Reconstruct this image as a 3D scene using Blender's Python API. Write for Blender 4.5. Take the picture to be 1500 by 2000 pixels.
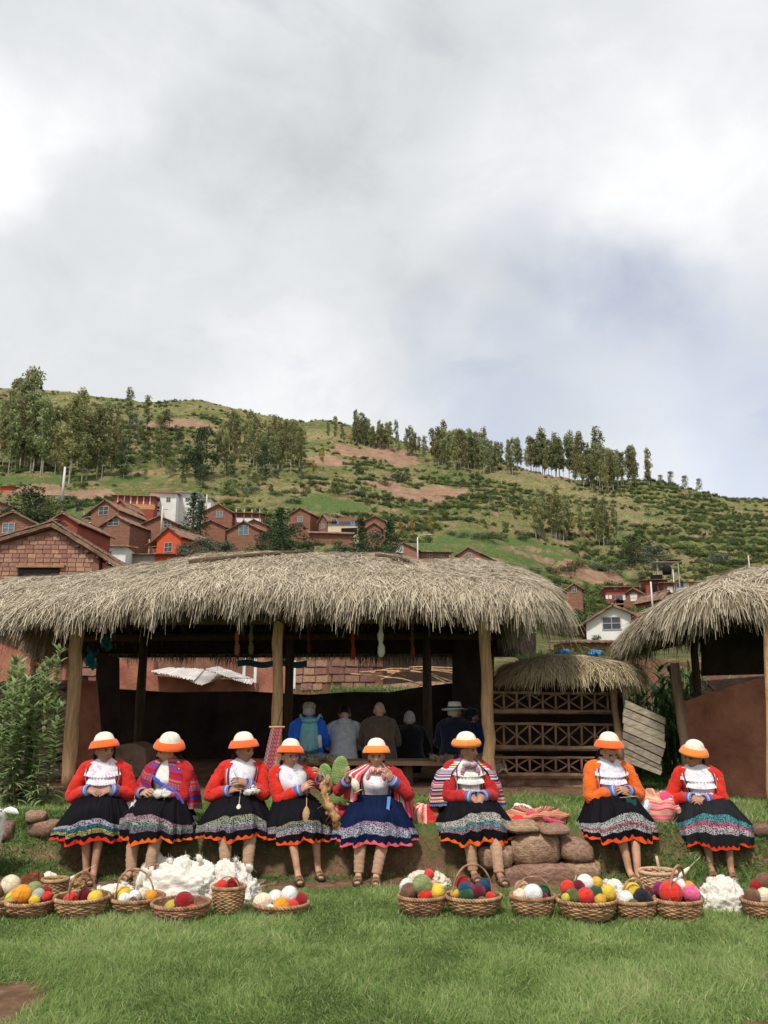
import bpy, math, random
import numpy as np
from mathutils import Vector, Matrix, Euler, Quaternion
for o in list(bpy.data.objects): bpy.data.objects.remove(o)
S = bpy.context.scene
COL = S.collection
R = math.radians
# ---------------------------------------------------------------- camera
F = 1565.0; PITCH = R(12.6); CAMZ = 1.6
cam = bpy.data.objects.new('camera', bpy.data.cameras.new('camera'))
COL.objects.link(cam); S.camera = cam
cam.location = (0, 0, CAMZ); cam.rotation_euler = (R(90)+PITCH, 0, 0)
cam.data.sensor_fit = 'HORIZONTAL'; cam.data.sensor_width = 36; cam.data.lens = 36*F/1500
cam.data.clip_start = 0.05; cam.data.clip_end = 3000
S.view_settings.view_transform = 'Standard'; S.view_settings.look = 'None'
S.view_settings.exposure = 0.80; S.view_settings.gamma = 1.0
SUN_EL, SUN_AZ = 56.0, 200.0       # degrees; azimuth clockwise from +Y (behind the camera, to the left)
def P(px, py, Y):
    u = (px-750)/F; v = (1000-py)/F
    dy = math.cos(PITCH)-v*math.sin(PITCH); dz = math.sin(PITCH)+v*math.cos(PITCH)
    return Vector((u*Y/dy, Y, CAMZ+dz*Y/dy))
def dirv(px, py):
    p = P(px, py, 1.0)-Vector((0, 0, CAMZ)); return p.normalized()
# ---------------------------------------------------------------- world: broken cloud over a Nishita sky
W = bpy.data.worlds.new('World'); S.world = W; W.use_nodes = True
def build_world():
    nt = W.node_tree; nt.nodes.clear(); N = nt.nodes.new; L = nt.links.new
    out = N('ShaderNodeOutputWorld'); mix = N('ShaderNodeMixShader')
    sky = N('ShaderNodeTexSky'); sky.sky_type = 'NISHITA'; sky.sun_disc = False
    sky.sun_elevation = R(SUN_EL); sky.sun_rotation = R(SUN_AZ); sky.altitude = 3500
    b1 = N('ShaderNodeBackground'); b1.inputs[1].default_value = 0.10; L(sky.outputs[0], b1.inputs[0])
    b2 = N('ShaderNodeBackground'); b2.inputs[1].default_value = 0.62
    tc = N('ShaderNodeTexCoord')
    def math_(op, a, b=None, clamp=False):
        m = N('ShaderNodeMath'); m.operation = op; m.use_clamp = clamp
        for i, q in enumerate((a, b)):
            if q is None: continue
            if isinstance(q, (int, float)): m.inputs[i].default_value = q
            else: L(q, m.inputs[i])
        return m.outputs[0]
    def noise(scale, detail, rough, off=(0, 0, 0), dist=0.0, st=(1, 1, 1.6)):
        mp = N('ShaderNodeMapping'); mp.inputs['Scale'].default_value = st; mp.inputs['Location'].default_value = off
        L(tc.outputs['Generated'], mp.inputs[0])
        n = N('ShaderNodeTexNoise'); n.inputs['Scale'].default_value = scale; n.inputs['Detail'].default_value = detail
        n.inputs['Roughness'].default_value = rough; n.inputs['Distortion'].default_value = dist
        L(mp.outputs[0], n.inputs['Vector']); return n.outputs['Fac']
    def spot(px, py, rad):      # soft cloud-scale lobe round a direction
        d = dirv(px, py); v = N('ShaderNodeVectorMath'); v.operation = 'DISTANCE'
        nw = N('ShaderNodeVectorMath'); nw.operation = 'ADD'; L(tc.outputs['Generated'], nw.inputs[0]); L(warp, nw.inputs[1])
        L(nw.outputs[0], v.inputs[0]); v.inputs[1].default_value = d
        m = N('ShaderNodeMapRange'); m.interpolation_type = 'SMOOTHSTEP'; m.inputs['From Min'].default_value = rad
        m.inputs['From Max'].default_value = rad*.12; L(v.outputs['Value'], m.inputs['Value']); return m.outputs[0]
    wn = N('ShaderNodeTexNoise'); wn.inputs['Scale'].default_value = 5.0; wn.inputs['Detail'].default_value = 5
    L(tc.outputs['Generated'], wn.inputs['Vector'])
    ws = N('ShaderNodeVectorMath'); ws.operation = 'SUBTRACT'; L(wn.outputs['Color'], ws.inputs[0]); ws.inputs[1].default_value = (.5, .5, .5)
    wm = N('ShaderNodeVectorMath'); wm.operation = 'SCALE'; L(ws.outputs[0], wm.inputs[0]); wm.inputs['Scale'].default_value = .28
    warp = wm.outputs[0]
    n1 = noise(2.1, 8, .52, (1.3, .2, .6), .35); n2 = noise(5.5, 9, .64, (4.2, 1.1, 0), .4)
    f = math_('ADD', math_('MULTIPLY', n1, .60), math_('MULTIPLY', n2, .40))
    for (px, py, r, k) in ((0, 190, .17, .30), (310, 10, .10, .14), (1290, 400, .20, .17), (520, 700, .26, .15), (690, 170, .22, .06), (1340, 880, .15, .08),
                           (520, 230, .24, -.13), (680, 480, .22, -.13), (870, 90, .12, -.09), (230, 650, .20, -.10), (1250, 120, .3, -.06), (60, 60, .12, -.08)):
        f = math_('ADD', f, math_('MULTIPLY', spot(px, py, r), k))
    rp = N('ShaderNodeValToRGB'); L(f, rp.inputs[0]); e = rp.color_ramp.elements
    e[0].position = .27; e[0].color = (.58, .60, .62, 1); e[1].position = .80; e[1].color = (1.0, 1.0, 1.0, 1)
    a = e.new(.41); a.color = (.69, .71, .725, 1); a = e.new(.51); a.color = (.74, .76, .78, 1); a = e.new(.62); a.color = (.83, .84, .86, 1)
    L(rp.outputs[0], b2.inputs[0])
    g = math_('MULTIPLY', math_('SUBTRACT', noise(3.4, 8, .58, (7, 3, 1), .5), .62), 2.2, True)
    holes = g
    for (px, py, r, k) in ((1290, 580, .13, .46), (1190, 550, .10, .28), (1060, 500, .10, .28), (905, 615, .07, .34), (1100, 625, .07, .30), (1480, 720, .20, .30), (1250, 760, .18, .20),
                           (950, 770, .16, .25), (1060, 850, .18, .30), (1500, 920, .2, .30)):
        holes = math_('ADD', holes, math_('MULTIPLY', spot(px, py, r), k))
    h2 = math_('MULTIPLY', holes, math_('ADD', math_('MULTIPLY', n2, 1.5), .15), True)
    cov = math_('SUBTRACT', 1.0, math_('MULTIPLY', h2, .64, True), True)
    L(cov, mix.inputs[0]); L(b1.outputs[0], mix.inputs[1]); L(b2.outputs[0], mix.inputs[2]); L(mix.outputs[0], out.inputs[0])
build_world()
sun = bpy.data.objects.new('sun', bpy.data.lights.new('sun', 'SUN')); COL.objects.link(sun)
sun.data.energy = 2.2; sun.data.angle = R(7); sun.data.color = (1.0, .95, .87)
_a = R(SUN_AZ); _d = Vector((math.sin(_a)*math.cos(R(SUN_EL)), math.cos(_a)*math.cos(R(SUN_EL)), math.sin(R(SUN_EL))))
sun.rotation_euler = _d.to_track_quat('Z', 'Y').to_euler(); sun.location = _d*50
S.render.engine = 'CYCLES'

# ---------------------------------------------------------------- helpers
rng = np.random.default_rng(7); random.seed(7)
def _h(i, j, k, s):
    n = (i*374761393 + j*668265263 + k*2147483647 + s*974711) & 0x7fffffff
    n = ((n ^ (n >> 13))*1274126177) & 0x7fffffff
    n = ((n ^ (n >> 16))*668265263) & 0x7fffffff
    return (n & 0xffffff)/float(0xffffff)
def vn(x, y, z=0.0, s=0):
    x, y, z = np.broadcast_arrays(np.asarray(x, float), np.asarray(y, float), np.asarray(z, float))
    i, j, k = [np.floor(a).astype(np.int64) for a in (x, y, z)]
    f, g, h = x-i, y-j, z-k
    f, g, h = [a*a*(3-2*a) for a in (f, g, h)]
    r = 0
    for a in (0, 1):
        for b in (0, 1):
            for c in (0, 1):
                r = r+_h(i+a, j+b, k+c, s)*(f if a else 1-f)*(g if b else 1-g)*(h if c else 1-h)
    return r
def fbm(x, y, z=0.0, o=4, s=0):
    r = 0; a = .5; t = 0
    for q in range(o):
        r = r+a*vn(x*2**q, y*2**q, np.asarray(z)*2**q, s+q); t += a; a *= .5
    return r/t-.5
def ss(a, b, x):
    t = np.clip((np.asarray(x, float)-a)/(b-a), 0, 1); return t*t*(3-2*t)
def tag(o, label=None, cat=None, group=None, kind=None):
    if label: o['label'] = label
    if cat: o['category'] = cat
    if group: o['group'] = group
    if kind: o['kind'] = kind
    return o
def empty(name, loc=(0, 0, 0), rz=0.0, label=None, cat=None, group=None, scale=1.0):
    o = bpy.data.objects.new(name, None); COL.objects.link(o); o.location = loc; o.rotation_euler = (0, 0, rz)
    o.scale = (scale,)*3; o.empty_display_size = .1
    return tag(o, label, cat, group)
def link(name, me, parent=None, mats=()):
    for m in mats: me.materials.append(m)
    o = bpy.data.objects.new(name, me); COL.objects.link(o)
    if parent: o.parent = parent
    return o
def npmesh(name, V, Fc, uv=None, smooth=False, mi=None):
    """V (n,3); Fc (m,3|4) int array; uv (m*k,2)"""
    V = np.asarray(V, np.float32); Fc = np.asarray(Fc, np.int32); m, k = Fc.shape
    me = bpy.data.meshes.new(name); me.vertices.add(len(V)); me.vertices.foreach_set('co', V.ravel())
    me.loops.add(m*k); me.loops.foreach_set('vertex_index', Fc.ravel())
    me.polygons.add(m); me.polygons.foreach_set('loop_start', np.arange(0, m*k, k, dtype=np.int32))
    me.polygons.foreach_set('loop_total', np.full(m, k, np.int32))
    if smooth: me.polygons.foreach_set('use_smooth', np.ones(m, bool))
    if mi is not None: me.polygons.foreach_set('material_index', np.asarray(mi, np.int32))
    if uv is not None:
        l = me.uv_layers.new(name='UVMap'); l.data.foreach_set('uv', np.asarray(uv, np.float32).ravel())
    me.update(calc_edges=True); return me
class MB:
    """collects shapes into ONE mesh"""
    def __init__(s): s.V = []; s.F = []; s.U = []; s.M = []; s.Sm = []; s.n = 0
    def add(s, V, Fs, uv=None, m=0, smooth=False):
        V = np.asarray(V, float).reshape(-1, 3)
        for i, f in enumerate(Fs):
            s.F.append([int(q)+s.n for q in f]); s.M.append(m); s.Sm.append(smooth)
            s.U.append(uv[i] if uv is not None else [(0, 0)]*len(f))
        s.V.append(V); s.n += len(V)
    def box(s, c, d, rot=None, m=0, jit=0.0):
        x, y, z = d[0]/2, d[1]/2, d[2]/2
        V = np.array([(a*x, b*y, e*z) for a in (-1, 1) for b in (-1, 1) for e in (-1, 1)])
        if jit: V = V+rng.normal(0, jit, V.shape)
        if rot is not None: V = V@np.array(rot).T
        V = V+np.array(c)
        Fs = [(0, 1, 3, 2), (4, 6, 7, 5), (0, 4, 5, 1), (2, 3, 7, 6), (0, 2, 6, 4), (1, 5, 7, 3)]
        s.add(V, Fs, [[(0, 0), (0, 1), (1, 1), (1, 0)]]*6, m)
    def quad(s, a, b, c, d, m=0, uv=None): s.add([a, b, c, d], [(0, 1, 2, 3)], [uv or [(0, 0), (1, 0), (1, 1), (0, 1)]], m)
    def beam(s, a, b, w, h=None, m=0):
        a = Vector(a); b = Vector(b); h = h or w; d = b-a
        q = d.to_track_quat('X', 'Z').to_matrix()
        s.box((a+b)/2, (d.length, w, h), q, m)
    def tube(s, pts, rad, n=8, m=0, caps=True, smooth=True, sx=1.0, up=None, wob=0.0, closed=False):
        V, Fs, U = tube_np(pts, rad, n, caps, sx, up, wob, closed); s.add(V, Fs, U, m, smooth)
    def grid(s, G, cu=False, cv=False, m=0, smooth=True, U=None):
        """G (nv,nu,3)"""
        nv, nu = G.shape[:2]; Fs = []; UV = []
        for j in range(nv if cv else nv-1):
            for i in range(nu if cu else nu-1):
                i2 = (i+1) % nu; j2 = (j+1) % nv
                Fs.append((j*nu+i, j*nu+i2, j2*nu+i2, j2*nu+i))
                u0, u1 = i/(nu if cu else nu-1), (i+1)/(nu if cu else nu-1); v0, v1 = j/(nv-1), (j+1)/(nv-1)
                UV.append([(u0, v0), (u1, v0), (u1, v1), (u0, v1)])
        s.add(G.reshape(-1, 3), Fs, UV, m, smooth)
    def ell(s, c, r, n=10, k=7, m=0, rot=None, noise=0.0, seed=0):
        th = np.linspace(0, 2*np.pi, n, endpoint=False); ph = np.linspace(0, np.pi, k)
        G = np.stack([np.outer(np.sin(ph), np.cos(th)), np.outer(np.sin(ph), np.sin(th)), np.outer(np.cos(ph), np.ones(n))], -1)
        if noise: G = G*(1+noise*2*fbm(G[..., 0]*2+seed*3.7, G[..., 1]*2, G[..., 2]*2+9, 3, seed))[..., None]
        G = G*np.array(r)
        if rot is not None: G = G@np.array(rot).T
        G = G+np.array(c); s.grid(G, cu=True, m=m)
    def build(s, name, mats, parent=None):
        me = s.mesh(name); return link(name, me, parent, mats if isinstance(mats, (list, tuple)) else [mats])
    def mesh(s, name):
        me = bpy.data.meshes.new(name); V = np.concatenate(s.V)
        me.from_pydata(V.tolist(), [], s.F)
        me.polygons.foreach_set('material_index', s.M); me.polygons.foreach_set('use_smooth', s.Sm)
        l = me.uv_layers.new(name='UVMap'); l.data.foreach_set('uv', [q for f in s.U for p in f for q in p])
        me.update(); return me
def tube_np(pts, rad, n=8, caps=True, sx=1.0, up=None, wob=0.0, closed=False):
    pts = np.array([tuple(p) for p in pts], float); k = len(pts)
    rad = np.full(k, rad) if np.isscalar(rad) else np.array(rad, float)
    T = np.zeros_like(pts)
    if closed: T = np.roll(pts, -1, 0)-np.roll(pts, 1, 0)
    else: T[1:-1] = pts[2:]-pts[:-2]; T[0] = pts[1]-pts[0]; T[-1] = pts[-1]-pts[-2]
    T /= np.linalg.norm(T, axis=1)[:, None]+1e-9
    nrm = np.array(up if up is not None else ((0, 0, 1) if abs(T[0][2]) < .9 else (0, 1, 0)), float)
    G = np.zeros((k, n, 3)); th = np.linspace(0, 2*np.pi, n, endpoint=False)
    for i in range(k):
        nrm = nrm-T[i]*np.dot(nrm, T[i]); nrm /= np.linalg.norm(nrm)+1e-9
        b = np.cross(T[i], nrm); r = rad[i]
        rr = r*(1+wob*(vn(np.cos(th)*1.5+i*.7, np.sin(th)*1.5, i*.35, 3)-.5)*2) if wob else np.full(n, r)
        G[i] = pts[i]+np.outer(np.cos(th)*rr*sx, b)+np.outer(np.sin(th)*rr, nrm)
    V = G.reshape(-1, 3); Fs = []; U = []
    for j in range(k if closed else k-1):
        j2 = (j+1) % k
        for i in range(n):
            i2 = (i+1) % n; Fs.append((j*n+i, j*n+i2, j2*n+i2, j2*n+i))
            a, b2 = i/n, (i+1)/n; c, d = j/(k-1), (j+1)/(k-1); U.append([(a, c), (b2, c), (b2, d), (a, d)])
    if caps and not closed:
        Fs.append(tuple(range(n-1, -1, -1))); U.append([(0, 0)]*n); Fs.append(tuple(range((k-1)*n, k*n))); U.append([(0, 1)]*n)
    return V, Fs, U
def curve(pts, n=8):
    """Catmull-Rom through pts"""
    p = [np.array(tuple(q), float) for q in pts]; p = [2*p[0]-p[1]]+p+[2*p[-1]-p[-2]]; o = []
    for i in range(1, len(p)-2):
        for t in np.linspace(0, 1, n, endpoint=False):
            a, b, c, d = p[i-1], p[i], p[i+1], p[i+2]
            o.append(.5*((2*b)+(-a+c)*t+(2*a-5*b+4*c-d)*t*t+(-a+3*b-3*c+d)*t**3))
    o.append(p[-2]); return np.array(o)
def blades(name, B, D, Ln, Wd, mat, parent=None, droop=0.3, nseg=2, side=None, rnd=None, taper=1.0, curl=None, z_min=None):
    """B base (n,3), D unit direction, Ln length, Wd width. Thin strips; uv.x = a random number of the blade, uv.y runs along it."""
    n = len(B); B = np.asarray(B, float); D = np.asarray(D, float); Ln = np.broadcast_to(Ln, n).astype(float); Wd = np.broadcast_to(Wd, n).astype(float)
    if side is None:
        q = rng.normal(size=(n, 3)); side = np.cross(D, q)
    side = side/(np.linalg.norm(side, axis=1)[:, None]+1e-9)
    droop = np.broadcast_to(droop, n).astype(float)
    t = np.linspace(0, 1, nseg+1); V = np.zeros((n, nseg+1, 2, 3))
    c = np.zeros((n, 3)) if curl is None else curl
    for i, q in enumerate(t):
        p = B+D*(Ln*q)[:, None]+c*(Ln*q*q)[:, None]; p[:, 2] -= droop*Ln*q*q
        w = Wd*(1-taper*q**1.5)*.5+.0004
        V[:, i, 0] = p-side*w[:, None]; V[:, i, 1] = p+side*w[:, None]
    base = (np.arange(n)*(nseg+1)*2)[:, None, None]; s = (np.arange(nseg)*2)[None, :, None]
    Fc = (base+s+np.array([0, 1, 3, 2])[None, None, :]).reshape(-1, 4)
    r = rng.random(n) if rnd is None else rnd
    uv = np.zeros((n, nseg, 4, 2)); uv[..., 0] = r[:, None, None]
    for i in range(nseg): uv[:, i, 0, 1] = uv[:, i, 1, 1] = t[i]; uv[:, i, 2, 1] = uv[:, i, 3, 1] = t[i+1]
    me = npmesh(name, V.reshape(-1, 3), Fc, uv.reshape(-1, 2), smooth=True)
    return link(name, me, parent, [mat])
# ---------------------------------------------------------------- materials
MATS = {}
class NT:
    def __init__(s, name):
        s.m = bpy.data.materials.new(name); s.m.use_nodes = True; s.t = s.m.node_tree; s.b = s.t.nodes['Principled BSDF']
    def n(s, typ, **k):
        x = s.t.nodes.new(typ)
        for a, b in k.items(): setattr(x, a, b)
        return x
    def l(s, a, b): s.t.links.new(a, b)
    def co(s, kind='Object', scale=(1, 1, 1), rot=(0, 0, 0)):
        c = s.n('ShaderNodeTexCoord'); m = s.n('ShaderNodeMapping'); m.inputs['Scale'].default_value = scale; m.inputs['Rotation'].default_value = rot
        s.l(c.outputs[kind], m.inputs[0]); return m.outputs[0]
    def noise(s, vec, scale, detail=4, rough=.6, dist=0.0):
        x = s.n('ShaderNodeTexNoise'); x.inputs['Scale'].default_value = scale; x.inputs['Detail'].default_value = detail
        x.inputs['Roughness'].default_value = rough; x.inputs['Distortion'].default_value = dist
        if vec is not None: s.l(vec, x.inputs['Vector'])
        return x.outputs['Fac']
    def ramp(s, fac, stops, interp='LINEAR'):
        x = s.n('ShaderNodeValToRGB'); x.color_ramp.interpolation = interp; e = x.color_ramp.elements
        while len(e) < len(stops): e.new(.5)
        for i, (p, c) in enumerate(stops): e[i].position = p; e[i].color = tuple(c)+((1,) if len(c) == 3 else ())
        s.l(fac, x.inputs[0]); return x.outputs[0]
    def mix(s, fac, a, b, mode='MIX'):
        x = s.n('ShaderNodeMix', data_type='RGBA', blend_type=mode)
        for sock, q in ((x.inputs[0], fac), (x.inputs[6], a), (x.inputs[7], b)):
            if isinstance(q, (int, float)): sock.default_value = q
            elif isinstance(q, (tuple, list)): sock.default_value = tuple(q)+((1,) if len(q) == 3 else ())
            else: s.l(q, sock)
        return x.outputs[2]
    def math(s, op, a, b=None, c=None, clamp=False):
        x = s.n('ShaderNodeMath', operation=op, use_clamp=clamp)
        for i, q in enumerate((a, b, c)):
            if q is None: continue
            if isinstance(q, (int, float)): x.inputs[i].default_value = q
            else: s.l(q, x.inputs[i])
        return x.outputs[0]
    def bump(s, h, strength=.5, dist=.01):
        x = s.n('ShaderNodeBump'); x.inputs['Strength'].default_value = strength; x.inputs['Distance'].default_value = dist
        s.l(h, x.inputs['Height']); s.l(x.outputs[0], s.b.inputs['Normal']); return x
    def out(s, color=None, rough=.8, spec=.3):
        if color is not None:
            if isinstance(color, tuple): s.b.inputs['Base Color'].default_value = color+(1,)
            else: s.l(color, s.b.inputs['Base Color'])
        s.b.inputs['Roughness'].default_value = rough; s.b.inputs['Specular IOR Level'].default_value = spec
        return s.m
def pm(name, c, var=.25, scale=8.0, rough=.85, bump=.3, bs=40.0, bd=.004, spec=.25, c2=None, stretch=(1, 1, 1), objrand=0.0, sheen=0.0):
    if name in MATS: return MATS[name]
    k = NT(name); v = k.co('Object', stretch); f = k.noise(v, scale, 5, .62)
    d = tuple(q*(1-var) for q in c); e = tuple(min(1, q*(1+var)) for q in (c2 or c))
    col = k.ramp(f, [(.3, d), (.7, e)])
    if objrand:
        oi = k.n('ShaderNodeObjectInfo'); hs = k.n('ShaderNodeHueSaturation'); k.l(col, hs.inputs['Color'])
        k.l(k.math('ADD', k.math('MULTIPLY', oi.outputs['Random'], objrand*2), 1-objrand), hs.inputs['Value'])
        k.l(k.math('ADD', k.math('MULTIPLY', oi.outputs['Random'], .03), .485), hs.inputs['Hue']); col = hs.outputs[0]
    if bump: k.bump(k.noise(v, bs, 4, .65), bump, bd)
    if sheen: k.b.inputs['Sheen Weight'].default_value = sheen
    MATS[name] = k.out(col, rough, spec); return MATS[name]
def bladem(name, stops, tip=None, rough=.6, spec=.2, trans=0.0, objrand=0.0, patch=None):
    """colour picked per blade from uv.x, shifted towards the tip"""
    k = NT(name); c = k.n('ShaderNodeTexCoord'); sp = k.n('ShaderNodeSeparateXYZ'); k.l(c.outputs['UV'], sp.inputs[0])
    col = k.ramp(sp.outputs[0], stops)
    if tip: col = k.mix(k.math('MULTIPLY', k.math('POWER', sp.outputs[1], 2), .5), col, tip)
    if patch:
        nz = k.noise(k.co('Object'), patch[0], 4, .6); col = k.mix(k.ramp(nz, [(patch[1], (0, 0, 0)), (patch[2], (1, 1, 1))]), col, patch[3])
    if objrand:
        oi = k.n('ShaderNodeObjectInfo'); hs = k.n('ShaderNodeHueSaturation'); k.l(col, hs.inputs['Color'])
        k.l(k.math('ADD', k.math('MULTIPLY', oi.outputs['Random'], objrand*2), 1-objrand), hs.inputs['Value'])
        k.l(k.math('ADD', k.math('MULTIPLY', oi.outputs['Random'], .04), .48), hs.inputs['Hue']); col = hs.outputs[0]
    m = k.out(col, rough, spec)
    if trans:
        tr = k.n('ShaderNodeBsdfTranslucent'); k.l(col, tr.inputs[0]); mx = k.n('ShaderNodeMixShader'); mx.inputs[0].default_value = trans
        o = k.t.nodes['Material Output']; k.l(k.b.outputs[0], mx.inputs[1]); k.l(tr.outputs[0], mx.inputs[2]); k.l(mx.outputs[0], o.inputs[0])
    return m
# ================================================================ GROUND
def near_h(x, y):
    x = np.asarray(x, float); y = np.asarray(y, float)
    n = fbm(x*.9, y*.9, 0, 3, 5); edge = 7.62+n*.22
    left = ss(-2.6, -3.3, x); right = ss(2.0, 2.4, x)
    w = .16+left*.55+right*.20; e0 = edge-left*.30-right*.12
    b = ss(0, 1, (y-e0)/w)
    return b*(.40+.02*(y-7.6)*ss(7.6, 8, y))+fbm(x*2.2, y*2.2, 0, 3, 9)*.03*ss(5, 6.5, y)*1.0+left*ss(7.2, 9, y)*.05
CP = [-500, 0, 300, 600, 900, 1200, 1500, 2000]
DP = [14, 25, 40, 60, 80, 105, 130, 155, 200, 250, 300, 350, 420, 650]
PY = [[1481, 1370, 1250, 1180, 1130, 1085, 1040, 1000, 940, 868, 805, 765],
      [1481, 1370, 1250, 1180, 1130, 1085, 1040, 1000, 940, 865, 798, 742],
      [1481, 1370, 1250, 1185, 1135, 1095, 1045, 1005, 940, 872, 812, 764],
      [1481, 1375, 1262, 1200, 1150, 1108, 1068, 1032, 955, 898, 852, 815],
      [1481, 1385, 1280, 1225, 1180, 1145, 1110, 1078, 1008, 950, 905, 874],
      [1481, 1390, 1300, 1255, 1235, 1205, 1185, 1165, 1075, 995, 935, 960],
      [1481, 1390, 1300, 1255, 1235, 1215, 1195, 1170, 1095, 1030, 976, 1000],
      [1481, 1390, 1300, 1255, 1235, 1215, 1195, 1170, 1110, 1060, 1010, 1040]]
ZT = np.zeros((len(CP), len(DP)))
for i, row in enumerate(PY):
    for j, py in enumerate(row): ZT[i, j] = P(750, py, DP[j]).z
    ZT[i, 12] = ZT[i, 11]-14; ZT[i, 13] = ZT[i, 11]-75
AP = [(c-750)/F for c in CP]
def _interp(x, y):
    a = np.clip(x/np.maximum(y, 1e-3), AP[0], AP[-1]); yy = np.clip(y, DP[0], DP[-1])
    i = np.clip(np.searchsorted(AP, a)-1, 0, len(AP)-2); j = np.clip(np.searchsorted(DP, yy)-1, 0, len(DP)-2)
    A = np.array(AP); D = np.array(DP, float)
    fa = (a-A[i])/(A[i+1]-A[i]); fa = fa*fa*(3-2*fa); fd = (yy-D[j])/(D[j+1]-D[j])
    return (ZT[i, j]*(1-fa)+ZT[i+1, j]*fa)*(1-fd)+(ZT[i, j+1]*(1-fa)+ZT[i+1, j+1]*fa)*fd
def hill_h(x, y):
    x = np.asarray(x, float); y = np.asarray(y, float); k = .05
    z = (_interp(x, y*(1-k))+2*_interp(x, y)+_interp(x, y*(1+k)))/4
    far = ss(60, 180, y)
    z = z+fbm(x/38, y/38, 0, 4, 21)*7*far+fbm(x/9, y/9, 0, 4, 31)*2.2*far+fbm(x/6, y/6, 0, 3, 33)*.5*ss(16, 40, y)*(1-far)
    # narrow field terraces that step up the slope
    st = z/3.2+fbm(x/30, y/30, 0, 3, 41)*1.6; fr = st-np.floor(st)
    return z+(ss(.72, 1, fr)-fr)*1.1*far
def ground_z(x, y):
    x = np.asarray(x, float); y = np.asarray(y, float)
    t = ss(12.5, 14.5, y)
    return near_h(x, y)*(1-t)+hill_h(x, np.maximum(y, 14))*t
GZ = lambda x, y: float(ground_z(np.array([x]), np.array([y]))[0])
def dirt_mask(x, y):
    n = fbm(x*1.7, y*1.7, 0, 4, 51)
    strip = np.exp(-((y-7.28+n*.35)/.20)**2)*ss(3.2, .9, x+n*2)*ss(-3.4, -2.4, x+n)
    bank = np.exp(-((y-7.68)/.13)**2)*.55
    bl = ss(.42, .2, np.hypot((x+2.12)/1.0, (y-4.62)/1.3)+n*.3); br = ss(.32, .12, np.hypot((x-1.98)/1.2, (y-4.32)/.6)+n*.3)
    hut = ss(9.4, 9.9, y+n*.6)*ss(2.8, 2.2, x)*ss(14.5, 13.5, y)
    lft = ss(9.0, 9.5, y+n*.5)*ss(-2.8, -3.2, x)
    return np.clip(strip*1.2+bank+bl+br+hut+lft, 0, 1)
def ground_mat():
    k = NT('lawn_soil'); v = k.co('Object'); at = k.n('ShaderNodeAttribute', attribute_name='dirt')
    g = k.ramp(k.noise(v, 3.5, 6, .65), [(.3, (.05, .085, .025)), (.55, (.10, .15, .045)), (.75, (.16, .18, .07))])
    d = k.ramp(k.noise(v, 7, 7, .7), [(.3, (.10, .055, .032)), (.55, (.20, .115, .07)), (.75, (.33, .21, .14))])
    f = k.math('ADD', at.outputs['Fac'], k.math('MULTIPLY', k.math('SUBTRACT', k.noise(v, 14, 5, .7), .5), .7))
    k.bump(k.noise(v, 30, 8, .75), .9, .03)
    return k.out(k.mix(k.ramp(f, [(.35, (0, 0, 0)), (.6, (1, 1, 1))]), g, d), .95, .1)
def grid_ground():
    xs = np.concatenate([np.linspace(-60, -6, 20)[:-1], np.linspace(-6, 6, 240), np.linspace(6, 60, 20)[1:]])
    ys = np.concatenate([np.linspace(-60, 3.5, 20)[:-1], np.linspace(3.5, 9.5, 150)[:-1], np.linspace(9.5, 14.4, 50)])
    X, Y = np.meshgrid(xs, ys); Z = ground_z(X, Y); V = np.stack([X, Y, Z], -1).reshape(-1, 3)
    nx = len(xs); ny = len(ys); i, j = np.meshgrid(np.arange(nx-1), np.arange(ny-1)); b = (j*nx+i).ravel()
    me = npmesh('ground', V, np.stack([b, b+1, b+nx+1, b+nx], 1), smooth=True)
    a = me.attributes.new('dirt', 'FLOAT', 'POINT'); a.data.foreach_set('value', dirt_mask(X, Y).ravel().astype(np.float32))
    tag(link('ground', me, None, [ground_mat()]), kind='structure')
grid_ground()
# soil clearings seen on the hill: photo column, row range as ground depth
CLEAR = []
def hill_point(px, py, lo=60, hi=420):
    """ground point met by the ray through a pixel"""
    d = P(px, py, 1.0)-Vector((0, 0, CAMZ)); Y = np.linspace(lo, hi, 500)
    z = hill_h(d.x*Y, Y); hit = np.where(z >= CAMZ+d.z*Y)[0]
    i = hit[0] if len(hit) else int(np.argmin(CAMZ+d.z*Y-z)); return float(d.x*Y[i]), float(Y[i]), float(z[i])
for px, py, rx, ry in ((760, 890, 13, 16), (690, 880, 9, 10), (800, 962, 11, 9), (865, 960, 8, 7), (350, 828, 16, 5), (1090, 930, 14, 6), (940, 1098, 6, 3), (1150, 1130, 9, 5), (160, 970, 8, 4), (60, 960, 8, 3), (640, 905, 6, 8)):
    x, y, z = hill_point(px, py); CLEAR.append((x, y, rx, ry))
def clear_mask(x, y):
    m = 0*x; n = fbm(x/7, y/7, 0, 4, 61)
    for cx, cy, rx, ry in CLEAR: m = np.maximum(m, ss(1.15, .7, np.hypot((x-cx)/rx, (y-cy)/ry/1.6)+n*.9))
    return m
FIELD = []
for px, py, rx, ry in ((960, 1065, 16, 10), (1080, 1100, 18, 8), (830, 1075, 8, 6), (640, 985, 10, 8), (130, 935, 25, 4), (130, 1010, 10, 5)):
    x, y, z = hill_point(px, py, 80); FIELD.append((x, y, rx, ry))
def field_mask(x, y):
    m = 0*x; n = fbm(x/9, y/9, 0, 3, 67)
    for cx, cy, rx, ry in FIELD: m = np.maximum(m, ss(1.1, .8, np.hypot((x-cx)/rx, (y-cy)/ry/1.6)+n*.5))
    return m
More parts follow.
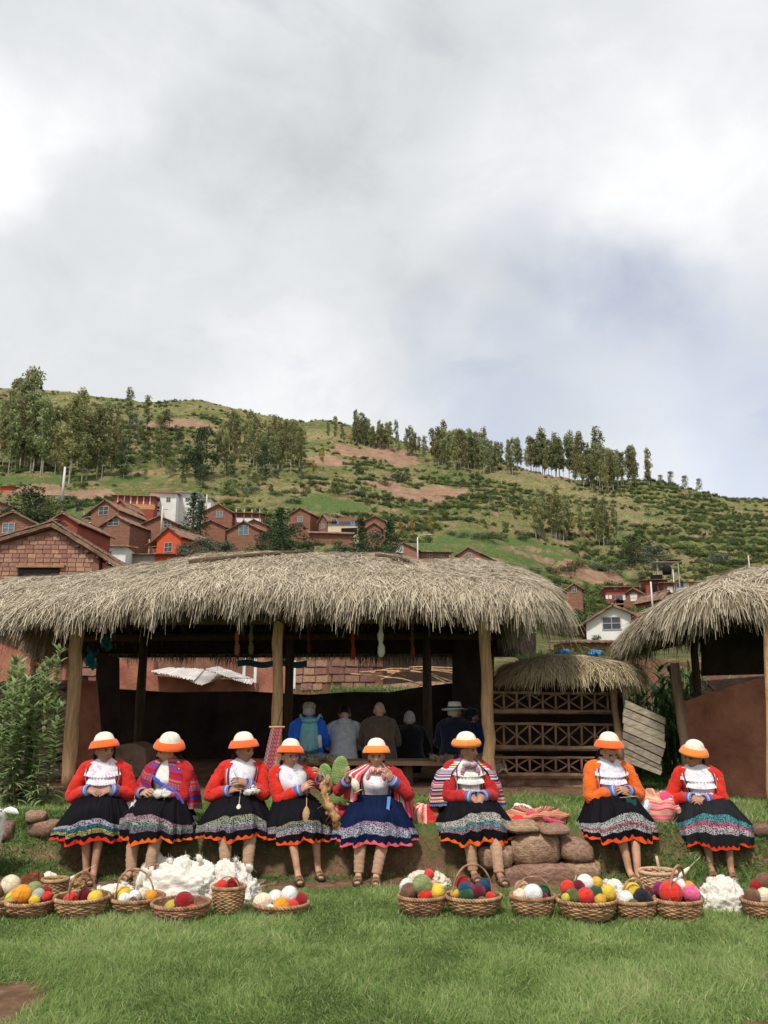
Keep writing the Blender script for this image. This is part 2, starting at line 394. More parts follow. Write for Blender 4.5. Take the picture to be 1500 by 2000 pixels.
def hill_mat():
    k = NT('hillside_turf'); v = k.co('Object'); c = k.n('ShaderNodeAttribute', attribute_name='clear'); fl = k.n('ShaderNodeAttribute', attribute_name='field')
    n1 = k.noise(v, .035, 6, .6); n2 = k.noise(v, .35, 6, .7); n3 = k.noise(v, 1.6, 5, .7)
    g = k.ramp(k.math('ADD', k.math('MULTIPLY', n1, .55), k.math('MULTIPLY', n2, .45)), [(.36, (.07, .095, .028)), (.44, (.15, .165, .055)), (.52, (.26, .235, .10)), (.62, (.36, .29, .15))])
    g = k.mix(fl.outputs['Fac'], g, k.ramp(n3, [(.3, (.09, .15, .04)), (.7, (.17, .23, .075))]))
    g = k.mix(k.ramp(n3, [(.42, (0, 0, 0)), (.6, (.75, .75, .75))]), g, (.045, .07, .02))
    soil = k.ramp(n2, [(.3, (.20, .11, .07)), (.6, (.36, .23, .155)), (.8, (.46, .33, .24))])
    geo = k.n('ShaderNodeNewGeometry'); sp = k.n('ShaderNodeSeparateXYZ'); k.l(geo.outputs['True Normal'], sp.inputs[0])
    steep = k.math('MULTIPLY', k.ramp(sp.outputs[2], [(.70, (1, 1, 1)), (.84, (0, 0, 0))]), k.ramp(k.noise(v, .12, 4, .6), [(.48, (0, 0, 0)), (.60, (1, 1, 1))]))
    rnd = k.ramp(k.noise(v, .09, 6, .72), [(.60, (0, 0, 0)), (.68, (.8, .8, .8))])
    m = k.math('MAXIMUM', k.math('MAXIMUM', steep, rnd), k.ramp(k.math('ADD', c.outputs['Fac'], k.math('MULTIPLY', k.math('SUBTRACT', n2, .5), 1.1)), [(.42, (0, 0, 0)), (.62, (1, 1, 1))]))
    k.bump(k.noise(v, 1.2, 8, .75), 1.0, .8)
    return k.out(k.mix(m, g, soil), .95, .1)
def build_hill():
    a = np.linspace(-1.25, 1.25, 420); yy = 14*np.exp(np.linspace(0, math.log(650/14), 330))
    A, Y = np.meshgrid(a, yy); X = A*Y; Z = ground_z(X, Y)-.03*ss(16, 14, Y)
    V = np.stack([X, Y, Z], -1).reshape(-1, 3); nx = len(a); ny = len(yy)
    i, j = np.meshgrid(np.arange(nx-1), np.arange(ny-1)); b = (j*nx+i).ravel()
    me = npmesh('hillside', V, np.stack([b, b+1, b+nx+1, b+nx], 1), smooth=True)
    for nm, fn in (('clear', clear_mask), ('field', field_mask)):
        at = me.attributes.new(nm, 'FLOAT', 'POINT'); at.data.foreach_set('value', fn(X, Y).ravel().astype(np.float32))
    tag(link('hillside', me, None, [hill_mat()]), kind='structure')
build_hill()
# ================================================================ SHELTERS, WALLS
M_LOG = pm('weathered_log', (.60, .31, .15), .32, 5, .85, .9, 34, .02, c2=(.62, .40, .23), stretch=(6, 6, .6))
M_LOGD = pm('dark_log', (.10, .065, .042), .35, 6, .9, .8, 34, .01, stretch=(5, 5, .6)); M_BAR = pm('lattice_wood', (.24, .145, .085), .35, 9, .85, .6, 40, .004)
M_SHADE = pm('shade_dark_adobe', (.040, .026, .021), .5, 3, .95, .8, 14, .02); M_PLAST = pm('terracotta_plaster', (.29, .10, .062), .34, 2.2, .95, .9, 16, .02, c2=(.34, .145, .095))  # near-black adobe: shade inside the shelters is put into its colour
M_ADOBE = pm('adobe_brick', (.30, .145, .10), .28, 5, .95, .9, 26, .02, objrand=.22, c2=(.38, .21, .155)); M_MORT = pm('adobe_mortar', (.22, .105, .07), .3, 4, .97, .8, 30, .02)
M_STONE = pm('field_stone', (.22, .15, .11), .4, 7, .92, 1.0, 22, .02, objrand=.25, c2=(.33, .24, .18)); M_STONER = pm('red_sandstone', (.36, .185, .12), .4, 9, .92, 1.0, 22, .03, objrand=.15, c2=(.40, .26, .18))
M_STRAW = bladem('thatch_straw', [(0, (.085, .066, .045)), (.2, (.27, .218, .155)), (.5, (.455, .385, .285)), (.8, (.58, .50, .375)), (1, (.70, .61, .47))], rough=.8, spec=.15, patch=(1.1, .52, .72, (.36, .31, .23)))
M_STRAWY = bladem('yellow_straw', [(0, (.14, .10, .055)), (.3, (.34, .265, .16)), (.7, (.50, .40, .25)), (1, (.62, .51, .34))], rough=.8, spec=.15)
M_STRAWB = pm('packed_thatch', (.26, .205, .135), .35, 10, .95, 1, 60, .02); M_STRAWD = pm('thatch_underside_shade', (.045, .033, .022), .4, 12, .98, 1, 60, .02)  # underside straw coloured dark to carry the shade beneath the roof
M_TEALC = pm('teal_tarpaulin', (.01, .12, .15), .3, 5, .5, .4)
BRICKME = []
for q in range(6):
    b = MB(); b.box((0, 0, 0), (1, 1, 1), m=0); V = b.V[0]; V += rng.normal(0, .035, V.shape)*np.array([.5, .6, 1]); me = b.mesh('brick'); me.materials.append(M_ADOBE)
    BRICKME.append(me)
class Frame:
    """a wall plane: origin, unit right, outward normal"""
    def __init__(s, o, right, nrm=None):
        s.o = Vector(o); s.r = Vector(right).normalized(); s.u = Vector((0, 0, 1)); s.n = s.r.cross(s.u)
    def p(s, a, h, d=0): return s.o+s.r*a+s.u*h+s.n*d
def polyin(x, z, poly):
    c = False; n = len(poly)
    for i in range(n):
        x1, z1 = poly[i]; x2, z2 = poly[(i+1) % n]
        if (z1 > z) != (z2 > z) and x < (x2-x1)*(z-z1)/(z2-z1)+x1: c = not c
    return c
def prism(mb, fr, poly, thick, m=0, d0=0.0):
    """polygon (counter-clockwise in the frame) extruded inwards"""
    n = len(poly); V = [fr.p(a, h, d0) for a, h in poly]+[fr.p(a, h, d0-thick) for a, h in poly]
    Fs = [tuple(range(n)), tuple(range(2*n-1, n-1, -1))]+[(i, i+n, (i+1) % n+n, (i+1) % n) for i in range(n)]
    mb.add(V, Fs, None, m)
def bricks(parent, fr, poly, w=.42, h=.17, holes=(), limit=300, depth=.10, proud=.03, jit=.008, skip=.0, seed=1):
    """individual adobe bricks laid on a wall face"""
    rs = random.Random(seed); n = 0; z = min(p[1] for p in poly); top = max(p[1] for p in poly); x0 = min(p[0] for p in poly); x1 = max(p[0] for p in poly)
    inv = Matrix(parent.matrix_world); rotm = Matrix((fr.r, fr.n, fr.u)).transposed().to_4x4(); row = 0
    while z < top:
        x = x0-rs.random()*w
        while x < x1 and n < limit:
            ww = w*rs.uniform(.82, 1.12); cx, cz = x+ww/2, z+h/2
            if polyin(cx-ww*.30, cz, poly) and polyin(cx+ww*.30, cz, poly) and polyin(cx, cz+h*.3, poly) and not any(a-ww*.3 < cx < b+ww*.3 and c-h*.4 < cz < d+h*.4 for a, b, c, d in holes) and rs.random() >= skip:
                o = bpy.data.objects.new('brick', BRICKME[rs.randrange(6)]); COL.objects.link(o); o.parent = parent
                p = fr.p(cx, cz, proud-depth/2+rs.uniform(-jit, jit)); r = rotm@Matrix.Rotation(rs.gauss(0, .02), 4, 'Y')
                o.matrix_local = parent.matrix_world.inverted()@Matrix.Translation(p)@r@Matrix.Diagonal((ww-.035, depth, h-.03*rs.uniform(.8, 1.3), 1)); n += 1
            x += ww
        z += h; row += 1
    return n
def log(mb, a, b, r0, r1=None, n=10, k=7, wob=.10, bend=.0, m=0, seed=0):
    a = np.array(a, float); b = np.array(b, float); r1 = r1 or r0; t = np.linspace(0, 1, k); p = a+(b-a)*t[:, None]; L = np.linalg.norm(b-a)
    rs = np.random.default_rng(seed); off = rs.normal(0, bend, (k, 3)); off[0] = off[-1] = 0; p = p+off
    mb.tube(p, (r0+(r1-r0)*t)*(1+.05*rs.normal(size=k)), n, m=m, wob=wob)
def piece(name, parent, fn, mat):
    b = MB(); fn(b); return b.build(name, mat, parent)
def setp(root): bpy.context.view_layer.update()
# ---------------------------------------------------------------- thatch roof generator
def thatch(root, cx, cy, hx, hy, rad, ze, H, n_top, n_fr, seed, thick=.16, lenf=(.28, .52), tilt=(0, 0), gable=False, end_drop=.55, flat=1.5, wav=.05, edge_sag=None, mat=None):
    rs = np.random.default_rng(seed); mat = mat or M_STRAW
    def sd(x, y): 
        qx = np.abs(x-cx)-(hx-rad); qy = np.abs(y-cy)-(hy-rad); return -(np.hypot(np.maximum(qx, 0), np.maximum(qy, 0))+np.minimum(np.maximum(qx, qy), 0)-rad)
    def top(x, y):
        d = np.clip(sd(x, y)/min(hx, hy), 0, 1)
        if gable:
            dy = np.clip(1-np.abs(y-cy)/hy, 0, 1); z = ze+H*(1-(1-dy)**flat)*(1-end_drop*np.clip(np.abs((x-cx)/hx), 0, 1)**2.0)*(.86+.14*ss(0, .6, hx-np.abs(x-cx)))
        else: z = ze+H*(1-(1-d)**flat)*(1-end_drop*np.clip(np.abs((x-cx)/hx), 0, 1)**2.2)
        z = z+fbm(x*.9, y*1.3, 0, 4, seed)*.16*ss(0, .25, d)+fbm(x*1.6, y*2, 0, 3, seed+3)*wav*2-.10*np.exp(-(d/.05)**1.0)
        if edge_sag: z = z+edge_sag(x, y)
        return z+tilt[0]*(x-cx)+tilt[1]*(y-cy)
    # border ring
    nr, na = 26, 220; th = np.linspace(0, 2*np.pi, na, endpoint=False)
    def ring(s):
        # superellipse-ish ring scaled by s
        px, py = np.cos(th), np.sin(th); k = 1/np.maximum(np.abs(px)/1.0, np.abs(py)/1.0); bx = px*k*hx; by = py*k*hy
        # round the corners
        qx = np.abs(bx)-(hx-rad); qy = np.abs(by)-(hy-rad); c = (qx > 0) & (qy > 0); l = np.hypot(qx, qy)+1e-9
        bx = np.where(c, np.sign(bx)*(hx-rad+qx/l*rad), bx); by = np.where(c, np.sign(by)*(hy-rad+qy/l*rad), by)
        return cx+bx*s, cy+by*s
    G = []
    for s in np.linspace(0.001, 1, nr)**.8: x, y = ring(s); G.append(np.stack([x, y, top(x, y)], -1))
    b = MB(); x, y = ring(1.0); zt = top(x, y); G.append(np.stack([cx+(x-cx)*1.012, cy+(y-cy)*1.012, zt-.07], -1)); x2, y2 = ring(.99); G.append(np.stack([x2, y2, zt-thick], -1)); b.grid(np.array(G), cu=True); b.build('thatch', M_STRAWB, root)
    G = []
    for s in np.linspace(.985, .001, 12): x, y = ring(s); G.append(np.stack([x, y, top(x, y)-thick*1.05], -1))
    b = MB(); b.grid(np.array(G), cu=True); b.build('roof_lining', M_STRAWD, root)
    # straws over the top, running down the slope
    x = cx+rs.uniform(-hx, hx, n_top*2); y = cy+rs.uniform(-hy, hy, n_top*2); k = sd(x, y) > .01; x, y = x[k][:n_top], y[k][:n_top]; z = top(x, y); e = .04
    gx = (top(x+e, y)-z)/e; gy = (top(x, y+e)-z)/e; n = len(x); L = rs.uniform(.10, .30, n)
    D = np.stack([-gx, -gy, np.zeros(n)], -1); l = np.linalg.norm(D, axis=1)[:, None]+1e-6; D = D/l+rs.normal(0, .55, (n, 3))*np.array([1, .7, 0]); D /= np.linalg.norm(D, axis=1)[:, None]
    D[:, 2] = gx*D[:, 0]+gy*D[:, 1]+rs.normal(.06, .08, n); D /= np.linalg.norm(D, axis=1)[:, None]
    up = np.stack([-gx, -gy, np.ones(n)], -1); side = np.cross(D, up)+rs.normal(0, .2, (n, 3))
    s1 = blades('loose_straw', np.stack([x, y, z+rs.uniform(-.005, .02, n)], -1), D, L, rs.uniform(.004, .008, n), mat, root, droop=.12, side=side, taper=.6); s1['kind'] = 'stuff'
    # fringe hanging round the eave
    per = rs.random(n_fr)*na; i0 = per.astype(int) % na; X, Y = ring(1.0); dx = np.roll(X, -1)-X; dy = np.roll(Y, -1)-Y
    fx = X[i0]+dx[i0]*(per % 1); fy = Y[i0]+dy[i0]*(per % 1); inn = rs.random(n_fr)**2*.35; nx, ny = (fx-cx)/hx**1.5, (fy-cy)/hy**1.5; qx = np.maximum(np.abs(fx-cx)-(hx-rad), 0)*np.sign(fx-cx); qy = np.maximum(np.abs(fy-cy)-(hy-rad), 0)*np.sign(fy-cy)
    l = np.hypot(qx, qy)+1e-6; nx, ny = qx/l, qy/l; wd = (l > 1e-3); fx2 = fx-nx*inn; fy2 = fy-ny*inn
    fz = top(fx2, fy2)-rs.uniform(0, thick, n_fr)*(inn < .05)*1.0; tuft = vn(fx*3.1, fy*3.1, 0, seed+5)*.5+vn(fx*8, fy*8, 0, seed+6)*.5
    L = rs.uniform(lenf[0], lenf[1], n_fr)*(.22+1.5*tuft)*(1+(.45*np.abs(nx)**3 if gable else 0))+inn*.6; lx = rs.normal(0, .20, n_fr)+(fbm(fx*1.3, fy*1.3, 0, 3, seed+9))*1.1
    tx, ty = -ny, nx; ox = .35 if gable else .85; D = np.stack([nx*ox+tx*lx, ny*.85+ty*lx, -.25-rs.random(n_fr)*.5-.5*(rs.random(n_fr) < .4)], -1); D /= np.linalg.norm(D, axis=1)[:, None]
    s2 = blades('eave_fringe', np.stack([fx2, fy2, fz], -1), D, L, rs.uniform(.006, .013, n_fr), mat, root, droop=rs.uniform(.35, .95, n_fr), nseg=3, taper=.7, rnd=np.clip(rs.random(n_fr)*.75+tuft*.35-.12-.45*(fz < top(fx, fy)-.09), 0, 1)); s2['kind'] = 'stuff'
    return top
# ---------------------------------------------------------------- main shelter
sh = empty('thatched_shelter', (0, 11.5, .45), 0, 'large open shelter with broad shaggy straw roof on rough log posts behind the women', 'shelter'); setp(sh)
def unp(root, o): o.matrix_parent_inverse = root.matrix_world.inverted(); return o
def kids(root):
    bpy.context.view_layer.update()
    for c in root.children:
        if not c.get('_fx') and c.name.split('.')[0] not in ('brick', 'stone', 'roof_tile'): c.matrix_parent_inverse = root.matrix_world.inverted(); c['_fx'] = 1
def clean(root):
    for c in root.children:
        if '_fx' in c: del c['_fx']
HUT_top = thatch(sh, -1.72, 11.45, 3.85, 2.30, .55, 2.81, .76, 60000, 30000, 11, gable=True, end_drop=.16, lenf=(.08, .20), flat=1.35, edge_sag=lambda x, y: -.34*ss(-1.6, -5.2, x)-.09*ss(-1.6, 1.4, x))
for q, (pt, pb, r0, r1) in enumerate((((154, 1190), (133, 1545), .085, .078), ((543, 1210), (540, 1540), .07, .062), ((944, 1190), (958, 1540), .078, .07))):
    a = P(*pb, 10.1); b_ = P(*pt, 10.0); a.z = GZ(a.x, a.y)-.05
    piece('post', sh, lambda b: (log(b, a, b_+Vector((0, 0, .12)), r0, r1, 14, 12, .10, .006, seed=q+1)), M_LOG)
for q, (px, Y) in enumerate(((272, 13.2), (563, 13.3), (835, 13.2), (60, 13.2))):
    a = P(px, 1400, Y); piece('post', sh, lambda b: log(b, (a.x, Y, .4), (a.x, Y, 2.62), .075, .07, 8, 5, seed=q+9), M_LOGD)
for q, y in enumerate((10.0, 13.2)): piece('beam', sh, lambda b: log(b, (-5.3, y, 2.46), (2.0, y+.0, 2.48), .07, .06, 8, 9, seed=q+20), M_LOGD)
for q in range(9): x = -5.0+q*.88; piece('rafter', sh, lambda b: log(b, (x, 9.35, 2.46), (x+.1, 11.45, 3.05-.06*abs(q-4)), .04, .035, 6, 4, seed=q+30), M_LOGD)
for q in range(9): x = -5.0+q*.88; piece('rafter', sh, lambda b: log(b, (x, 13.5, 2.46), (x+.1, 11.45, 3.05-.06*abs(q-4)), .04, .035, 6, 4, seed=q+30), M_LOGD)
a, c = P(150, 1283, 13.62), P(960, 1283, 13.62); piece('eave_board', sh, lambda b: b.box(((a.x+c.x)/2, 13.62, (a.z+2.55)/2), (c.x-a.x+1.5, .05, 2.55-a.z), jit=.01), M_SHADE)
n = 2200; x = rng.uniform(a.x, c.x, n); D = np.stack([rng.normal(0, .15, n), rng.normal(0, .1, n)-.1, -np.ones(n)], -1); D /= np.linalg.norm(D, axis=1)[:, None]; o = blades('back_fringe', np.stack([x, 13.56+0*x, a.z+.05+0*x], -1), D, rng.uniform(.06, .2, n)*(.3+1.4*vn(x*3, 0, 0, 5)), .010, M_STRAW, sh, droop=.1, rnd=rng.random(n)*.3); o['kind'] = 'stuff'
# the poles lying on the thatch
def onroof(px0, py0, px1, py1, r, name):
    pts = []
    for t in np.linspace(0, 1, 9):
        d = P(px0+(px1-px0)*t, py0+(py1-py0)*t-3*math.sin(t*3), 1)-Vector((0, 0, CAMZ)); Y = np.linspace(9.2, 11.4, 120); z = HUT_top(d.x*Y, Y); h = np.where(z >= CAMZ+d.z*Y)[0]; y = Y[h[0]] if len(h) else 11.3
        pts.append((d.x*y, y, float(HUT_top(np.array([d.x*y]), np.array([y]))[0])+r*.9))
    piece(name, sh, lambda b: b.tube(pts, np.linspace(r*1.2, r*.7, 9), 8, wob=.2), M_LOGD)
onroof(368, 1104, 600, 1082, .032, 'roof_pole'); onroof(735, 1090, 800, 1102, .03, 'roof_pole')
# low back wall, side pillar, dark partition
def wall(name, poly_px, Y0, Y1, thick, mat, label, cat='wall', px0=None, brick=None, lim=300, holes=(), seed=1, w=.42, h=.17, zb=None):
    """wall whose face runs from (px of first point) at depth Y0 to the last px at depth Y1; poly_px are outline points in the photo"""
    pxs = [p[0] for p in poly_px]; a, c = min(pxs), max(pxs); A0 = P(a, 1350, Y0); B0 = P(c, 1350, Y1); fr = Frame((A0.x, A0.y, 0), (B0-A0)*Vector((1, 1, 0)))
    def onp(px, py):
        d = P(px, py, 1)-Vector((0, 0, CAMZ)); n = fr.n; t = (fr.o-Vector((0, 0, CAMZ))).dot(n)/d.dot(n); p = Vector((0, 0, CAMZ))+d*t; return ((p-fr.o).dot(fr.r), p.z)
    poly = [onp(*p) for p in poly_px]
    if zb is not None: poly = [(a_, max(b_, zb) if b_ > zb+.01 else zb) for a_, b_ in poly]
    root = empty(name, (fr.o.x, fr.o.y, min(p[1] for p in poly)), 0, label, cat); bpy.context.view_layer.update()
    b = MB(); prism(b, fr, poly, thick); o = b.build('wall_core', mat, root); o.matrix_parent_inverse = root.matrix_world.inverted()
    if brick:
        bp = [onp(*p) for p in brick]; bricks(root, fr, bp, w, h, [(lambda q: (min(q[0][0], q[1][0]), max(q[0][0], q[1][0]), min(q[0][1], q[1][1]), max(q[0][1], q[1][1])))([onp(*hh[:2]), onp(*hh[2:])]) for hh in holes], lim, seed=seed)
    return root, fr, onp
kids(sh)
wall('low_wall', [(160, 1560), (960, 1560), (960, 1330), (900, 1332), (830, 1340), (760, 1352), (690, 1351), (600, 1357), (480, 1350), (330, 1352), (232, 1346), (160, 1345)], 13.6, 13.6, .3, M_SHADE, 'low back wall darkened for shade inside the large thatched shelter')
wall('shade_sheet', [(884, 1560), (965, 1560), (965, 1230), (884, 1230)], 13.3, 13.3, .06, M_SHADE, 'added dark sheet for the shade at the right back of the large shelter', 'screen')  # added dark sheet that stands in for shade in the back corner
wall('shade_sheet', [(1372, 1320), (1530, 1316), (1530, 1180), (1372, 1180)], 11.15, 11.15, .05, M_SHADE, 'added dark sheet for the shade at the back of the right shelter', 'screen')  # added dark sheet, covers the slope behind with the interior's shade
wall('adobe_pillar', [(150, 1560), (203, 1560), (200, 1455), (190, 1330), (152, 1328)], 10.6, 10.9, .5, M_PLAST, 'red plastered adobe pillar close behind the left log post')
wall('dark_partition', [(186, 1500), (232, 1500), (230, 1285), (188, 1275)], 12.6, 12.6, .08, M_SHADE, 'tall dark partition board at the left inside the shelter', 'partition')
wall('adobe_hearth', [(222, 1560), (288, 1560), (284, 1462), (262, 1452), (226, 1456)], 10.9, 10.9, .5, pm('pale_clay', (.24, .16, .11), .4, 6, .95, .9, 20, .03), 'pale clay hearth block inside the shelter behind the first two women', 'hearth')
# hanging skeins
def skein(px, py0, py1, Y, mat, label, r=.035):
    a = P(px, py0, Y); c = P(px, py1, Y); L = a.z-c.z; t = empty('yarn_skein', a, 0, label, 'yarn skein', 'skeins of yarn hanging under the thatched eave')
    z = np.linspace(0, -L, 30); q = np.linspace(0, 1, 30); rr = r*(.35+.65*np.abs(np.sin(q*np.pi*3))**.6)*(.6+.4*q); rr[0] = .006; rr[-1] = .01
    b = MB(); b.tube(np.stack([.004*np.sin(q*9), 0*q, z], -1), rr, 10, wob=.25); b.build('yarn', mat, t)
    b = MB(); b.tube([(0, 0, 0), (0, 0, .22)], .003, 5); b.build('hanging_cord', M_LOGD, t)
skein(744, 1198, 1284, 9.75, pm('skein_cream', (.62, .58, .42), .15, 40, .95, .9, 90, .005), 'cream skein of yarn hanging brightly in the middle of the eave', .045)
skein(465, 1205, 1280, 10.2, pm('skein_ochre', (.28, .12, .04), .2, 40), 'ochre skein of yarn hanging left of the middle post')
skein(492, 1205, 1278, 10.3, pm('skein_olive', (.16, .15, .05), .2, 40), 'olive skein of yarn hanging nearest left of the middle post')
skein(690, 1205, 1288, 10.3, pm('skein_red', (.30, .03, .02), .2, 40), 'dark red skein of yarn hanging left of the cream skein', .03)
skein(604, 1215, 1275, 10.8, pm('skein_maroon', (.14, .02, .03), .2, 40), 'maroon skein of yarn hanging right of the middle post', .03)
skein(805, 1205, 1285, 10.8, pm('skein_rust', (.20, .05, .02), .2, 40), 'rust skein of yarn hanging right of the cream skein', .03)
# bench with fleece
be = empty('plank_bench', (P(735, 1480, 10.55).x, 10.55, .45), 0, 'long plank bench on dark supports that the visitors sit on', 'bench'); x0, x1 = P(470, 1480, 10.55).x, P(975, 1480, 10.55).x; zt = P(735, 1484, 10.55).z
M_PLK = pm('bench_plank', (.36, .22, .14), .3, 6, .8, .5, 40, .004, stretch=(1, 8, 8))
piece('seat', be, lambda b: b.box(((x0+x1)/2, 10.62, zt-.03), (x1-x0, .42, .055), jit=.004), M_PLK)
for q in range(4): xx = x0+.2+q*(x1-x0-.4)/3; piece('leg', be, lambda b: b.box((xx, 10.66, (zt-.06+.42)/2), (.12, .3, zt-.06-.42)), M_LOGD)
kids(be)
M_HIDE = pm('old_fleece', (.42, .33, .24), .35, 14, .98, 1, 40, .02)
for q, (a, c, seed) in enumerate(((590, 655, 3), (840, 905, 5), (905, 985, 8))):
    xa, xb = P(a, 1480, 10.5).x, P(c, 1480, 10.5).x; t = empty('sheepskin', ((xa+xb)/2, 10.52, zt), 0, ('worn sheepskin on the bench behind the woman with raised arm', 'worn sheepskin on the bench between brown coat and panama hat', 'ragged sheepskin hanging over the bench end by the right post')[q], 'sheepskin')
    b = MB(); G = np.array([[((u-.5)*(xb-xa), -.19+.36*v-(.04*abs(math.sin(u*15+seed))+.10*(q == 2)*(u > .6))*(v < .1), .012+.05*vn(u*8, v*4, 0, seed)-(.03+.12*(q == 2)*(u > .55))*(v < .1)) for u in np.linspace(0, 1, 26)] for v in np.linspace(0, 1, 12)]); b.grid(G); b.build('hide', M_HIDE, t)
    n = 700; u = rng.random(n); v = rng.random(n)**1.5; B = np.stack([(u-.5)*(xb-xa), -.19+.36*v, .03+.04*vn(u*8, v*4, 0, seed)], -1); D = rng.normal(size=(n, 3))*.6+np.array([0, -.9, .1]); D /= np.linalg.norm(D, axis=1)[:, None]
    o = blades('fleece_locks', B, D, rng.uniform(.03, .08, n), .006, M_STRAWY if q else M_STRAW, t, droop=.5); o['kind'] = 'stuff'
# teal cloth scraps and tarpaulin edge
for q, (px, py, s_) in enumerate(((178, 1285, .10), (208, 1250, .09))):
    p = P(px, py, 10.9); t = empty('teal_rag', p, 0, ('crumpled teal rag tied behind the left post', 'crumpled teal rag hanging below the left eave')[q], 'rag'); b = MB(); G = np.array([[((u-.5)*s_*1.6+.02*math.sin(v*9), .03*math.sin(u*9+v*4), -v*s_*2.4+s_+.03*math.sin(u*7)) for u in np.linspace(0, 1, 10)] for v in np.linspace(0, 1, 12)]); b.grid(G); b.build('cloth', M_TEALC, t)
a, c = P(465, 1293, 13.3), P(600, 1290, 13.3); b = MB(); G = np.array([[(a.x+(c.x-a.x)*u, 13.25+.03*math.sin(u*20), a.z+.02-.10*v+.02*math.sin(u*13)) for u in np.linspace(0, 1, 24)] for v in np.linspace(0, 1, 4)]); b.grid(G); tag(b.build('tarpaulin_strip', M_TEALC), 'narrow teal tarpaulin strip along the back eave of the shelter', 'tarpaulin')
# ---------------------------------------------------------------- what shows through the back opening
wall('adobe_house_wall', [(-30, 1420), (135, 1420), (135, 1262), (128, 1250), (60, 1246), (-30, 1225)], 16.0, 17.0, .4, M_MORT, 'adobe brick wall behind the tall plants at the left edge', brick=[(66, 1418), (134, 1418), (134, 1266), (120, 1252), (66, 1250)], seed=3, w=.38, h=.17)
wall('adobe_house_wall', [(133, 1420), (215, 1420), (215, 1300), (160, 1268), (133, 1262)], 17.0, 17.3, .4, M_MORT, 'adobe brick wall seen right behind the left log post', brick=[(135, 1418), (214, 1418), (214, 1302), (160, 1270), (135, 1264)], seed=4, w=.38, h=.17, lim=120)
wall('adobe_house_wall', [(220, 1400), (300, 1400), (300, 1290), (220, 1285)], 18.0, 18.0, .4, M_PLAST, 'reddish mud wall patch seen through the shelter left of the tin roof')
wall('adobe_shed', [(295, 1400), (500, 1400), (500, 1334), (440, 1326), (380, 1330), (295, 1318)], 17.0, 17.0, .4, M_PLAST, 'low mud shed wall under pale tin sheets seen through the shelter', 'shed')
wall('adobe_house_wall', [(500, 1400), (585, 1400), (585, 1285), (500, 1285)], 19.0, 19.0, .4, M_PLAST, 'brown mud wall with white window frame seen at the middle post')
wall('adobe_block_house', [(570, 1400), (640, 1400), (640, 1284), (570, 1290)], 17.5, 16.8, .4, M_MORT, 'left face of adobe block house seen through the shelter right of the middle post', 'house', brick=[(577, 1346), (638, 1349), (638, 1285), (577, 1291)], seed=7, w=.36, h=.16)
wall('adobe_block_house', [(638, 1400), (748, 1400), (748, 1284), (638, 1282)], 16.8, 17.6, .4, M_MORT, 'sunlit right face of adobe block house seen through the shelter', 'house', brick=[(640, 1348), (746, 1348), (746, 1286), (640, 1284)], seed=8, w=.36, h=.16)
wall('adobe_house_wall', [(285, 1400), (515, 1400), (515, 1262), (285, 1255)], 21, 21, .4, M_MORT, 'brown mud house wall far behind the tin sheets')
wall('adobe_house_wall', [(740, 1400), (900, 1400), (900, 1262), (740, 1262)], 22, 22, .4, M_SHADE, 'dark wall behind the tangled poles')
wall('adobe_yard_wall', [(1150, 1420), (1530, 1420), (1530, 1300), (1330, 1292), (1240, 1284), (1150, 1290)], 16, 17, .4, M_MORT, 'brown mud wall behind the corn and the right shelter')
wall('adobe_yard_wall', [(745, 1400), (920, 1400), (920, 1335), (830, 1330), (745, 1338)], 18.5, 18.5, .4, M_STONER, 'low stony yard wall seen through the shelter beyond the cream skein')
M_TIN = pm('pale_tin', (.55, .54, .54), .25, 3, .5, .2, c2=(.62, .55, .50)); M_WHP = pm('white_frame_paint', (.72, .72, .70), .1, 6, .7, .2)
for q, (xa, ya, xb, yb, xc, yc, xd, yd) in enumerate(((292, 1312, 380, 1330, 400, 1308, 330, 1305), (340, 1320, 395, 1340, 445, 1322, 380, 1306), (400, 1308, 450, 1325, 492, 1326, 425, 1302), (430, 1322, 492, 1338, 498, 1328, 440, 1310))):
    pts = [P(xa, ya, 16.6-.01*q), P(xb, yb, 16.5-.01*q), P(xc, yc, 17.6-.01*q), P(xd, yd, 17.7-.01*q)]; n = 18; G = []
    for u in np.linspace(0, 1, n*2):
        l = pts[0].lerp(pts[1], u); r = pts[3].lerp(pts[2], u); d = Vector((0, 0, .025 if int(u*(n*2-1)) % 2 else 0)); G.append([l+d, l.lerp(r, .5)+d, r+d])
    b = MB(); b.grid(np.array([[tuple(k) for k in g] for g in G]), smooth=False); tag(b.build('tin_sheet', M_TIN), ('corrugated tin sheet at the left of the shed roof', 'corrugated tin sheet lying lowest in the middle of the shed roof', 'corrugated tin sheet crumpled at the upper right of the shed roof', 'corrugated tin sheet at the right end of the shed roof')[q], 'tin sheet', 'tin sheets on the low shed')
for q, (px, py0, py1) in enumerate(((476, 1286, 1335), (498, 1286, 1335), (574, 1290, 1345))):
    p = P(px, py1, 18.4 if q < 2 else 16.5); h = P(px, py0, p.y).z-p.z; tag(piece('door_post', None, lambda b: b.box((p.x, p.y, p.z+h/2), (.06, .06, h)), M_WHP), ('white door post left of the middle log post', 'second white door post left of the middle log post', 'white door post just right of the middle log post')[q], 'door post', 'white door posts seen through the shelter')
for q in range(14):
    a = P(640+rng.uniform(40, 200), 1300+rng.uniform(0, 30), 16.2); c = a+Vector((rng.uniform(.5, 1.6), .2, rng.uniform(-.3, .25))); bb = MB(); bb.tube(curve([a, a.lerp(c, .5)+Vector((0, 0, .05)), c], 3), .014, 6); tag(bb.build('dry_pole', M_LOG), 'thin dry pole leaning in the tangle seen through the shelter right of the adobe house', 'pole', 'tangled poles seen through the shelter')
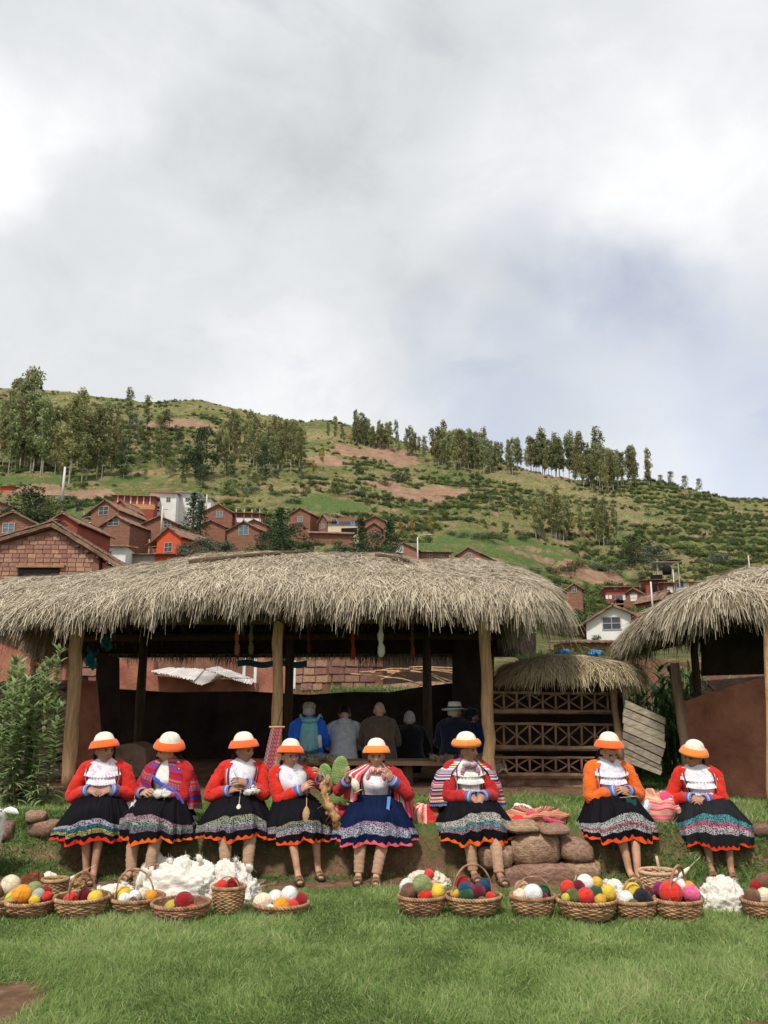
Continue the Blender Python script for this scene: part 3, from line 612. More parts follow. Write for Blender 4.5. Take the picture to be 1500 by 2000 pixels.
# stones on the adobe walls and the stone pile at the left
STM = []
for q in range(6):
    b = MB(); b.ell((0, 0, 0), (.5, .5, .5), 11, 8, noise=.55, seed=q+40); V = b.V[0]; V[:] = np.sign(V)*np.abs(V)**.55*.72; me = b.mesh('stone'); me.materials.append(M_STONE); STM.append(me)
def stone(parent, c, d, rot=(0, 0, 0), mat=None, q=None):
    me = STM[random.randrange(6) if q is None else q]
    if mat: me = me.copy(); me.materials.clear(); me.materials.append(mat)
    o = bpy.data.objects.new('stone', me); COL.objects.link(o); M = Matrix.Translation(c)@Euler(rot).to_matrix().to_4x4()@Matrix.Diagonal((d[0], d[1], d[2], 1))
    if parent: o.parent = parent; o.matrix_local = parent.matrix_world.inverted()@M
    else: o.matrix_world = M
    return o
sp_ = empty('stone_pile', (-4.6, 10.5, .45), 0, 'rough dry stone pile behind the tall plants at left', 'stone pile'); bpy.context.view_layer.update()
for row in range(15):
    z = .50+row*.088; 
    for col in range(11):
        x = -5.25+col*.155+rng.uniform(-.04, .04)+.07*(row % 2)
        if x > -3.98 or (row > 12 and rng.random() < .5): continue
        w = rng.uniform(.15, .27); stone(sp_, Vector((x, 10.7-.14*(row < 2)+rng.uniform(-.05, .05)+row*.008, z)), (w, .26, rng.uniform(.075, .12)), (rng.normal(0, .15), rng.normal(0, .22), rng.normal(0, .3)))
piece('core', sp_, lambda b: b.box((-4.6, 10.98, 1.05), (1.35, .35, 1.25)), M_SHADE); kids(sp_)
# terrace retaining stones
rw = empty('retaining_wall', (.9, 7.6, 0), 0, 'low retaining wall of big reddish stones under the terrace edge', 'stone wall'); bpy.context.view_layer.update()
for (x0_, y0_, x1_, y1_, q) in ((1002, 1625, 1090, 1690, 0), (1090, 1642, 1150, 1675, 1), (1010, 1682, 1130, 1722, 2), (1100, 1680, 1170, 1718, 4), (960, 1690, 1015, 1730, 5), (985, 1607, 1052, 1622, 3), (1052, 1612, 1105, 1624, 2), (930, 1650, 1000, 1690, 4)):
    Y = 7.62; a = P(x0_, y1_, Y); c = P(x1_, y0_, Y); stone(rw, Vector(((a.x+c.x)/2, Y+.04-.03*(q % 3), (a.z+c.z)/2)), ((c.x-a.x)*1.12, .34, (c.z-a.z)*1.15), (.08, rng.normal(0, .05), rng.normal(0, .08)), M_STONER, q)
lw = empty('edge_stones', (-3.1, 7.7, .3), 0, 'mossy stones showing in the grassy bank left of the women', 'stones'); bpy.context.view_layer.update()
for (x0_, y0_, x1_, y1_) in ((50, 1585, 90, 1602), (60, 1602, 115, 1632), (0, 1605, 30, 1640), (1320, 1612, 1345, 1626), (1470, 1608, 1500, 1630), (1240, 1612, 1262, 1640)):
    Y = 7.85; a = P(x0_, y1_, Y); c = P(x1_, y0_, Y); stone(lw, Vector(((a.x+c.x)/2, Y, (a.z+c.z)/2)), ((c.x-a.x)*1.1, .25, (c.z-a.z)*1.1), (.1, 0, rng.normal(0, .3)), M_STONER)
for q in range(46):
    x = rng.uniform(.3, 2.6) if q % 3 else rng.uniform(-2.5, .2); y = 7.30+rng.normal(0, .10); s_ = rng.uniform(.015, .05)
    o = stone(None, Vector((x, y, GZ(x, y)+s_*.2)), (s_*1.3, s_, s_*.8), (0, 0, rng.random()*3), M_STONER); o.name = 'pebble'; tag(o, 'small reddish pebble on the trodden soil at the foot of the terrace', 'pebble', 'pebbles on the soil below the terrace')
# ---------------------------------------------------------------- lattice shelf stand and its little roof
ls = empty('lattice_stand', P(1085, 1540, 10.3), 0, 'rustic stand of three crossed stick railings right of the shelter', 'lattice stand'); Y = 10.3; bpy.context.view_layer.update()
bd = MB(); a = P(940, 1530, Y+.75); c = P(1215, 1320, Y+.75); bd.box(((a.x+c.x)/2, Y+.8, (a.z+c.z)/2), (c.x-a.x, .06, c.z-a.z)); bd.build('back_panel', M_SHADE, ls)
for (yt, yb) in ((1352, 1388), (1413, 1459), (1478, 1512)):
    def rail(px0, px1, py, r):
        p0 = P(px0, py, Y); p1 = P(px1, py+3, Y); piece('rail', ls, lambda b: log(b, p0, p1, r, r*.9, 8, 9, .12, .004, seed=int(py)), M_BAR)
    x1_ = 1205
    rail(952, x1_, yt, .018); rail(952, x1_, yb, .030)
    xs = [958+q*25.4 for q in range(10)]
    for i, px in enumerate(xs):
        if px > x1_: continue
        p0, p1 = P(px, yt, Y), P(px+1, yb, Y); piece('upright', ls, lambda b: log(b, p0, p1, .015, .016, 7, 3, .1), M_BAR)
        if i < 9 and px+25 <= x1_+4:
            ya, yb2 = (yt, yb) if i % 2 else (yb, yt); m = ((ya+yb2)/2)
            p0, p1 = P(px+2, yt+4, Y+.012), P(px+24, (yt+yb)/2, Y+.012); p2 = P(px+2, yb-4, Y+.012)
            if i % 2 == 0: p0, p1, p2 = P(px+24, yt+4, Y+.012), P(px+2, (yt+yb)/2, Y+.012), P(px+24, yb-4, Y+.012)
            piece('brace', ls, lambda b: log(b, p0, p1, .012, .011, 6, 3, .1), M_BAR); piece('brace', ls, lambda b: log(b, p2, p1, .012, .011, 6, 3, .1), M_BAR)
    for dd in (.12, .45): a = P(952, yb+4, Y+dd); c = P(x1_, yb+5, Y+dd); piece('shelf_board', ls, lambda b: b.box(((a.x+c.x)/2, Y+dd, a.z), (c.x-a.x, .28, .025)), M_LOGD)
p0, p1 = P(1216, 1490, Y-.08), P(1193, 1318, Y-.05); piece('post', ls, lambda b: log(b, p0, p1, .045, .04, 10, 9, .15, .006, seed=77), M_BAR)
a = P(975, 1545, Y+.05); c = P(1150, 1512, Y+.05); piece('stone_base', ls, lambda b: b.box(((a.x+c.x)/2, Y+.35, (a.z+c.z)/2), (c.x-a.x, .6, c.z-a.z), jit=.03), M_STONER); kids(ls)
lr = empty('small_thatch_roof', P(1110, 1300, 10.8), 0, 'small sagging straw roof with weeds over the lattice stand', 'thatch roof'); bpy.context.view_layer.update()
a, c = P(985, 1325, 10.6), P(1242, 1325, 10.6); thatch(lr, (a.x+c.x)/2, 10.75, (c.x-a.x)/2, .85, .5, P(1100, 1316, 10.3).z+.10, .15, 7000, 5000, 21, thick=.06, lenf=(.04, .12), end_drop=.6, wav=.05, mat=M_STRAWY); kids(lr)
for q, px in enumerate((1100, 1155)):
    p = P(px, 1274, 10.75); t = empty('blue_plastic_bag', p-Vector((0, 0, .05)), 0, ('crumpled blue plastic bag on the small thatch, left one', 'crumpled blue plastic bag on the small thatch, right one')[q], 'plastic bag'); piece('plastic', t, lambda b: [b.ell((rng.normal(0, .05), 0, .03+rng.random()*.03), (.055, .04, .035), 10, 7, noise=.9, seed=q*5+k) for k in range(5)], pm('blue_plastic', (.04, .22, .55), .3, 30, .35, .5))
# ---------------------------------------------------------------- right shelter
rh = empty('thatched_shelter', (4.6, 9.2, .45), 0, 'second thatched shelter cut off by the right edge, dark inside', 'shelter'); bpy.context.view_layer.update()
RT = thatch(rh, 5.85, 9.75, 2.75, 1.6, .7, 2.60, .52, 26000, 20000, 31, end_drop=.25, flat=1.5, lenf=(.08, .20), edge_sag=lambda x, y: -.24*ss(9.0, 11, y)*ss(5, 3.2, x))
for pt, pb, Yp, r, m_, s_ in (((1317, 1295), (1345, 1478), 9.0, .055, M_LOGD, 1), ((1499, 1200), (1502, 1500), 8.2, .05, M_LOG, 2)):
    p0 = P(*pb, Yp); p1 = P(*pt, Yp); p0.z = GZ(p0.x, p0.y)-.03; piece('post', rh, lambda b: log(b, p0, p1, r, r*.9, 10, 8, .14, .006, seed=s_), m_)
for q in range(3): x = 4.2+q*1.5; piece('post', rh, lambda b: log(b, (x, 11.0, .4), (x, 11.0, 2.3), .06, .05, 8, 4, seed=s_), M_LOGD)
for q in range(6): x = 3.9+q*.7; piece('rafter', rh, lambda b: log(b, (x, 8.3, 2.30), (x+.1, 9.7, 2.75), .035, .03, 6, 4, seed=q), M_LOGD)
kids(rh)
wall('terracotta_wall', [(1330, 1475), (1338, 1560), (1520, 1560), (1520, 1318), (1470, 1328), (1420, 1342), (1405, 1350), (1385, 1352), (1345, 1368), (1330, 1370)], 9.9, 9.1, .35, M_PLAST, 'smooth terracotta mud wall with ragged top under the right shelter')
wall('low_wall', [(1310, 1480), (1520, 1480), (1520, 1318), (1310, 1335)], 12.3, 12.3, .3, M_SHADE, 'back wall of the right shelter, darkened for the shade inside')
# plank panel leaning between the stands
pn = empty('wooden_gate', P(1255, 1515, 9.9), 0, 'weathered grey plank panel leaning crooked beside the corn', 'wooden gate'); bpy.context.view_layer.update()
ML, MR = [(1221, 1366), (1221, 1382), (1218, 1398), (1217, 1413), (1216, 1428), (1216, 1443), (1215, 1457), (1218, 1472), (1218, 1488)], [(1299, 1401), (1299, 1416), (1299, 1432), (1298, 1448), (1297, 1463), (1293, 1479), (1290, 1494), (1292, 1505), (1288, 1515)]
M_PLG = pm('grey_plank', (.25, .20, .15), .3, 7, .85, .7, 50, .004, stretch=(1, 6, 6), objrand=.25, c2=(.32, .26, .20))
for q in range(8):
    Y = 9.9; a, b_, c, d = P(*ML[q], Y), P(*MR[q], Y-.12), P(*MR[q+1], Y-.12), P(*ML[q+1], Y); g = (a-d)*.06; dd = Vector((rng.uniform(-.01, .01), -.012*rng.random(), 0)); f = [a-g+dd, b_-g+dd, c+g+dd, d+g+dd]; bk = [k+Vector((0, .03, 0)) for k in f]
    mb = MB(); mb.add([tuple(k) for k in f+bk], [(0, 1, 2, 3), (7, 6, 5, 4), (0, 4, 5, 1), (1, 5, 6, 2), (2, 6, 7, 3), (3, 7, 4, 0)]); mb.build('plank', M_PLG, pn)
kids(pn)
# ================================================================ VILLAGE ON THE SLOPE
def brickwall(name, c, var=.25, sc=1.0, line=.55):
    k = NT(name); v = k.co('Object'); sx = k.n('ShaderNodeSeparateXYZ'); k.l(v, sx.inputs[0]); cb = k.n('ShaderNodeCombineXYZ')
    k.l(k.math('ADD', sx.outputs[0], sx.outputs[1]), cb.inputs[0]); k.l(sx.outputs[2], cb.inputs[1])
    br = k.n('ShaderNodeTexBrick'); br.inputs['Scale'].default_value = 1.0; br.inputs['Brick Width'].default_value = .50*sc; br.inputs['Row Height'].default_value = .21*sc; br.inputs['Mortar Size'].default_value = .028; br.inputs['Mortar Smooth'].default_value = .4
    br.inputs['Color1'].default_value = tuple(q*(1-var) for q in c)+(1,); br.inputs['Color2'].default_value = tuple(q*(1+var) for q in c)+(1,); br.inputs['Mortar'].default_value = tuple(q*line for q in c)+(1,); k.l(cb.outputs[0], br.inputs['Vector'])
    col = k.mix(k.math('MULTIPLY', k.noise(v, .9, 5, .65), .75), br.outputs['Color'], tuple(min(1, q*1.35) for q in c)); k.bump(k.math('ADD', br.outputs['Fac'], k.math('MULTIPLY', k.noise(v, 5, 5, .7), -1)), .8, .03)
    return k.out(col, .95, .1)
V_AD = brickwall('village_adobe', (.23, .11, .075)); V_AD2 = brickwall('pale_village_adobe', (.29, .145, .10)); V_PINK = brickwall('pinkish_brick', (.34, .17, .13), .12)
V_ORG = pm('orange_plaster', (.52, .085, .035), .12, 1.2, .9, .3, 8, .02); V_WHT = pm('white_plaster', (.70, .68, .64), .10, 1.0, .9, .3, 8, .02); V_CRM = pm('cream_plaster', (.60, .50, .33), .10, 1.0, .9, .3, 8, .02); V_REDP = pm('red_plaster', (.27, .065, .045), .2, 1.2, .9, .3, 8, .02)
V_TILE = pm('clay_tile', (.13, .075, .05), .45, 1.6, .9, .6, 9, .05, c2=(.22, .13, .09)); V_TILEO = pm('orange_clay_tile', (.42, .20, .11), .3, 1.6, .9, .5, 9, .05); V_SHEET = pm('grey_roof_sheet', (.36, .35, .35), .2, 1.2, .6, .2)
V_GLS = pm('dark_window_glass', (.03, .045, .055), .3, 2, .15, 0, spec=.6); V_GLB = pm('bluish_window_glass', (.09, .16, .19), .3, 2, .2, 0, spec=.6); V_FRM = pm('pale_window_frame', (.42, .37, .30), .1, 3, .7, 0); V_WD = pm('balcony_wood', (.46, .22, .10), .25, 3, .8, 0); V_DK = pm('dark_opening', (.012, .010, .009), .2, 2, .95, 0)
def roof_slab(mb, e0, e1, r0, r1, pitch=.34, th=.10, amp=.05, seed=0):
    """tiled slope: eave line e0-e1, ridge line r0-r1, with rows of rounded tiles standing proud"""
    e0, e1, r0, r1 = [Vector(q) for q in (e0, e1, r0, r1)]; L = (e1-e0).length; n = max(3, int(L/pitch)); nrm = (e1-e0).cross(r0-e0).normalized()
    if nrm.z < 0: nrm = -nrm
    nu = n*4+1; m = max(3, int((r0-e0).length/.45)); G = np.zeros((m+1, nu, 3)); rs = np.random.default_rng(abs(seed))
    for j in range(m+1):
        t = j/m; a = e0.lerp(r0, t); b = e1.lerp(r1, t)
        for i in range(nu): G[j, i] = a.lerp(b, i/(nu-1))+nrm*(amp*abs(math.sin(math.pi*i/4))+.02*(j % 2)+rs.normal(0, .010)+.03*math.sin(i*.13+seed)*math.sin(math.pi*t))
    mb.grid(G, smooth=False); Gb = np.stack([G[0], G[0]-np.array(nrm)*th]); mb.grid(Gb, smooth=False); G2 = np.array([[tuple(e0-nrm*th), tuple(e1-nrm*th)], [tuple(r0-nrm*th), tuple(r1-nrm*th)]]); mb.grid(G2, smooth=False)
    for a, b in ((G[:, 0], None), (G[:, -1], None)): mb.grid(np.stack([a, a-np.array(nrm)*th]), smooth=False)
def house(px, py, Y, w, he, hr, L, yaw, wall, label, roof=None, wins=(), side=None, ridge=.5, over=.35, doors=(), cat='house', depth_wall=None, chim=False, name='adobe_house', sidewins=(), gable=True):
    """gable faces -y before the yaw. wins: (x fraction, z, w, h, glass) on the gable; side = ('L'|'R', kind)"""
    p = P(px, py, Y); root = empty(name, (p.x, Y, p.z), R(yaw), label, cat); roof = roof or V_TILE; D = 3.5 if cat != 'hut' else .6   # walls run down into the slope
    def bd(nm, fn, mat, par=None):
        b = MB(); fn(b); o = b.build(nm, mat, root)
        if par is not None: o.parent = par
        return o
    xr = -w/2+w*ridge
    def walls(b):
        if gable:
            f = [(-w/2, -D), (w/2, -D), (w/2, he), (xr, hr), (-w/2, he)]; n = 5
        else: f = [(-w/2, -D), (w/2, -D), (w/2, he), (-w/2, he)]; n = 4
        V = [(a, 0, z) for a, z in f]+[(a, L, z) for a, z in f]; b.add(V, [tuple(range(n)), tuple(range(2*n-1, n-1, -1))]+[(i, i+n, (i+1) % n+n, (i+1) % n) for i in range(n)])
    wo = bd('wall', walls, wall)
    if gable:
        sl, sr = (hr-he)/(xr+w/2), (hr-he)/(w/2-xr); o2 = over; top = hr+.10
        bd('roof', lambda b: (roof_slab(b, (-w/2-o2, -over, he-sl*o2+.10), (-w/2-o2, L+over, he-sl*o2+.10), (xr, -over, top), (xr, L+over, top), seed=int(px)), roof_slab(b, (w/2+o2, -over, he-sr*o2+.10), (w/2+o2, L+over, he-sr*o2+.10), (xr, -over, top), (xr, L+over, top), seed=int(px)+1),
            b.tube([(xr, -over-.02, top+.03), (xr, L+over, top+.03)], .12, 7)), roof)
    else:
        bd('roof', lambda b: roof_slab(b, (-w/2-over, -over-.2, he-.05), (w/2+over, -over-.2, he-.05), (-w/2-over, L+over, hr), (w/2+over, L+over, hr), seed=int(px)), roof)
    for (fx, z, ww, hh, g) in wins:
        x = -w/2+fx*w; fr = bd('window', lambda b: [b.box((x, -.03, z+sz*hh/2), (ww+.12, .08, .06)) for sz in (-1, 1)]+[b.box((x+sx*ww/2, -.032, z), (.06, .08, hh)) for sx in (-1, 1)]+[b.box((x, -.03, z), (.05, .07, hh)), b.box((x, -.028, z), (ww, .06, .05))], V_FRM)
        b = MB(); b.box((x, -.008, z), (ww-.02, .02, hh-.02)); b.build('pane', g, fr)
    for (fx, z, ww, hh, m) in doors:
        x = -w/2+fx*w; bd('door', lambda b: b.box((x, -.02, z+hh/2), (ww, .08, hh)), m)
    if side:
        sg = -1 if side[0] == 'L' else 1; kind = side[1]; xs = sg*w/2; x2 = sg*(w/2+1.25)
        if kind in ('balcony', 'balcony_white'):
            mt = V_WD if kind == 'balcony' else V_WHT; zf = he*.52
            bd('balcony_floor', lambda b: b.box(((xs+x2)/2, L/2, zf), (1.25, L, .14)), mt)
            for q in range(4): bd('balcony_post', lambda b: b.box((x2, .1+q*(L-.2)/3, (zf+he)/2), (.14, .14, he-zf+.1)), V_FRM)
            bl = bd('balustrade', lambda b: [b.box((x2, L/2, zf+z_), (.07, L, .07)) for z_ in (.22, .9)]+[b.beam((x2, q*L/8, zf+.22), (x2, (q+1)*L/8, zf+.88), .05) for q in range(8)]+[b.beam((x2, q*L/8, zf+.88), (x2, (q+1)*L/8, zf+.22), .05) for q in range(8)]+[b.box(((xs+x2)/2, .04, zf+.9), (1.2, .06, .06))], mt)
            bd('side_roof', lambda b: roof_slab(b, (sg*(w/2+1.5), -.3, he-.75), (sg*(w/2+1.5), L+.3, he-.75), (xs-sg*.2, -.3, he+.12), (xs-sg*.2, L+.3, he+.12), seed=3), roof)
            for q in range(2): bd('balcony_door', lambda b: b.box((xs+sg*.03, L*(.3+.4*q), zf+1.0), (.08, .9, 1.9)), V_DK)
    for (fy, z, ww, hh, g, sg) in sidewins:
        y = fy*L; fr = bd('window', lambda b: b.box((sg*(w/2+.02), y, z), (.08, ww+.16, hh+.16)), V_FRM); b = MB(); b.box((sg*(w/2+.055), y, z), (.03, ww, hh)); b.build('pane', g, fr)
    if chim: bd('chimney', lambda b: b.box((xr+w*.2, L*.5, hr+.3), (.5, .5, .9)), wall)
    return root
def hs(px0, px1, py_base, Y): return abs(P(px1, py_base, Y).x-P(px0, py_base, Y).x)
def HH(px0, px1, pyb, pye, pyr, Y, L, yaw, wall, label, **k):
    cx = (px0+px1)/2
    if Y is None: Y = hill_point(cx, pyb)[1]
    w = hs(px0, px1, pyb, Y)/max(.6, math.cos(R(yaw))); zb = P(cx, pyb, Y).z; return house(cx, pyb, Y, w, P(cx, pye, Y).z-zb, P(cx, pyr, Y).z-zb, L, yaw, wall, label, **k)
HH(172, 232, 1042, 998, 978, 118, 8, -14, V_AD, 'two storey adobe house with railed gallery on its left, below the bare slope', side=('L', 'balcony_white'), wins=[(.45, 3.5, 1.6, 1.3, V_GLS)])
HH(196, 254, 1062, 1024, 1008, 108, 8, -14, V_AD, 'adobe house with white left side and one wide window, behind the white shed', side=('L', 'balcony_white'), wins=[(.38, 3.0, 1.7, .9, V_GLS)])
HH(272, 346, 1060, 1025, 1009, 112, 8, -8, V_AD, 'long adobe house directly above the orange house', wins=[(.72, 2.6, 1.1, 1.0, V_GLS)])
HH(300, 353, 1110, 1050, 1031, 97, 7, -24, V_ORG, 'bright orange plastered house with timber balcony and black window', side=('L', 'balcony'), wins=[(.5, 2.6, 1.15, 1.15, V_GLS)], roof=V_TILE)
HH(245, 350, 1112, 1082, 1076, 94, 5, -4, V_ORG, 'low orange annex under a row of tiles in front of the orange house', gable=False, wins=[(.85, .9, .8, .7, V_GLS)], doors=[(.3, .2, 3.0, 1.6, pm('grey_concrete', (.36, .31, .27), .15, 2, .9, .3, 8, .02))])
HH(170, 243, 1098, 1066, 1053, 90, 5, 6, V_WHT, 'low white plastered house under orange tiles at the left', gable=False, roof=V_TILEO, wins=[(.52, 1.0, 1.0, .5, V_GLS)])
HH(222, 298, 1002, 968, 958, 136, 6, 8, V_REDP, 'long house with open timber gallery high on the left', gable=False, roof=V_TILEO, name='gallery_house', doors=[(.1+.16*q, 1.6, .16, 1.6, V_WHT) for q in range(6)]+[(.5, .7, 7.2, .9, V_WD)])
HH(292, 342, 1003, 962, 950, 141, 6, 8, V_WHT, 'white two storey house beside the timber gallery house', gable=False, wins=[(.3, 2.6, .7, .8, V_GLS), (.7, 2.6, .7, .8, V_GLS), (.3, .8, .8, .9, V_DK)], roof=V_TILEO)
HH(345, 384, 1000, 962, 955, 146, 6, 6, V_WHT, 'white house with grey sheet roof behind the dark tree', gable=False, roof=V_SHEET, wins=[(.5, 2.4, .7, .7, V_GLS)])
HH(380, 411, 996, 972, 964, 148, 6, 4, V_WHT, 'small flat white house right of the dark tree', gable=False, roof=V_SHEET, wins=[(.6, 1.6, .6, .6, V_GLS)])
HH(222, 246, 1010, 990, 978, 128, 6, -10, V_ORG, 'small orange gabled house tucked under the timber gallery')
HH(398, 452, 1022, 1000, 985, 128, 6, 6, V_AD, 'adobe gabled house right of the dark tree with blue window', wins=[(.55, 1.5, 1.0, 1.0, V_GLB)])
HH(452, 512, 1024, 1002, 994, 131, 5, 8, V_REDP, 'red house with white balcony rail and pale posts', gable=False, doors=[(.15+.25*q, 0, .2, 2.6, V_FRM) for q in range(4)]+[(.55, .3, 4.0, .8, V_WHT)], name='balcony_house')
HH(382, 440, 1050, 1030, 1017, 120, 6, -5, V_AD, 'low adobe house above the silvery shrub', side=('L', 'balcony_white'))
HH(442, 508, 1062, 1036, 1019, 116, 6, -10, V_AD, 'adobe house with pale framed blue window left of the dark conifer', wins=[(.5, 2.0, 1.5, 1.4, V_GLB)])
HH(470, 520, 1045, 1026, 1016, 125, 5, 0, V_AD2, 'small adobe house half behind the dark conifer')
HH(565, 606, 1040, 1004, 993, 150, 6, -16, V_AD, 'tall adobe house with pale window right of the dark conifer', wins=[(.5, 2.6, 1.0, 1.1, V_GLB)])
HH(622, 640, 1042, 1018, 1005, 149, 9, -30, V_AD, 'brick end of the long cream house', wins=[(.5, 1.4, .8, .8, V_GLB)])
HH(640, 700, 1045, 1018, 1010, 147, 5, -8, V_CRM, 'long cream house with outside stair and laundry on its balcony', gable=False, wins=[(.2, 2.6, 1.0, 1.0, V_GLS)], doors=[(.65, 2.1, 3.6, 1.2, V_AD), (.65, 1.9, 3.8, .25, V_FRM), (.7, .1, 3.0, 1.2, V_DK)], name='cream_house')
HH(712, 752, 1040, 1018, 1008, 149, 6, 4, V_AD, 'adobe house with white framed window right of the cream house', wins=[(.5, 1.2, 1.6, .9, V_GLB)])
HH(715, 745, 1052, 1032, 1022, 140, 5, 0, V_AD, 'small adobe shed before the house right of the cream house', wins=[(.5, 1.0, .6, .5, V_GLS)])
HH(605, 690, 1066, 1042, 1036, 138, 1.0, 8, V_AD, 'long adobe yard wall below the cream house', gable=False, cat='wall', name='yard_wall')
HH(762, 816, 1102, 1074, 1061, 122, 7, -8, V_AD2, 'adobe house with white shutter just above the thatch', wins=[(.35, 2.4, 1.1, 1.2, V_WHT)])
HH(816, 882, 1100, 1078, 1070, 124, 5, 6, V_AD2, 'long low adobe house behind the lamp post', gable=False, wins=[(.35, 1.4, .8, .9, V_GLS), (.7, 1.4, .8, .7, V_GLS)])
HH(896, 937, 1112, 1082, 1070, 112, 7, -24, V_PINK, 'pinkish brick house with timber balcony on its left above the thatch', side=('L', 'balcony'), wins=[(.5, 2.0, .9, .55, V_GLB)])
WH_ = HH(1152, 1262, 1262, 1216, 1184, 62, 9, -20, V_WHT, 'large white gabled house with dark sliding window between the shelters', wins=[(.42, 1.75, 1.35, .95, V_GLS)], ridge=.46, over=.45, doors=[(.88, .3, 1.3, 2.2, V_REDP)])
HH(1118, 1158, 1262, 1222, 1212, 64, 5, -10, V_AD, 'low brown annex with tiled lean-to left of the white house', gable=False)
HH(1120, 1250, 1300, 1252, 1244, 44, 4, 3, V_AD2, 'long low tiled shed in front of the white house', gable=False)
HH(1222, 1258, 1196, 1162, 1150, 122, 6, -28, V_AD, 'adobe house with white window above the white house', side=('L', 'balcony'), wins=[(.5, 2.2, 1.0, 1.0, V_WHT)])
HH(1184, 1248, 1160, 1146, 1139, 138, 5, -6, V_REDP, 'long low red roofed shed uphill behind the adobe house with laundry', gable=False, wins=[(.3, 1.0, .6, .6, V_GLS)])
HH(1264, 1305, 1165, 1132, 1124, 136, 6, -10, V_REDP, 'red unfinished two storey house with rooftop shelter', gable=False, doors=[(.35, .4, 1.2, 1.7, V_DK), (.5, 2.6, 2.0, 1.1, V_DK)])
HH(1298, 1322, 1170, 1138, 1130, 134, 6, 0, V_AD, 'narrow adobe house part beside the red unfinished house', gable=False, wins=[(.5, 1.6, .9, 1.0, V_WHT)])
HH(1320, 1366, 1160, 1136, 1130, 140, 6, 6, V_WHT, 'white house with dark window beside the red unfinished house', gable=False, wins=[(.2, 1.8, 1.2, 1.3, V_GLS)], doors=[(.7, .6, .9, 2.0, V_WD)])
HH(1294, 1320, 1196, 1168, 1155, 112, 7, 14, V_AD, 'adobe gabled house nearest the right shelter', wins=[(.5, 1.8, .9, 1.2, V_WHT)])
HH(1108, 1138, 1182, 1150, 1140, 112, 6, -10, V_AD, 'adobe house half hidden by the right end of the thatch', wins=[(.5, 2.2, .6, .8, V_GLS)])
HH(-30, 22, 1008, 990, 980, 96, 6, 6, V_AD, 'adobe house cut off at the left edge, upper one')
HH(-25, 68, 1062, 1024, 1002, 70, 7, 4, V_AD, 'adobe house with white framed window at the left edge behind the near roof', wins=[(.42, 1.4, 1.0, .9, V_GLB)])
HH(88, 150, 1062, 1022, 1004, 74, 7, -6, V_REDP, 'red adobe house peeping over the near tiled roof')
HH(0, 22, 962, 950, 944, None, 4, 0, V_ORG, 'small orange hut at the far left under the trees', gable=False, cat='hut')
HH(108, 142, 976, 968, 962, None, 3, 10, V_WHT, 'small white roofed hut by the utility pole', gable=False, roof=V_SHEET, cat='hut')
HH(810, 832, 1002, 996, 991, None, 3, 0, V_SHEET, 'tiny grey shack up in the bushes', gable=False, roof=V_SHEET, cat='hut')
HH(720, 732, 1088, 1075, 1068, 100, 3, 0, V_AD, 'small adobe hut in the trees above the thatch', cat='hut')
# laundry on two balconies, water tank
t = empty('water_tank', P(1303, 1122, 137), 0, 'black water tank on the red unfinished house', 'water tank'); b = MB(); b.tube([(0, 0, 0), (0, 0, 1.3), (0, 0, 1.5), (0, 0, 1.6)], [.75, .75, .5, .2], 14); b.build('tank', V_DK, t)
t = empty('rooftop_shelter', P(1303, 1122, 138), 0, 'small sheet roof on posts over the black water tank', 'shelter')
for sx in (-1.8, 1.8): b = MB(); b.box((sx, -.6, 0), (.15, .15, 4.6)); b.build('post', V_FRM, t)
b = MB(); b.box((-.6, 0, 2.0), (4.0, 2.6, .08)); b.build('roof_sheet', V_SHEET, t); b = MB(); b.box((1.2, .2, 2.5), (2.6, 2.4, .1)); b.build('roof_sheet', V_TILE, t)
def laundry(px, py, Y, n, w, label):
    t = empty('laundry_line', P(px, py, Y), 0, label, 'laundry'); b = MB(); b.tube([(-w/2, 0, 0), (w/2, 0, 0)], .02, 5); b.build('line', V_FRM, t)
    for q in range(n):
        c = random.choice([(.6, .6, .62), (.5, .08, .08), (.12, .2, .4), (.65, .62, .55), (.1, .1, .12)]); h = random.uniform(.5, .9); b = MB(); x = -w/2+(q+.5)*w/n; b.grid(np.array([[(x+(u-.5)*w/n*.8, .03*math.sin(v*5+q), -h*v) for u in (0, .5, 1)] for v in (0, .5, 1)])); b.build('garment', pm('cloth_%d' % random.randrange(5), c, .1), t)
laundry(676, 1018, 145, 7, 3.4, 'laundry line of small garments on the cream house'); laundry(1202, 1162, 118, 6, 3.0, 'laundry line on the balcony above the white house')
# ---- the near adobe gable at the left
nh = empty('adobe_house', (P(100, 1100, 38).x, 38, P(100, 1130, 38).z-2), 0, 'nearest adobe brick gable with tiled roof and black opening, left edge', 'house'); bpy.context.view_layer.update()
fr = Frame((P(-60, 1100, 38).x, 38, 0), (1, .02, 0)); X = lambda px: P(px, 1100, 38).x-fr.o.x; Zp = lambda py: P(100, py, 38).z
gp = [(X(-60), Zp(1250)), (X(192), Zp(1250)), (X(192), Zp(1082)), (X(97), Zp(1034)), (X(-60), Zp(1078))]
b = MB(); prism(b, fr, gp, .5); b.build('wall_core', V_MORTN if 'V_MORTN' in globals() else M_MORT, nh)
print('bricks near gable', bricks(nh, fr, [(X(-12), Zp(1142)), (X(190), Zp(1142)), (X(190), Zp(1084)), (X(97), Zp(1037)), (X(-12), Zp(1066))], .40, .215, [(X(38), X(116), Zp(1140), Zp(1110))], 300, depth=.14, proud=.035, seed=12))
b = MB(); b.box(fr.p(X(77), Zp(1121), .02), (X(116)-X(38), .12, Zp(1108)-Zp(1134))); b.build('opening', V_DK, nh); b = MB(); b.box(fr.p(X(80), Zp(1106), .05), (X(125)-X(30), .22, .14), jit=.01); b.build('lintel', pm('lintel_wood', (.34, .17, .09), .3, 3, .85, .5), nh)
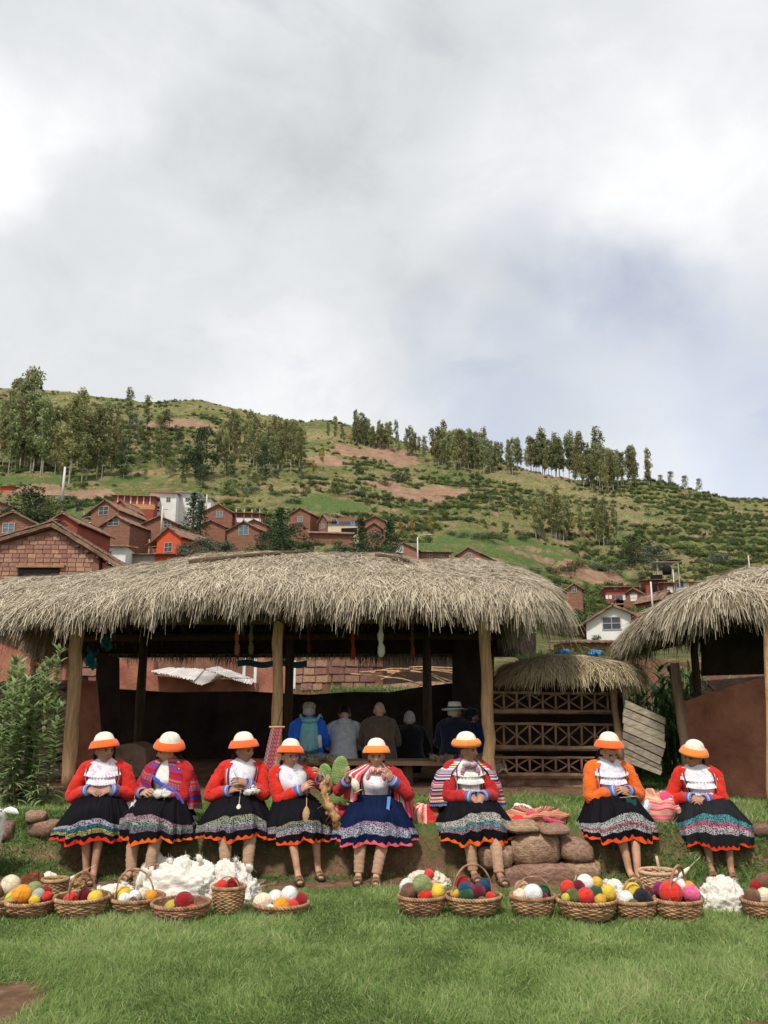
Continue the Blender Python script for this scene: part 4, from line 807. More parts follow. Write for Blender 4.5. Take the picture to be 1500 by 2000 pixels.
sd = MB(); prism(sd, Frame(fr.p(X(192), 0, 0), (.25, 1, 0)), [(0, Zp(1250)), (7, Zp(1250)), (7, Zp(1110)), (0, Zp(1110))], .4); sd.build('side_wall', M_MORT, nh)
def tiles(root, e0, e1, r0, r1, first=True):
    e0, e1, r0, r1 = [Vector(q) for q in (e0, e1, r0, r1)]; n = int((r0-e0).length/.30); m = int((e1-e0).length/.24); nrm = (e1-e0).cross(r0-e0).normalized(); nrm = nrm if nrm.z > 0 else -nrm; d = (r0-e0).normalized(); al = (e1-e0).normalized()
    tm = MB(); th = np.linspace(0, np.pi, 6); G = np.array([[(math.cos(a)*r, y, math.sin(a)*r*.8) for a in th] for r, y in ((.12, 0), (.095, .42))]); tm.grid(G); tm.grid(G*np.array([.82, 1, .8])); me = tm.mesh('tile'); me.materials.append(V_TILE); rs = random.Random(4); cnt = 0
    base = Matrix((al, d, nrm)).transposed().to_4x4()
    for j in range(n+1):
        for i in range(m):
            if cnt >= 290 or j/n > 1.01: break
            o = bpy.data.objects.new('roof_tile', me); COL.objects.link(o); o.parent = root; p = e0+d*(j*.30)+al*(i*.24+.12)+nrm*(.05+rs.uniform(-.01, .02)); o.matrix_local = root.matrix_world.inverted()@Matrix.Translation(p)@base@Matrix.Rotation(rs.gauss(0, .05), 4, 'Z'); cnt += 1
    return cnt
zt = Zp(1022); A_ = fr.p(X(97), zt, .3); Rr_ = fr.p(X(97), zt, -5.5); E1 = fr.p(X(252), Zp(1112), .3); E2 = fr.p(X(252), Zp(1112), -5.5); L1 = fr.p(X(-60), Zp(1070), .3); L2 = fr.p(X(-60), Zp(1070), -5.5)
for (e0, e1, r0, r1) in ((E1, E2, A_, Rr_), (L1, L2, A_, Rr_)):
    b = MB(); roof_slab(b, e0-Vector((0, 0, .05)), e1-Vector((0, 0, .05)), r0-Vector((0, 0, .05)), r1-Vector((0, 0, .05)), th=.16, seed=2); b.build('roof', V_TILE, nh)
tiles(nh, E1, E1.lerp(E2, .28), A_, Rr_); tiles(nh, L1, L1.lerp(L2, .28), A_, Rr_)
for q in range(5): b = MB(); p0 = fr.p(X(150+q*20), Zp(1068+q*11), .25); p1 = fr.p(X(150+q*20), Zp(1070+q*11), -1.5); b.tube([p0, p1], .06, 7); b.build('rafter_end', M_LOGD, nh)
b = MB(); prism(b, fr, [(X(192), Zp(1100)), (X(245), Zp(1112)), (X(245), Zp(1120)), (X(192), Zp(1250))], .3, d0=-1.2); b.build('shaded_side', M_SHADE, nh); kids(nh)  # dark panel: shade beneath the right eave painted as a surface
for o in nh.children:
    pass
# tiled yard wall top behind the plants (left)
yw = empty('tiled_wall', P(60, 1240, 14.5), 0, 'mud wall with sloping tile coping behind the left log post', 'wall'); bpy.context.view_layer.update()
a, c = P(-20, 1222, 14.6), P(130, 1278, 14.2); b = MB(); b.beam(a, c, .22, .05); b.build('coping', V_TILEO, yw); b = MB(); pts = [a-Vector((0, -.05, .05)), c-Vector((0, -.05, .05)), Vector((c.x, c.y, .4)), Vector((a.x, a.y, .4))]; b.add([tuple(q) for q in pts]+[tuple(q+Vector((0, .3, 0))) for q in pts], [(3, 2, 1, 0), (4, 5, 6, 7), (0, 1, 5, 4), (1, 2, 6, 5), (3, 0, 4, 7)]); b.build('wall_core', M_PLAST, yw); kids(yw)
a, c = P(62, 1298, 12.8), P(88, 1296, 12.8); b = MB(); b.beam(a, c, .15, .06); tag(b.build('clay_ledge', V_TILEO), 'short pale clay ledge above a dark niche behind the plants', 'ledge')
# ---- poles
def pole(px, py0, py1, Y, label, r=.13, mat=None, lamp=False, cross=False):
    a = P(px, py1, Y); h = P(px, py0, Y).z-a.z; t = empty('utility_pole', a, 0, label, 'pole'); b = MB(); b.tube([(0, 0, -1), (0, 0, h)], [r, r*.7], 8); b.build('mast', mat or pm('pale_concrete_pole', (.55, .52, .47), .12, 2, .9, 0), t)
    if lamp: b = MB(); b.tube(curve([(0, 0, h-.2), (.3, 0, h+.2), (1.4, -.2, h+.3)], 4), .05, 6); b.ell((1.7, -.2, h+.3), (.4, .15, .1)); b.build('lamp_arm', pm('grey_metal', (.4, .4, .4), .1, rough=.4, bump=0), t)
    if cross: b = MB(); b.box((0, 0, h-.5), (1.4, .1, .1)); b.build('crossarm', V_WD, t)
pole(122, 912, 968, 140, 'thick pale utility pole by the small white hut', .28); pole(315, 988, 1032, 106, 'pale utility pole above the orange house', .14, cross=True); pole(816, 1049, 1100, 110, 'tall lamp post with curved arm above the thatch', .12, lamp=True)
pole(1275, 1136, 1192, 112, 'leaning concrete pole before the red unfinished house', .16); pole(1465, 1085, 1120, 150, 'thin pale pole over the right shelter', .14, cross=True); pole(403, 966, 992, 140, 'short pale pole beside the yellow tree', .14); pole(1318, 1112, 1160, 134, 'pole rising behind the rooftop shelter', .12)
# ================================================================ TREES AND BUSHES
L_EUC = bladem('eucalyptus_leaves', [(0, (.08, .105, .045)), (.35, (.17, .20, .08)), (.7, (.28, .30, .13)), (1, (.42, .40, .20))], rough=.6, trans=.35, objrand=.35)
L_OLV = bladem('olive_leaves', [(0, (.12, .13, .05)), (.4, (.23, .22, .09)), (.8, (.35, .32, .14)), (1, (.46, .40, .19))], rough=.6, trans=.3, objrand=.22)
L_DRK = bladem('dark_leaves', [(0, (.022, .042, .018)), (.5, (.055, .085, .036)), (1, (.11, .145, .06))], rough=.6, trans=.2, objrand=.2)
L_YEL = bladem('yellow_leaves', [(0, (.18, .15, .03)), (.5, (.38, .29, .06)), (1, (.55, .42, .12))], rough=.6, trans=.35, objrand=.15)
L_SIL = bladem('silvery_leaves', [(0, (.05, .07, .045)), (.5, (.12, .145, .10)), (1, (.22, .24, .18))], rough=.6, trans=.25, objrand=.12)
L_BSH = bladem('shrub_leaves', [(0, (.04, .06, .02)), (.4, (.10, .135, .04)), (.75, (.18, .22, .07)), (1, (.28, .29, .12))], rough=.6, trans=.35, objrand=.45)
M_TRK = pm('pale_bark', (.30, .26, .20), .35, 3, .9, .4, 10, .03, c2=(.38, .33, .27)); M_TRKD = pm('dark_bark', (.12, .08, .055), .3, 3, .9, .4, 10, .03)
def leafmesh(name, C, Rr, dens, lsz, mat, seed, asp=1.6, shell=.55):
    rs = np.random.default_rng(seed); C = np.array(C); Rr = np.array(Rr); n = len(C)*dens; i = np.repeat(np.arange(len(C)), dens); d = rs.normal(size=(n, 3)); d /= np.linalg.norm(d, axis=1)[:, None]; q = (shell+(1-shell)*rs.random(n))
    B = C[i]+d*Rr[i]*q[:, None]; D = d*.5+rs.normal(size=(n, 3))*.7; D[:, 2] -= .25; D /= np.linalg.norm(D, axis=1)[:, None]; ln = rs.uniform(.6, 1.3, n)*lsz; S_ = np.cross(D, rs.normal(size=(n, 3))); S_ /= np.linalg.norm(S_, axis=1)[:, None]; w = ln/asp
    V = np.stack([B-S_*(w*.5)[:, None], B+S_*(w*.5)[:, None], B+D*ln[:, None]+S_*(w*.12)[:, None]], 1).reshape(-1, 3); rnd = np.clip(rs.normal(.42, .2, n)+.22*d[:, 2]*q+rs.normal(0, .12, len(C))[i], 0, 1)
    uv = np.repeat(rnd, 3)[:, None]*np.array([1, 0])+np.tile(np.array([[0, 0], [0, 0], [0, 1.]]), (n, 1)); me = npmesh(name, V, np.arange(n*3).reshape(-1, 3), uv); me.materials.append(mat); return me
def trunkmesh(h, r, seed, limbs=6, mat=None, lean=.4, hs_=.35):
    rs = np.random.default_rng(seed); b = MB(); p = curve([(0, 0, -1.0), (rs.normal(0, .1), 0, h*.3), (rs.normal(0, lean), rs.normal(0, lean), h*.65), (rs.normal(0, lean), rs.normal(0, lean), h*.97)], 4); b.tube(p, np.linspace(r, r*.2, len(p)), 6)
    for q in range(limbs):
        i = int(len(p)*rs.uniform(hs_, .85)); a = p[i]; d = rs.normal(size=3)*np.array([1, 1, .2])+np.array([0, 0, .9]); d /= np.linalg.norm(d); b.tube([a, a+d*h*.09, a+d*h*.16+np.array([0, 0, h*.02])], [r*.35, r*.22, r*.08], 4)
    me = b.mesh('trunk'); me.materials.append(mat or M_TRK); return me
PROTO = {}
def proto(kind, idx):
    key = (kind, idx)
    if key in PROTO: return PROTO[key]
    sd = hash(kind) % 97 if False else sum(map(ord, kind))*7+idx*13; rs = np.random.default_rng(sd)
    if kind == 'euc':      # tall slender, height 10 units
        C, Rr = [], []
        for q in range(34):
            z = 2.5+7.2*(q/33)**.95; w = 1.0*math.sin(math.pi*min(1, (z-1.6)/8.8))**.7+.10; C.append((rs.normal(0, w*.5), rs.normal(0, w*.5), z+rs.normal(0, .2))); s_ = rs.uniform(.28, .66); Rr.append((s_, s_, s_*1.15))
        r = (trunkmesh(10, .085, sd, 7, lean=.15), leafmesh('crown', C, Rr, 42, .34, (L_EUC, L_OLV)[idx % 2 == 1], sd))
    elif kind == 'round':   # dense dark broad tree, 10 high
        C, Rr = [], []
        for q in range(34):
            z = rs.uniform(1.6, 9.2); w = 2.5*math.sin(math.pi*min(1, (z+.6)/10.6))**.6; a = rs.random()*6.28; C.append((math.cos(a)*w*rs.uniform(.3, .9), math.sin(a)*w*rs.uniform(.3, .9), z)); s_ = rs.uniform(.7, 1.25); Rr.append((s_, s_, s_*.85))
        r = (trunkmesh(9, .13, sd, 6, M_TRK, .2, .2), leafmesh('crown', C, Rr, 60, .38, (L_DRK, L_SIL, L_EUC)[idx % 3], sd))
    elif kind == 'fir':
        C, Rr = [], []
        for q in range(38):
            z = .8+8.8*(q/37); w = 2.6*(1-z/10.2)+.15; a = q*2.4; C.append((math.cos(a)*w*.6, math.sin(a)*w*.6, z)); s_ = .25+w*.38; Rr.append((s_, s_, s_*.5))
        r = (trunkmesh(10, .22, sd, 3, M_TRKD, .03), leafmesh('crown', C, Rr, 50, .34, L_DRK, sd))
    elif kind == 'yel':
        C, Rr = [], []
        for q in range(16): z = rs.uniform(2.5, 9); w = 1.5*math.sin(math.pi*z/10.5)**.6; a = rs.random()*6.28; C.append((math.cos(a)*w*.5, math.sin(a)*w*.5, z)); s_ = rs.uniform(.5, .9); Rr.append((s_, s_, s_))
        r = (trunkmesh(9, .08, sd, 5, lean=.2), leafmesh('crown', C, Rr, 45, .42, L_YEL, sd))
    elif kind == 'bush':
        C, Rr = [], []
        for q in range(16): a = rs.random()*6.28; w = rs.random()**.5*1.1; C.append((math.cos(a)*w, math.sin(a)*w, rs.uniform(.35, 1.25)*(1-.3*w))); s_ = rs.uniform(.3, .6); Rr.append((s_, s_, s_*.9))
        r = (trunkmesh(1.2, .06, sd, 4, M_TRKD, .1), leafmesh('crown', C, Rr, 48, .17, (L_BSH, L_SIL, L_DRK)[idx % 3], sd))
    PROTO[key] = r; return r
def tree(kind, idx, x, y, z, h, label, group, name, rz=None, sx=1.0, cat='tree'):
    tm, cm = proto(kind, idx); s_ = h/(2.0 if kind == 'bush' else 10.0); t = bpy.data.objects.new(name, None); COL.objects.link(t); t.location = (x, y, z-.15); t.rotation_euler = (0, 0, random.random()*6.28 if rz is None else rz); t.scale = (s_*sx, s_*sx, s_); tag(t, label, cat, group)
    for nm, me in (('trunk', tm), ('crown', cm)): o = bpy.data.objects.new(nm, me); COL.objects.link(o); o.parent = t
    return t
def at(px, py_base, py_top, kind, idx, label, group=None, name='tree', Y=None, sx=1.0, lo=60, cat='tree'):
    if Y is None: x, y, z = hill_point(px, py_base, lo)
    else: p = P(px, py_base, Y); x, y, z = p.x, Y, GZ(p.x, Y); z = max(z, p.z-.5)
    h = P(px, py_top, y).z-z; return tree(kind, idx, x, y, z, max(h, 1.0), label, group, name, sx=sx, cat=cat)
rt = random.Random(5)
def stand(boxes, label, group, n, kind='euc', name='eucalyptus_tree', sx=1.0, yj=6):
    for q in range(n):
        x0, x1, yb0, yb1, h0, h1 = boxes[q % len(boxes)]; px = rt.uniform(x0, x1); f = (px-x0)/(x1-x0); dj = rt.uniform(-yj, yj); pb = yb0+(yb1-yb0)*f+dj; hh = rt.uniform(h0, h1)*rt.uniform(.72, 1.12); at(px, pb, pb-hh, kind, rt.randrange(4), '%s %s, %s' % ('taller' if hh > (h0+h1)/2 else 'shorter', label, ('left end', 'left of centre', 'right of centre', 'right end')[min(3, int(f*4))]+(', nearer row' if dj > 0 else ', farther row')), group, name, sx=sx*rt.uniform(.72, 1.15))
stand([(-15, 110, 915, 925, 110, 165), (60, 225, 925, 935, 95, 165), (-10, 230, 895, 905, 90, 140), (0, 60, 890, 890, 110, 150)], 'eucalyptus in the far left stand', 'eucalyptus in the far left stand', 64, yj=14)
stand([(425, 600, 915, 925, 70, 105), (430, 560, 885, 900, 60, 90), (480, 600, 900, 915, 60, 95)], 'eucalyptus in the middle stand', 'eucalyptus in the middle stand', 50, yj=8)
stand([(690, 860, 862, 908, 40, 62), (845, 960, 905, 928, 60, 80), (900, 1010, 905, 925, 55, 75), (700, 760, 865, 880, 35, 55)], 'eucalyptus in the ridge row', 'eucalyptus along the ridge', 104, yj=6)
stand([(1000, 1125, 915, 915, 50, 68)], 'eucalyptus on the skyline', 'eucalyptus on the skyline row', 34, yj=6)
stand([(1118, 1275, 925, 955, 55, 88), (1120, 1200, 940, 960, 60, 90)], 'eucalyptus in the right ridge stand', 'eucalyptus in the right ridge stand', 48, yj=8)
stand([(1040, 1205, 1052, 1065, 70, 100), (1045, 1110, 1045, 1050, 75, 95)], 'eucalyptus in the lower right stand', 'eucalyptus in the lower right stand', 28, yj=5)
for px, pb, pt in ((655, 862, 812), (640, 860, 822), (697, 868, 812), (668, 864, 826)): at(px, pb, pt, 'euc', px % 4, 'lone eucalyptus on the ridge above the pale clearing, at %s' % {655: 'its left, tallest', 640: 'far left', 697: 'its right', 668: 'its middle, short'}[px], None, 'eucalyptus_tree')
for px, pb, pt, lb in ((1171, 940, 834, 'tallest eucalyptus breaking the skyline at right'), (1240, 940, 874, 'eucalyptus with dense head right of the tallest one'), (915, 918, 838, 'eucalyptus standing highest at the start of the skyline row'), (250, 830, 757, 'tall thin eucalyptus alone on the left skyline'), (285, 845, 772, 'thin eucalyptus right of the lone skyline tree'), (42, 900, 730, 'tallest dark eucalyptus at the far left'), (463, 880, 808, 'eucalyptus with tall bare trunk left of the middle stand')): at(px, pb, pt, 'euc', 2, lb, None, 'eucalyptus_tree')
for px, pb, pt, lb in ((1310, 945, 918, 'small yellowish tree on the right skyline'), (1338, 950, 926, 'small round tree on the right skyline'), (1366, 955, 932, 'last small tree on the right skyline'), (1290, 948, 925, 'small tree at the end of the right stand')): at(px, pb, pt, 'round', 2, lb, None, 'small_tree')
at(396, 940, 832, 'round', 0, 'dense dark round headed tree standing alone on the slope', sx=1.0); at(316, 915, 840, 'round', 2, 'broad olive tree left of the lone dark tree'); at(242, 935, 855, 'round', 0, 'dark tree at the right edge of the left stand'); at(515, 935, 865, 'round', 0, 'dark bushy tree below the middle stand'); at(698, 925, 898, 'round', 0, 'small dark tree in the middle of the pale clearing'); at(742, 918, 897, 'round', 2, 'tiny tree on the clearing by the ridge row')
for px, pb, pt, lb in ((628, 915, 868, 'yellow leaved tree beside the middle stand'), (613, 935, 895, 'pale golden tree below the middle stand'), (686, 868, 848, 'small golden tree under the ridge row'), (847, 905, 868, 'bright yellow tree in the ridge row'), (474, 990, 960, 'yellow shrub tree behind the red house'), (840, 1048, 1000, 'yellow green tree above the lamp post'), (805, 1050, 1005, 'golden tree beside the tiny grey shack'), (784, 1048, 1012, 'pale yellow tree above the adobe house with shutter'), (466, 900, 880, 'rusty dead looking tree on the slope'), (540, 912, 890, 'yellow sapling at the foot of the middle stand'), (1120, 1050, 1000, 'yellowish tree in the lower right stand'), (1290, 1112, 1080, 'golden bush behind the rooftop shelter')): at(px, pb, pt, 'yel', px % 3, lb, None, 'yellow_tree')
for px, pb, pt, k, i, Y, lb in ((55, 1050, 948, 'round', 0, 82, 'dark feathery tree before the left edge houses'), (82, 1040, 960, 'round', 2, 84, 'green tree behind the red house at left'), (376, 1040, 958, 'fir', 0, 108, 'dark conifer in front of the white houses'), (392, 1030, 975, 'fir', 1, 110, 'dark conifer right of the taller conifer by the white houses'), (545, 1090, 985, 'fir', 2, 78, 'big dark conifer left of the tall adobe house'), (575, 1092, 1020, 'round', 0, 76, 'dark bushy tree under the big conifer'), (520, 1092, 1035, 'round', 0, 75, 'dark bush left of the big conifer foot'), (400, 1100, 1042, 'round', 1, 62, 'silvery shrub rising over the thatch, left part'), (440, 1100, 1050, 'round', 1, 62, 'silvery shrub rising over the thatch, right part'), (365, 1100, 1052, 'round', 1, 66, 'silvery shrub right of the orange house'), (485, 1100, 1060, 'round', 2, 64, 'green shrub over the thatch before the houses'),
    (704, 1092, 1008, 'fir', 1, 96, 'slim dark conifer beside the cream house'), (735, 1095, 1035, 'round', 0, 84, 'dark tree over the thatch right of the slim conifer'), (762, 1095, 1010, 'fir', 3, 100, 'dark conifer right of the slim conifer'), (668, 1095, 1058, 'round', 1, 80, 'pale silvery bush over the thatch'), (700, 1098, 1055, 'round', 0, 82, 'dark bush at the foot of the slim conifer'), (640, 1090, 1064, 'round', 2, 82, 'green bush above the thatch crest'), (845, 1108, 1086, 'round', 2, 90, 'round green bush before the long low house'), (1282, 1118, 1060, 'round', 1, 148, 'silvery tree over the rooftop shelter'), (1245, 1100, 1040, 'round', 0, 170, 'dark tree left of the silvery tree at right')):
    at(px, pb, pt, k, i, lb, None, 'conifer' if k == 'fir' else 'tree', Y=Y, sx=1.35 if k == 'fir' else 1.75)
stand([(235, 420, 905, 935, 28, 60), (420, 700, 950, 960, 22, 40), (240, 400, 850, 880, 25, 45), (900, 1040, 985, 1010, 16, 28)], 'tree scattered on the open slope', 'small trees scattered on the open slope', 40, kind='round', name='small_tree', yj=25)
# single bushes big enough to tell apart
bl = [(1000, 1120, 'dark bush'), (960, 1118, 'green bush'), (1040, 1122, 'green bush'), (1075, 1120, 'light bush'), (930, 1050, 'dark hedge bush'), (955, 1056, 'dark hedge bush'), (980, 1055, 'hedge bush'), (905, 1048, 'hedge bush'), (1022, 1056, 'round dark bush'), (1130, 1108, 'bush'), (1160, 1112, 'bush'), (1190, 1118, 'bush'), (1350, 1085, 'bush'), (1400, 1100, 'bush'), (1440, 1105, 'bush'), (1330, 1075, 'bush'), (880, 1045, 'hedge bush'), (1235, 1105, 'bush'), (1255, 1125, 'bush'), (1215, 1110, 'bush'), (1110, 1120, 'bush'), (660, 965, 'bush'), (700, 968, 'bush'), (575, 985, 'bush'), (540, 968, 'bush'), (490, 965, 'bush'), (780, 940, 'bush'), (750, 948, 'bush')]
for q, (px, pb, d) in enumerate(bl):
    at(px, pb, pb-rt.uniform(16, 30), 'bush', q % 3, 'leafy %s standing clear of the others on the mid slope' % d, 'larger bushes on the mid slope', 'bush', sx=1.35, cat='bush')
# scrub that covers the slope: far too many to count
def scrub():
    rs = np.random.default_rng(77); n = 52000; a = rs.uniform(-.56, .56, n); y = rs.uniform(62, 345, n); x = a*y
    nz = fbm(x/14, y/14, 0, 4, 81)+.22*ss(.22, .42, a)*ss(120, 160, y)+.10*ss(-.25, .0, a)*ss(.3, .1, a)*np.exp(-((y-190)/40)**2); line = fbm(x/30, y/5, 0, 3, 87)
    keep = (nz+.6*line+rs.normal(0, .10, n) > .04)&(clear_mask(x, y) < .25)&(field_mask(x, y) < .25); keep &= (rs.random(n) < .85); x, y = x[keep], y[keep]; z = hill_h(x, y); n = len(x); print('scrub', n)
    me = bpy.data.meshes.new('scrub'); me.vertices.add(n); me.vertices.foreach_set('co', np.stack([x, y, z-.05], -1).astype(np.float32).ravel()); sc = me.attributes.new('s', 'FLOAT', 'POINT'); sc.data.foreach_set('value', (rs.uniform(.30, 1.0, n)**1.5).astype(np.float32)); me.update()
    o = link('hillside_scrub', me); col = bpy.data.collections.new('scrub_shapes')
    for q in range(4):
        rs2 = np.random.default_rng(q); C = [(math.cos(t)*w, math.sin(t)*w, h) for t, w, h in zip(rs2.random(9)*6.28, rs2.random(9)**.5*.8, rs2.uniform(.2, .9, 9))]; m = leafmesh('scrub_leaves', C, [(s_, s_, s_*.8) for s_ in rs2.uniform(.35, .6, 9)], 26, .30, L_BSH if q < 3 else L_DRK, q); ob = bpy.data.objects.new('scrub_leaves', m); col.objects.link(ob)
    g = bpy.data.node_groups.new('scatter', 'GeometryNodeTree'); g.interface.new_socket('Geometry', in_out='INPUT', socket_type='NodeSocketGeometry'); g.interface.new_socket('Geometry', in_out='OUTPUT', socket_type='NodeSocketGeometry'); N = g.nodes.new; Lk = g.links.new
    gi, go = N('NodeGroupInput'), N('NodeGroupOutput'); ip = N('GeometryNodeInstanceOnPoints'); ci = N('GeometryNodeCollectionInfo'); ci.inputs['Collection'].default_value = col; ci.inputs['Separate Children'].default_value = True; ci.inputs['Reset Children'].default_value = True
    ip.inputs['Pick Instance'].default_value = True; rv = N('FunctionNodeRandomValue'); rv.data_type = 'FLOAT_VECTOR'; rv.inputs[0].default_value = (0, 0, 0); rv.inputs[1].default_value = (.2, .2, 6.28); na = N('GeometryNodeInputNamedAttribute'); na.data_type = 'FLOAT'; na.inputs['Name'].default_value = 's'
    Lk(gi.outputs[0], ip.inputs['Points']); Lk(ci.outputs[0], ip.inputs['Instance']); Lk(rv.outputs[0], ip.inputs['Rotation']); Lk(na.outputs[0], ip.inputs['Scale']); Lk(ip.outputs[0], go.inputs[0]); md = o.modifiers.new('scatter', 'NODES'); md.node_group = g; o['kind'] = 'stuff'; o['label'] = 'low scrub bushes covering the hillside'
scrub()
# ================================================================ PEOPLE
def skin_mat(name, c):
    k = NT(name); v = k.co('Object'); col = k.ramp(k.noise(v, 18, 5, .6), [(.3, tuple(q*.75 for q in c)), (.7, tuple(q*1.18 for q in c))])
    k.bump(k.noise(v, 120, 4, .6), .25, .002); k.b.inputs['Subsurface Weight'].default_value = .08; k.b.inputs['Subsurface Radius'].default_value = (.02, .008, .004)
    return k.out(col, .52, .4)
SK_DARK = skin_mat('skin_brown', (.36, .18, .11)); SK_MID = skin_mat('skin_tan', (.46, .25, .155)); SK_PALE = skin_mat('skin_pale', (.52, .30, .22))
M_EYE = pm('eye_dark', (.015, .01, .008), 0, rough=.2, bump=0, spec=.5); M_LIP = pm('lip', (.23, .075, .06), .1, rough=.5, bump=0); M_HAIR = pm('black_hair', (.012, .009, .008), .4, 30, .45, .6, 90, .003, stretch=(1, 1, .2))
M_GREY = pm('grey_hair', (.42, .40, .37), .25, 30, .6, .5, 90, .003)
def head_np(hr=(.073, .092, .112)):
    n, k = 40, 34; th = np.linspace(0, 2*np.pi, n, endpoint=False); ph = np.linspace(0.02, np.pi-.02, k)
    X = np.outer(np.sin(ph), np.sin(th)); Y = -np.outer(np.sin(ph), np.cos(th)); Z = np.outer(np.cos(ph), np.ones(n))
    g = lambda cx, cz, sx, sz: np.exp(-((X*hr[0]-cx)/sx)**2-((Z*hr[2]-cz)/sz)**2)*(Y < 0)
    x = X*hr[0]; y = Y*hr[1]; z = Z*hr[2]
    jaw = ss(0.0, -.9, Z); x = x*(1-.30*jaw); y = np.where(y > 0, y*(1-.45*jaw), y*(1-.10*jaw)); y = y+.010*jaw*-1
    x = x*(1+.05*np.exp(-((z+.02)/.03)**2))
    f = np.zeros_like(x)
    f += .021*g(0, -.022, .010, .014)+.013*g(0, -.004, .007, .020)        # nose tip and bridge
    f -= .010*(g(.030, .006, .015, .011)+g(-.030, .006, .015, .011))       # eye sockets
    f += .004*(g(.030, .020, .018, .006)+g(-.030, .020, .018, .006))       # brow
    f += .006*(g(.038, -.026, .016, .016)+g(-.038, -.026, .016, .016))     # cheekbones
    f += .007*g(0, -.052, .020, .006)+.006*g(0, -.064, .018, .005)-.003*g(0, -.058, .022, .0025)   # lips
    f += .008*g(0, -.092, .020, .014)                                      # chin
    return np.stack([x, y-f, z], -1)
def ik(a, t, l1, l2, pole):
    a = Vector(a); t = Vector(t); d = t-a; L = d.length
    if L > (l1+l2)*.995: t = a+d*((l1+l2)*.995/L); d = t-a; L = d.length
    c = (l1*l1+L*L-l2*l2)/(2*L); h = math.sqrt(max(l1*l1-c*c, 0)); u = d.normalized(); p = Vector(pole); p = (p-u*p.dot(u)).normalized()
    return a+u*c+p*h, t
def skin_body(edges_pts, root):
    """continuous tapered body grown along a skeleton with the Skin modifier"""
    names = list(edges_pts[0].keys()); pts = edges_pts[0]; idx = {n: i for i, n in enumerate(names)}
    me = bpy.data.meshes.new('skel'); me.from_pydata([tuple(pts[n][0]) for n in names], [(idx[a], idx[b]) for a, b in edges_pts[1]], [])
    o = bpy.data.objects.new('skel', me); COL.objects.link(o); m = o.modifiers.new('s', 'SKIN'); m.use_smooth_shade = True
    for n in names:
        r = pts[n][1]; r = (r, r) if isinstance(r, (int, float)) else r
        me.skin_vertices[0].data[idx[n]].radius = r; me.skin_vertices[0].data[idx[n]].use_root = (n == root)
    sb = o.modifiers.new('b', 'SUBSURF'); sb.levels = 2
    dg = bpy.context.evaluated_depsgraph_get(); ev = o.evaluated_get(dg).to_mesh()
    V = np.array([v.co[:] for v in ev.vertices]); Fs = [tuple(p.vertices) for p in ev.polygons]
    o.evaluated_get(dg).to_mesh_clear(); bpy.data.objects.remove(o); return V, Fs
def hand_np(mb, w, f, nrm, left, curl=.5, s=1.0):
    """hand at wrist w, pointing along f, palm facing nrm"""
    f = Vector(f).normalized(); nrm = Vector(nrm); nrm = (nrm-f*nrm.dot(f)).normalized(); sd = f.cross(nrm)*(1 if left else -1)   # thumb side
    w = Vector(w)
    for q in range(4):       # fingers, index first
        off = (.030-.020*q)*s; L = (.074, .082, .076, .060)[q]*s; b = w+f*(.070+.008*(q in (1, 2)))*s+sd*off
        p = [w+f*.03*s+sd*off*.7, b]; ang = 0; cu = curl*(1+.12*q)
        for i, fr in enumerate((.44, .32, .24)):
            ang += cu*(.55, .9, .7)[i]; p.append(p[-1]+(f*math.cos(ang)+nrm*math.sin(ang)+sd*(.06-.05*q)).normalized()*L*fr)
        mb.tube(curve(p, 2), np.linspace(.0098, .0066, 9)*s, 6)
    p = [w+f*.012*s+sd*.012*s, w+f*.032*s+sd*.036*s+nrm*.010*s, w+f*.062*s+sd*.047*s+nrm*.026*s, w+f*.085*s+sd*.036*s+nrm*.038*s]
    mb.tube(curve(p, 3), np.linspace(.0135, .0078, 10)*s, 6)
    # palm: a flattened tapered block with rounded section
    pc = [w-f*.012*s, w+f*.015*s, w+f*.045*s, w+f*.075*s, w+f*.084*s]
    mb.tube(pc, np.array([.020, .019, .018, .015, .008])*s, 10, sx=2.05, up=nrm)
# --- cloth helpers
def wool(name, c, **k): return pm(name, c, .22, 14, .95, .5, 160, .003, spec=.1, sheen=.3, **k)
def stripes(name, cols, n=30, seed=0, axis=0, rough=.9, wob=.0):
    """woven bands: many thin stripes picked from a palette, with small figures woven in some of them"""
    k = NT(name); c = k.n('ShaderNodeTexCoord'); sp = k.n('ShaderNodeSeparateXYZ'); k.l(c.outputs['UV'], sp.inputs[0])
    u = sp.outputs[axis]; v = sp.outputs[1-axis]
    i = k.math('FLOOR', k.math('MULTIPLY', u, n)); fr = k.math('FRACT', k.math('MULTIPLY', u, n))
    w = k.n('ShaderNodeTexWhiteNoise', noise_dimensions='1D'); k.l(k.math('ADD', i, seed*17.3), w.inputs['W'])
    st = [((q+.0)/len(cols), col) for q, col in enumerate(cols)]
    a = k.ramp(w.outputs['Value'], st, 'CONSTANT')
    w2 = k.n('ShaderNodeTexWhiteNoise', noise_dimensions='1D'); k.l(k.math('ADD', i, seed*7.1+91), w2.inputs['W'])
    b = k.ramp(w2.outputs['Value'], st, 'CONSTANT')
    z = k.math('PINGPONG', k.math('MULTIPLY', v, n*2.2), .5); dia = k.math('LESS_THAN', k.math('ABSOLUTE', k.math('SUBTRACT', fr, .5)), z)
    fig = k.math('MULTIPLY', dia, k.math('GREATER_THAN', w2.outputs['Value'], .55))
    k.bump(k.noise(c.outputs['UV'], 180, 3, .6), .4, .002)
    m = k.out(k.mix(fig, a, b), rough, .15); return m
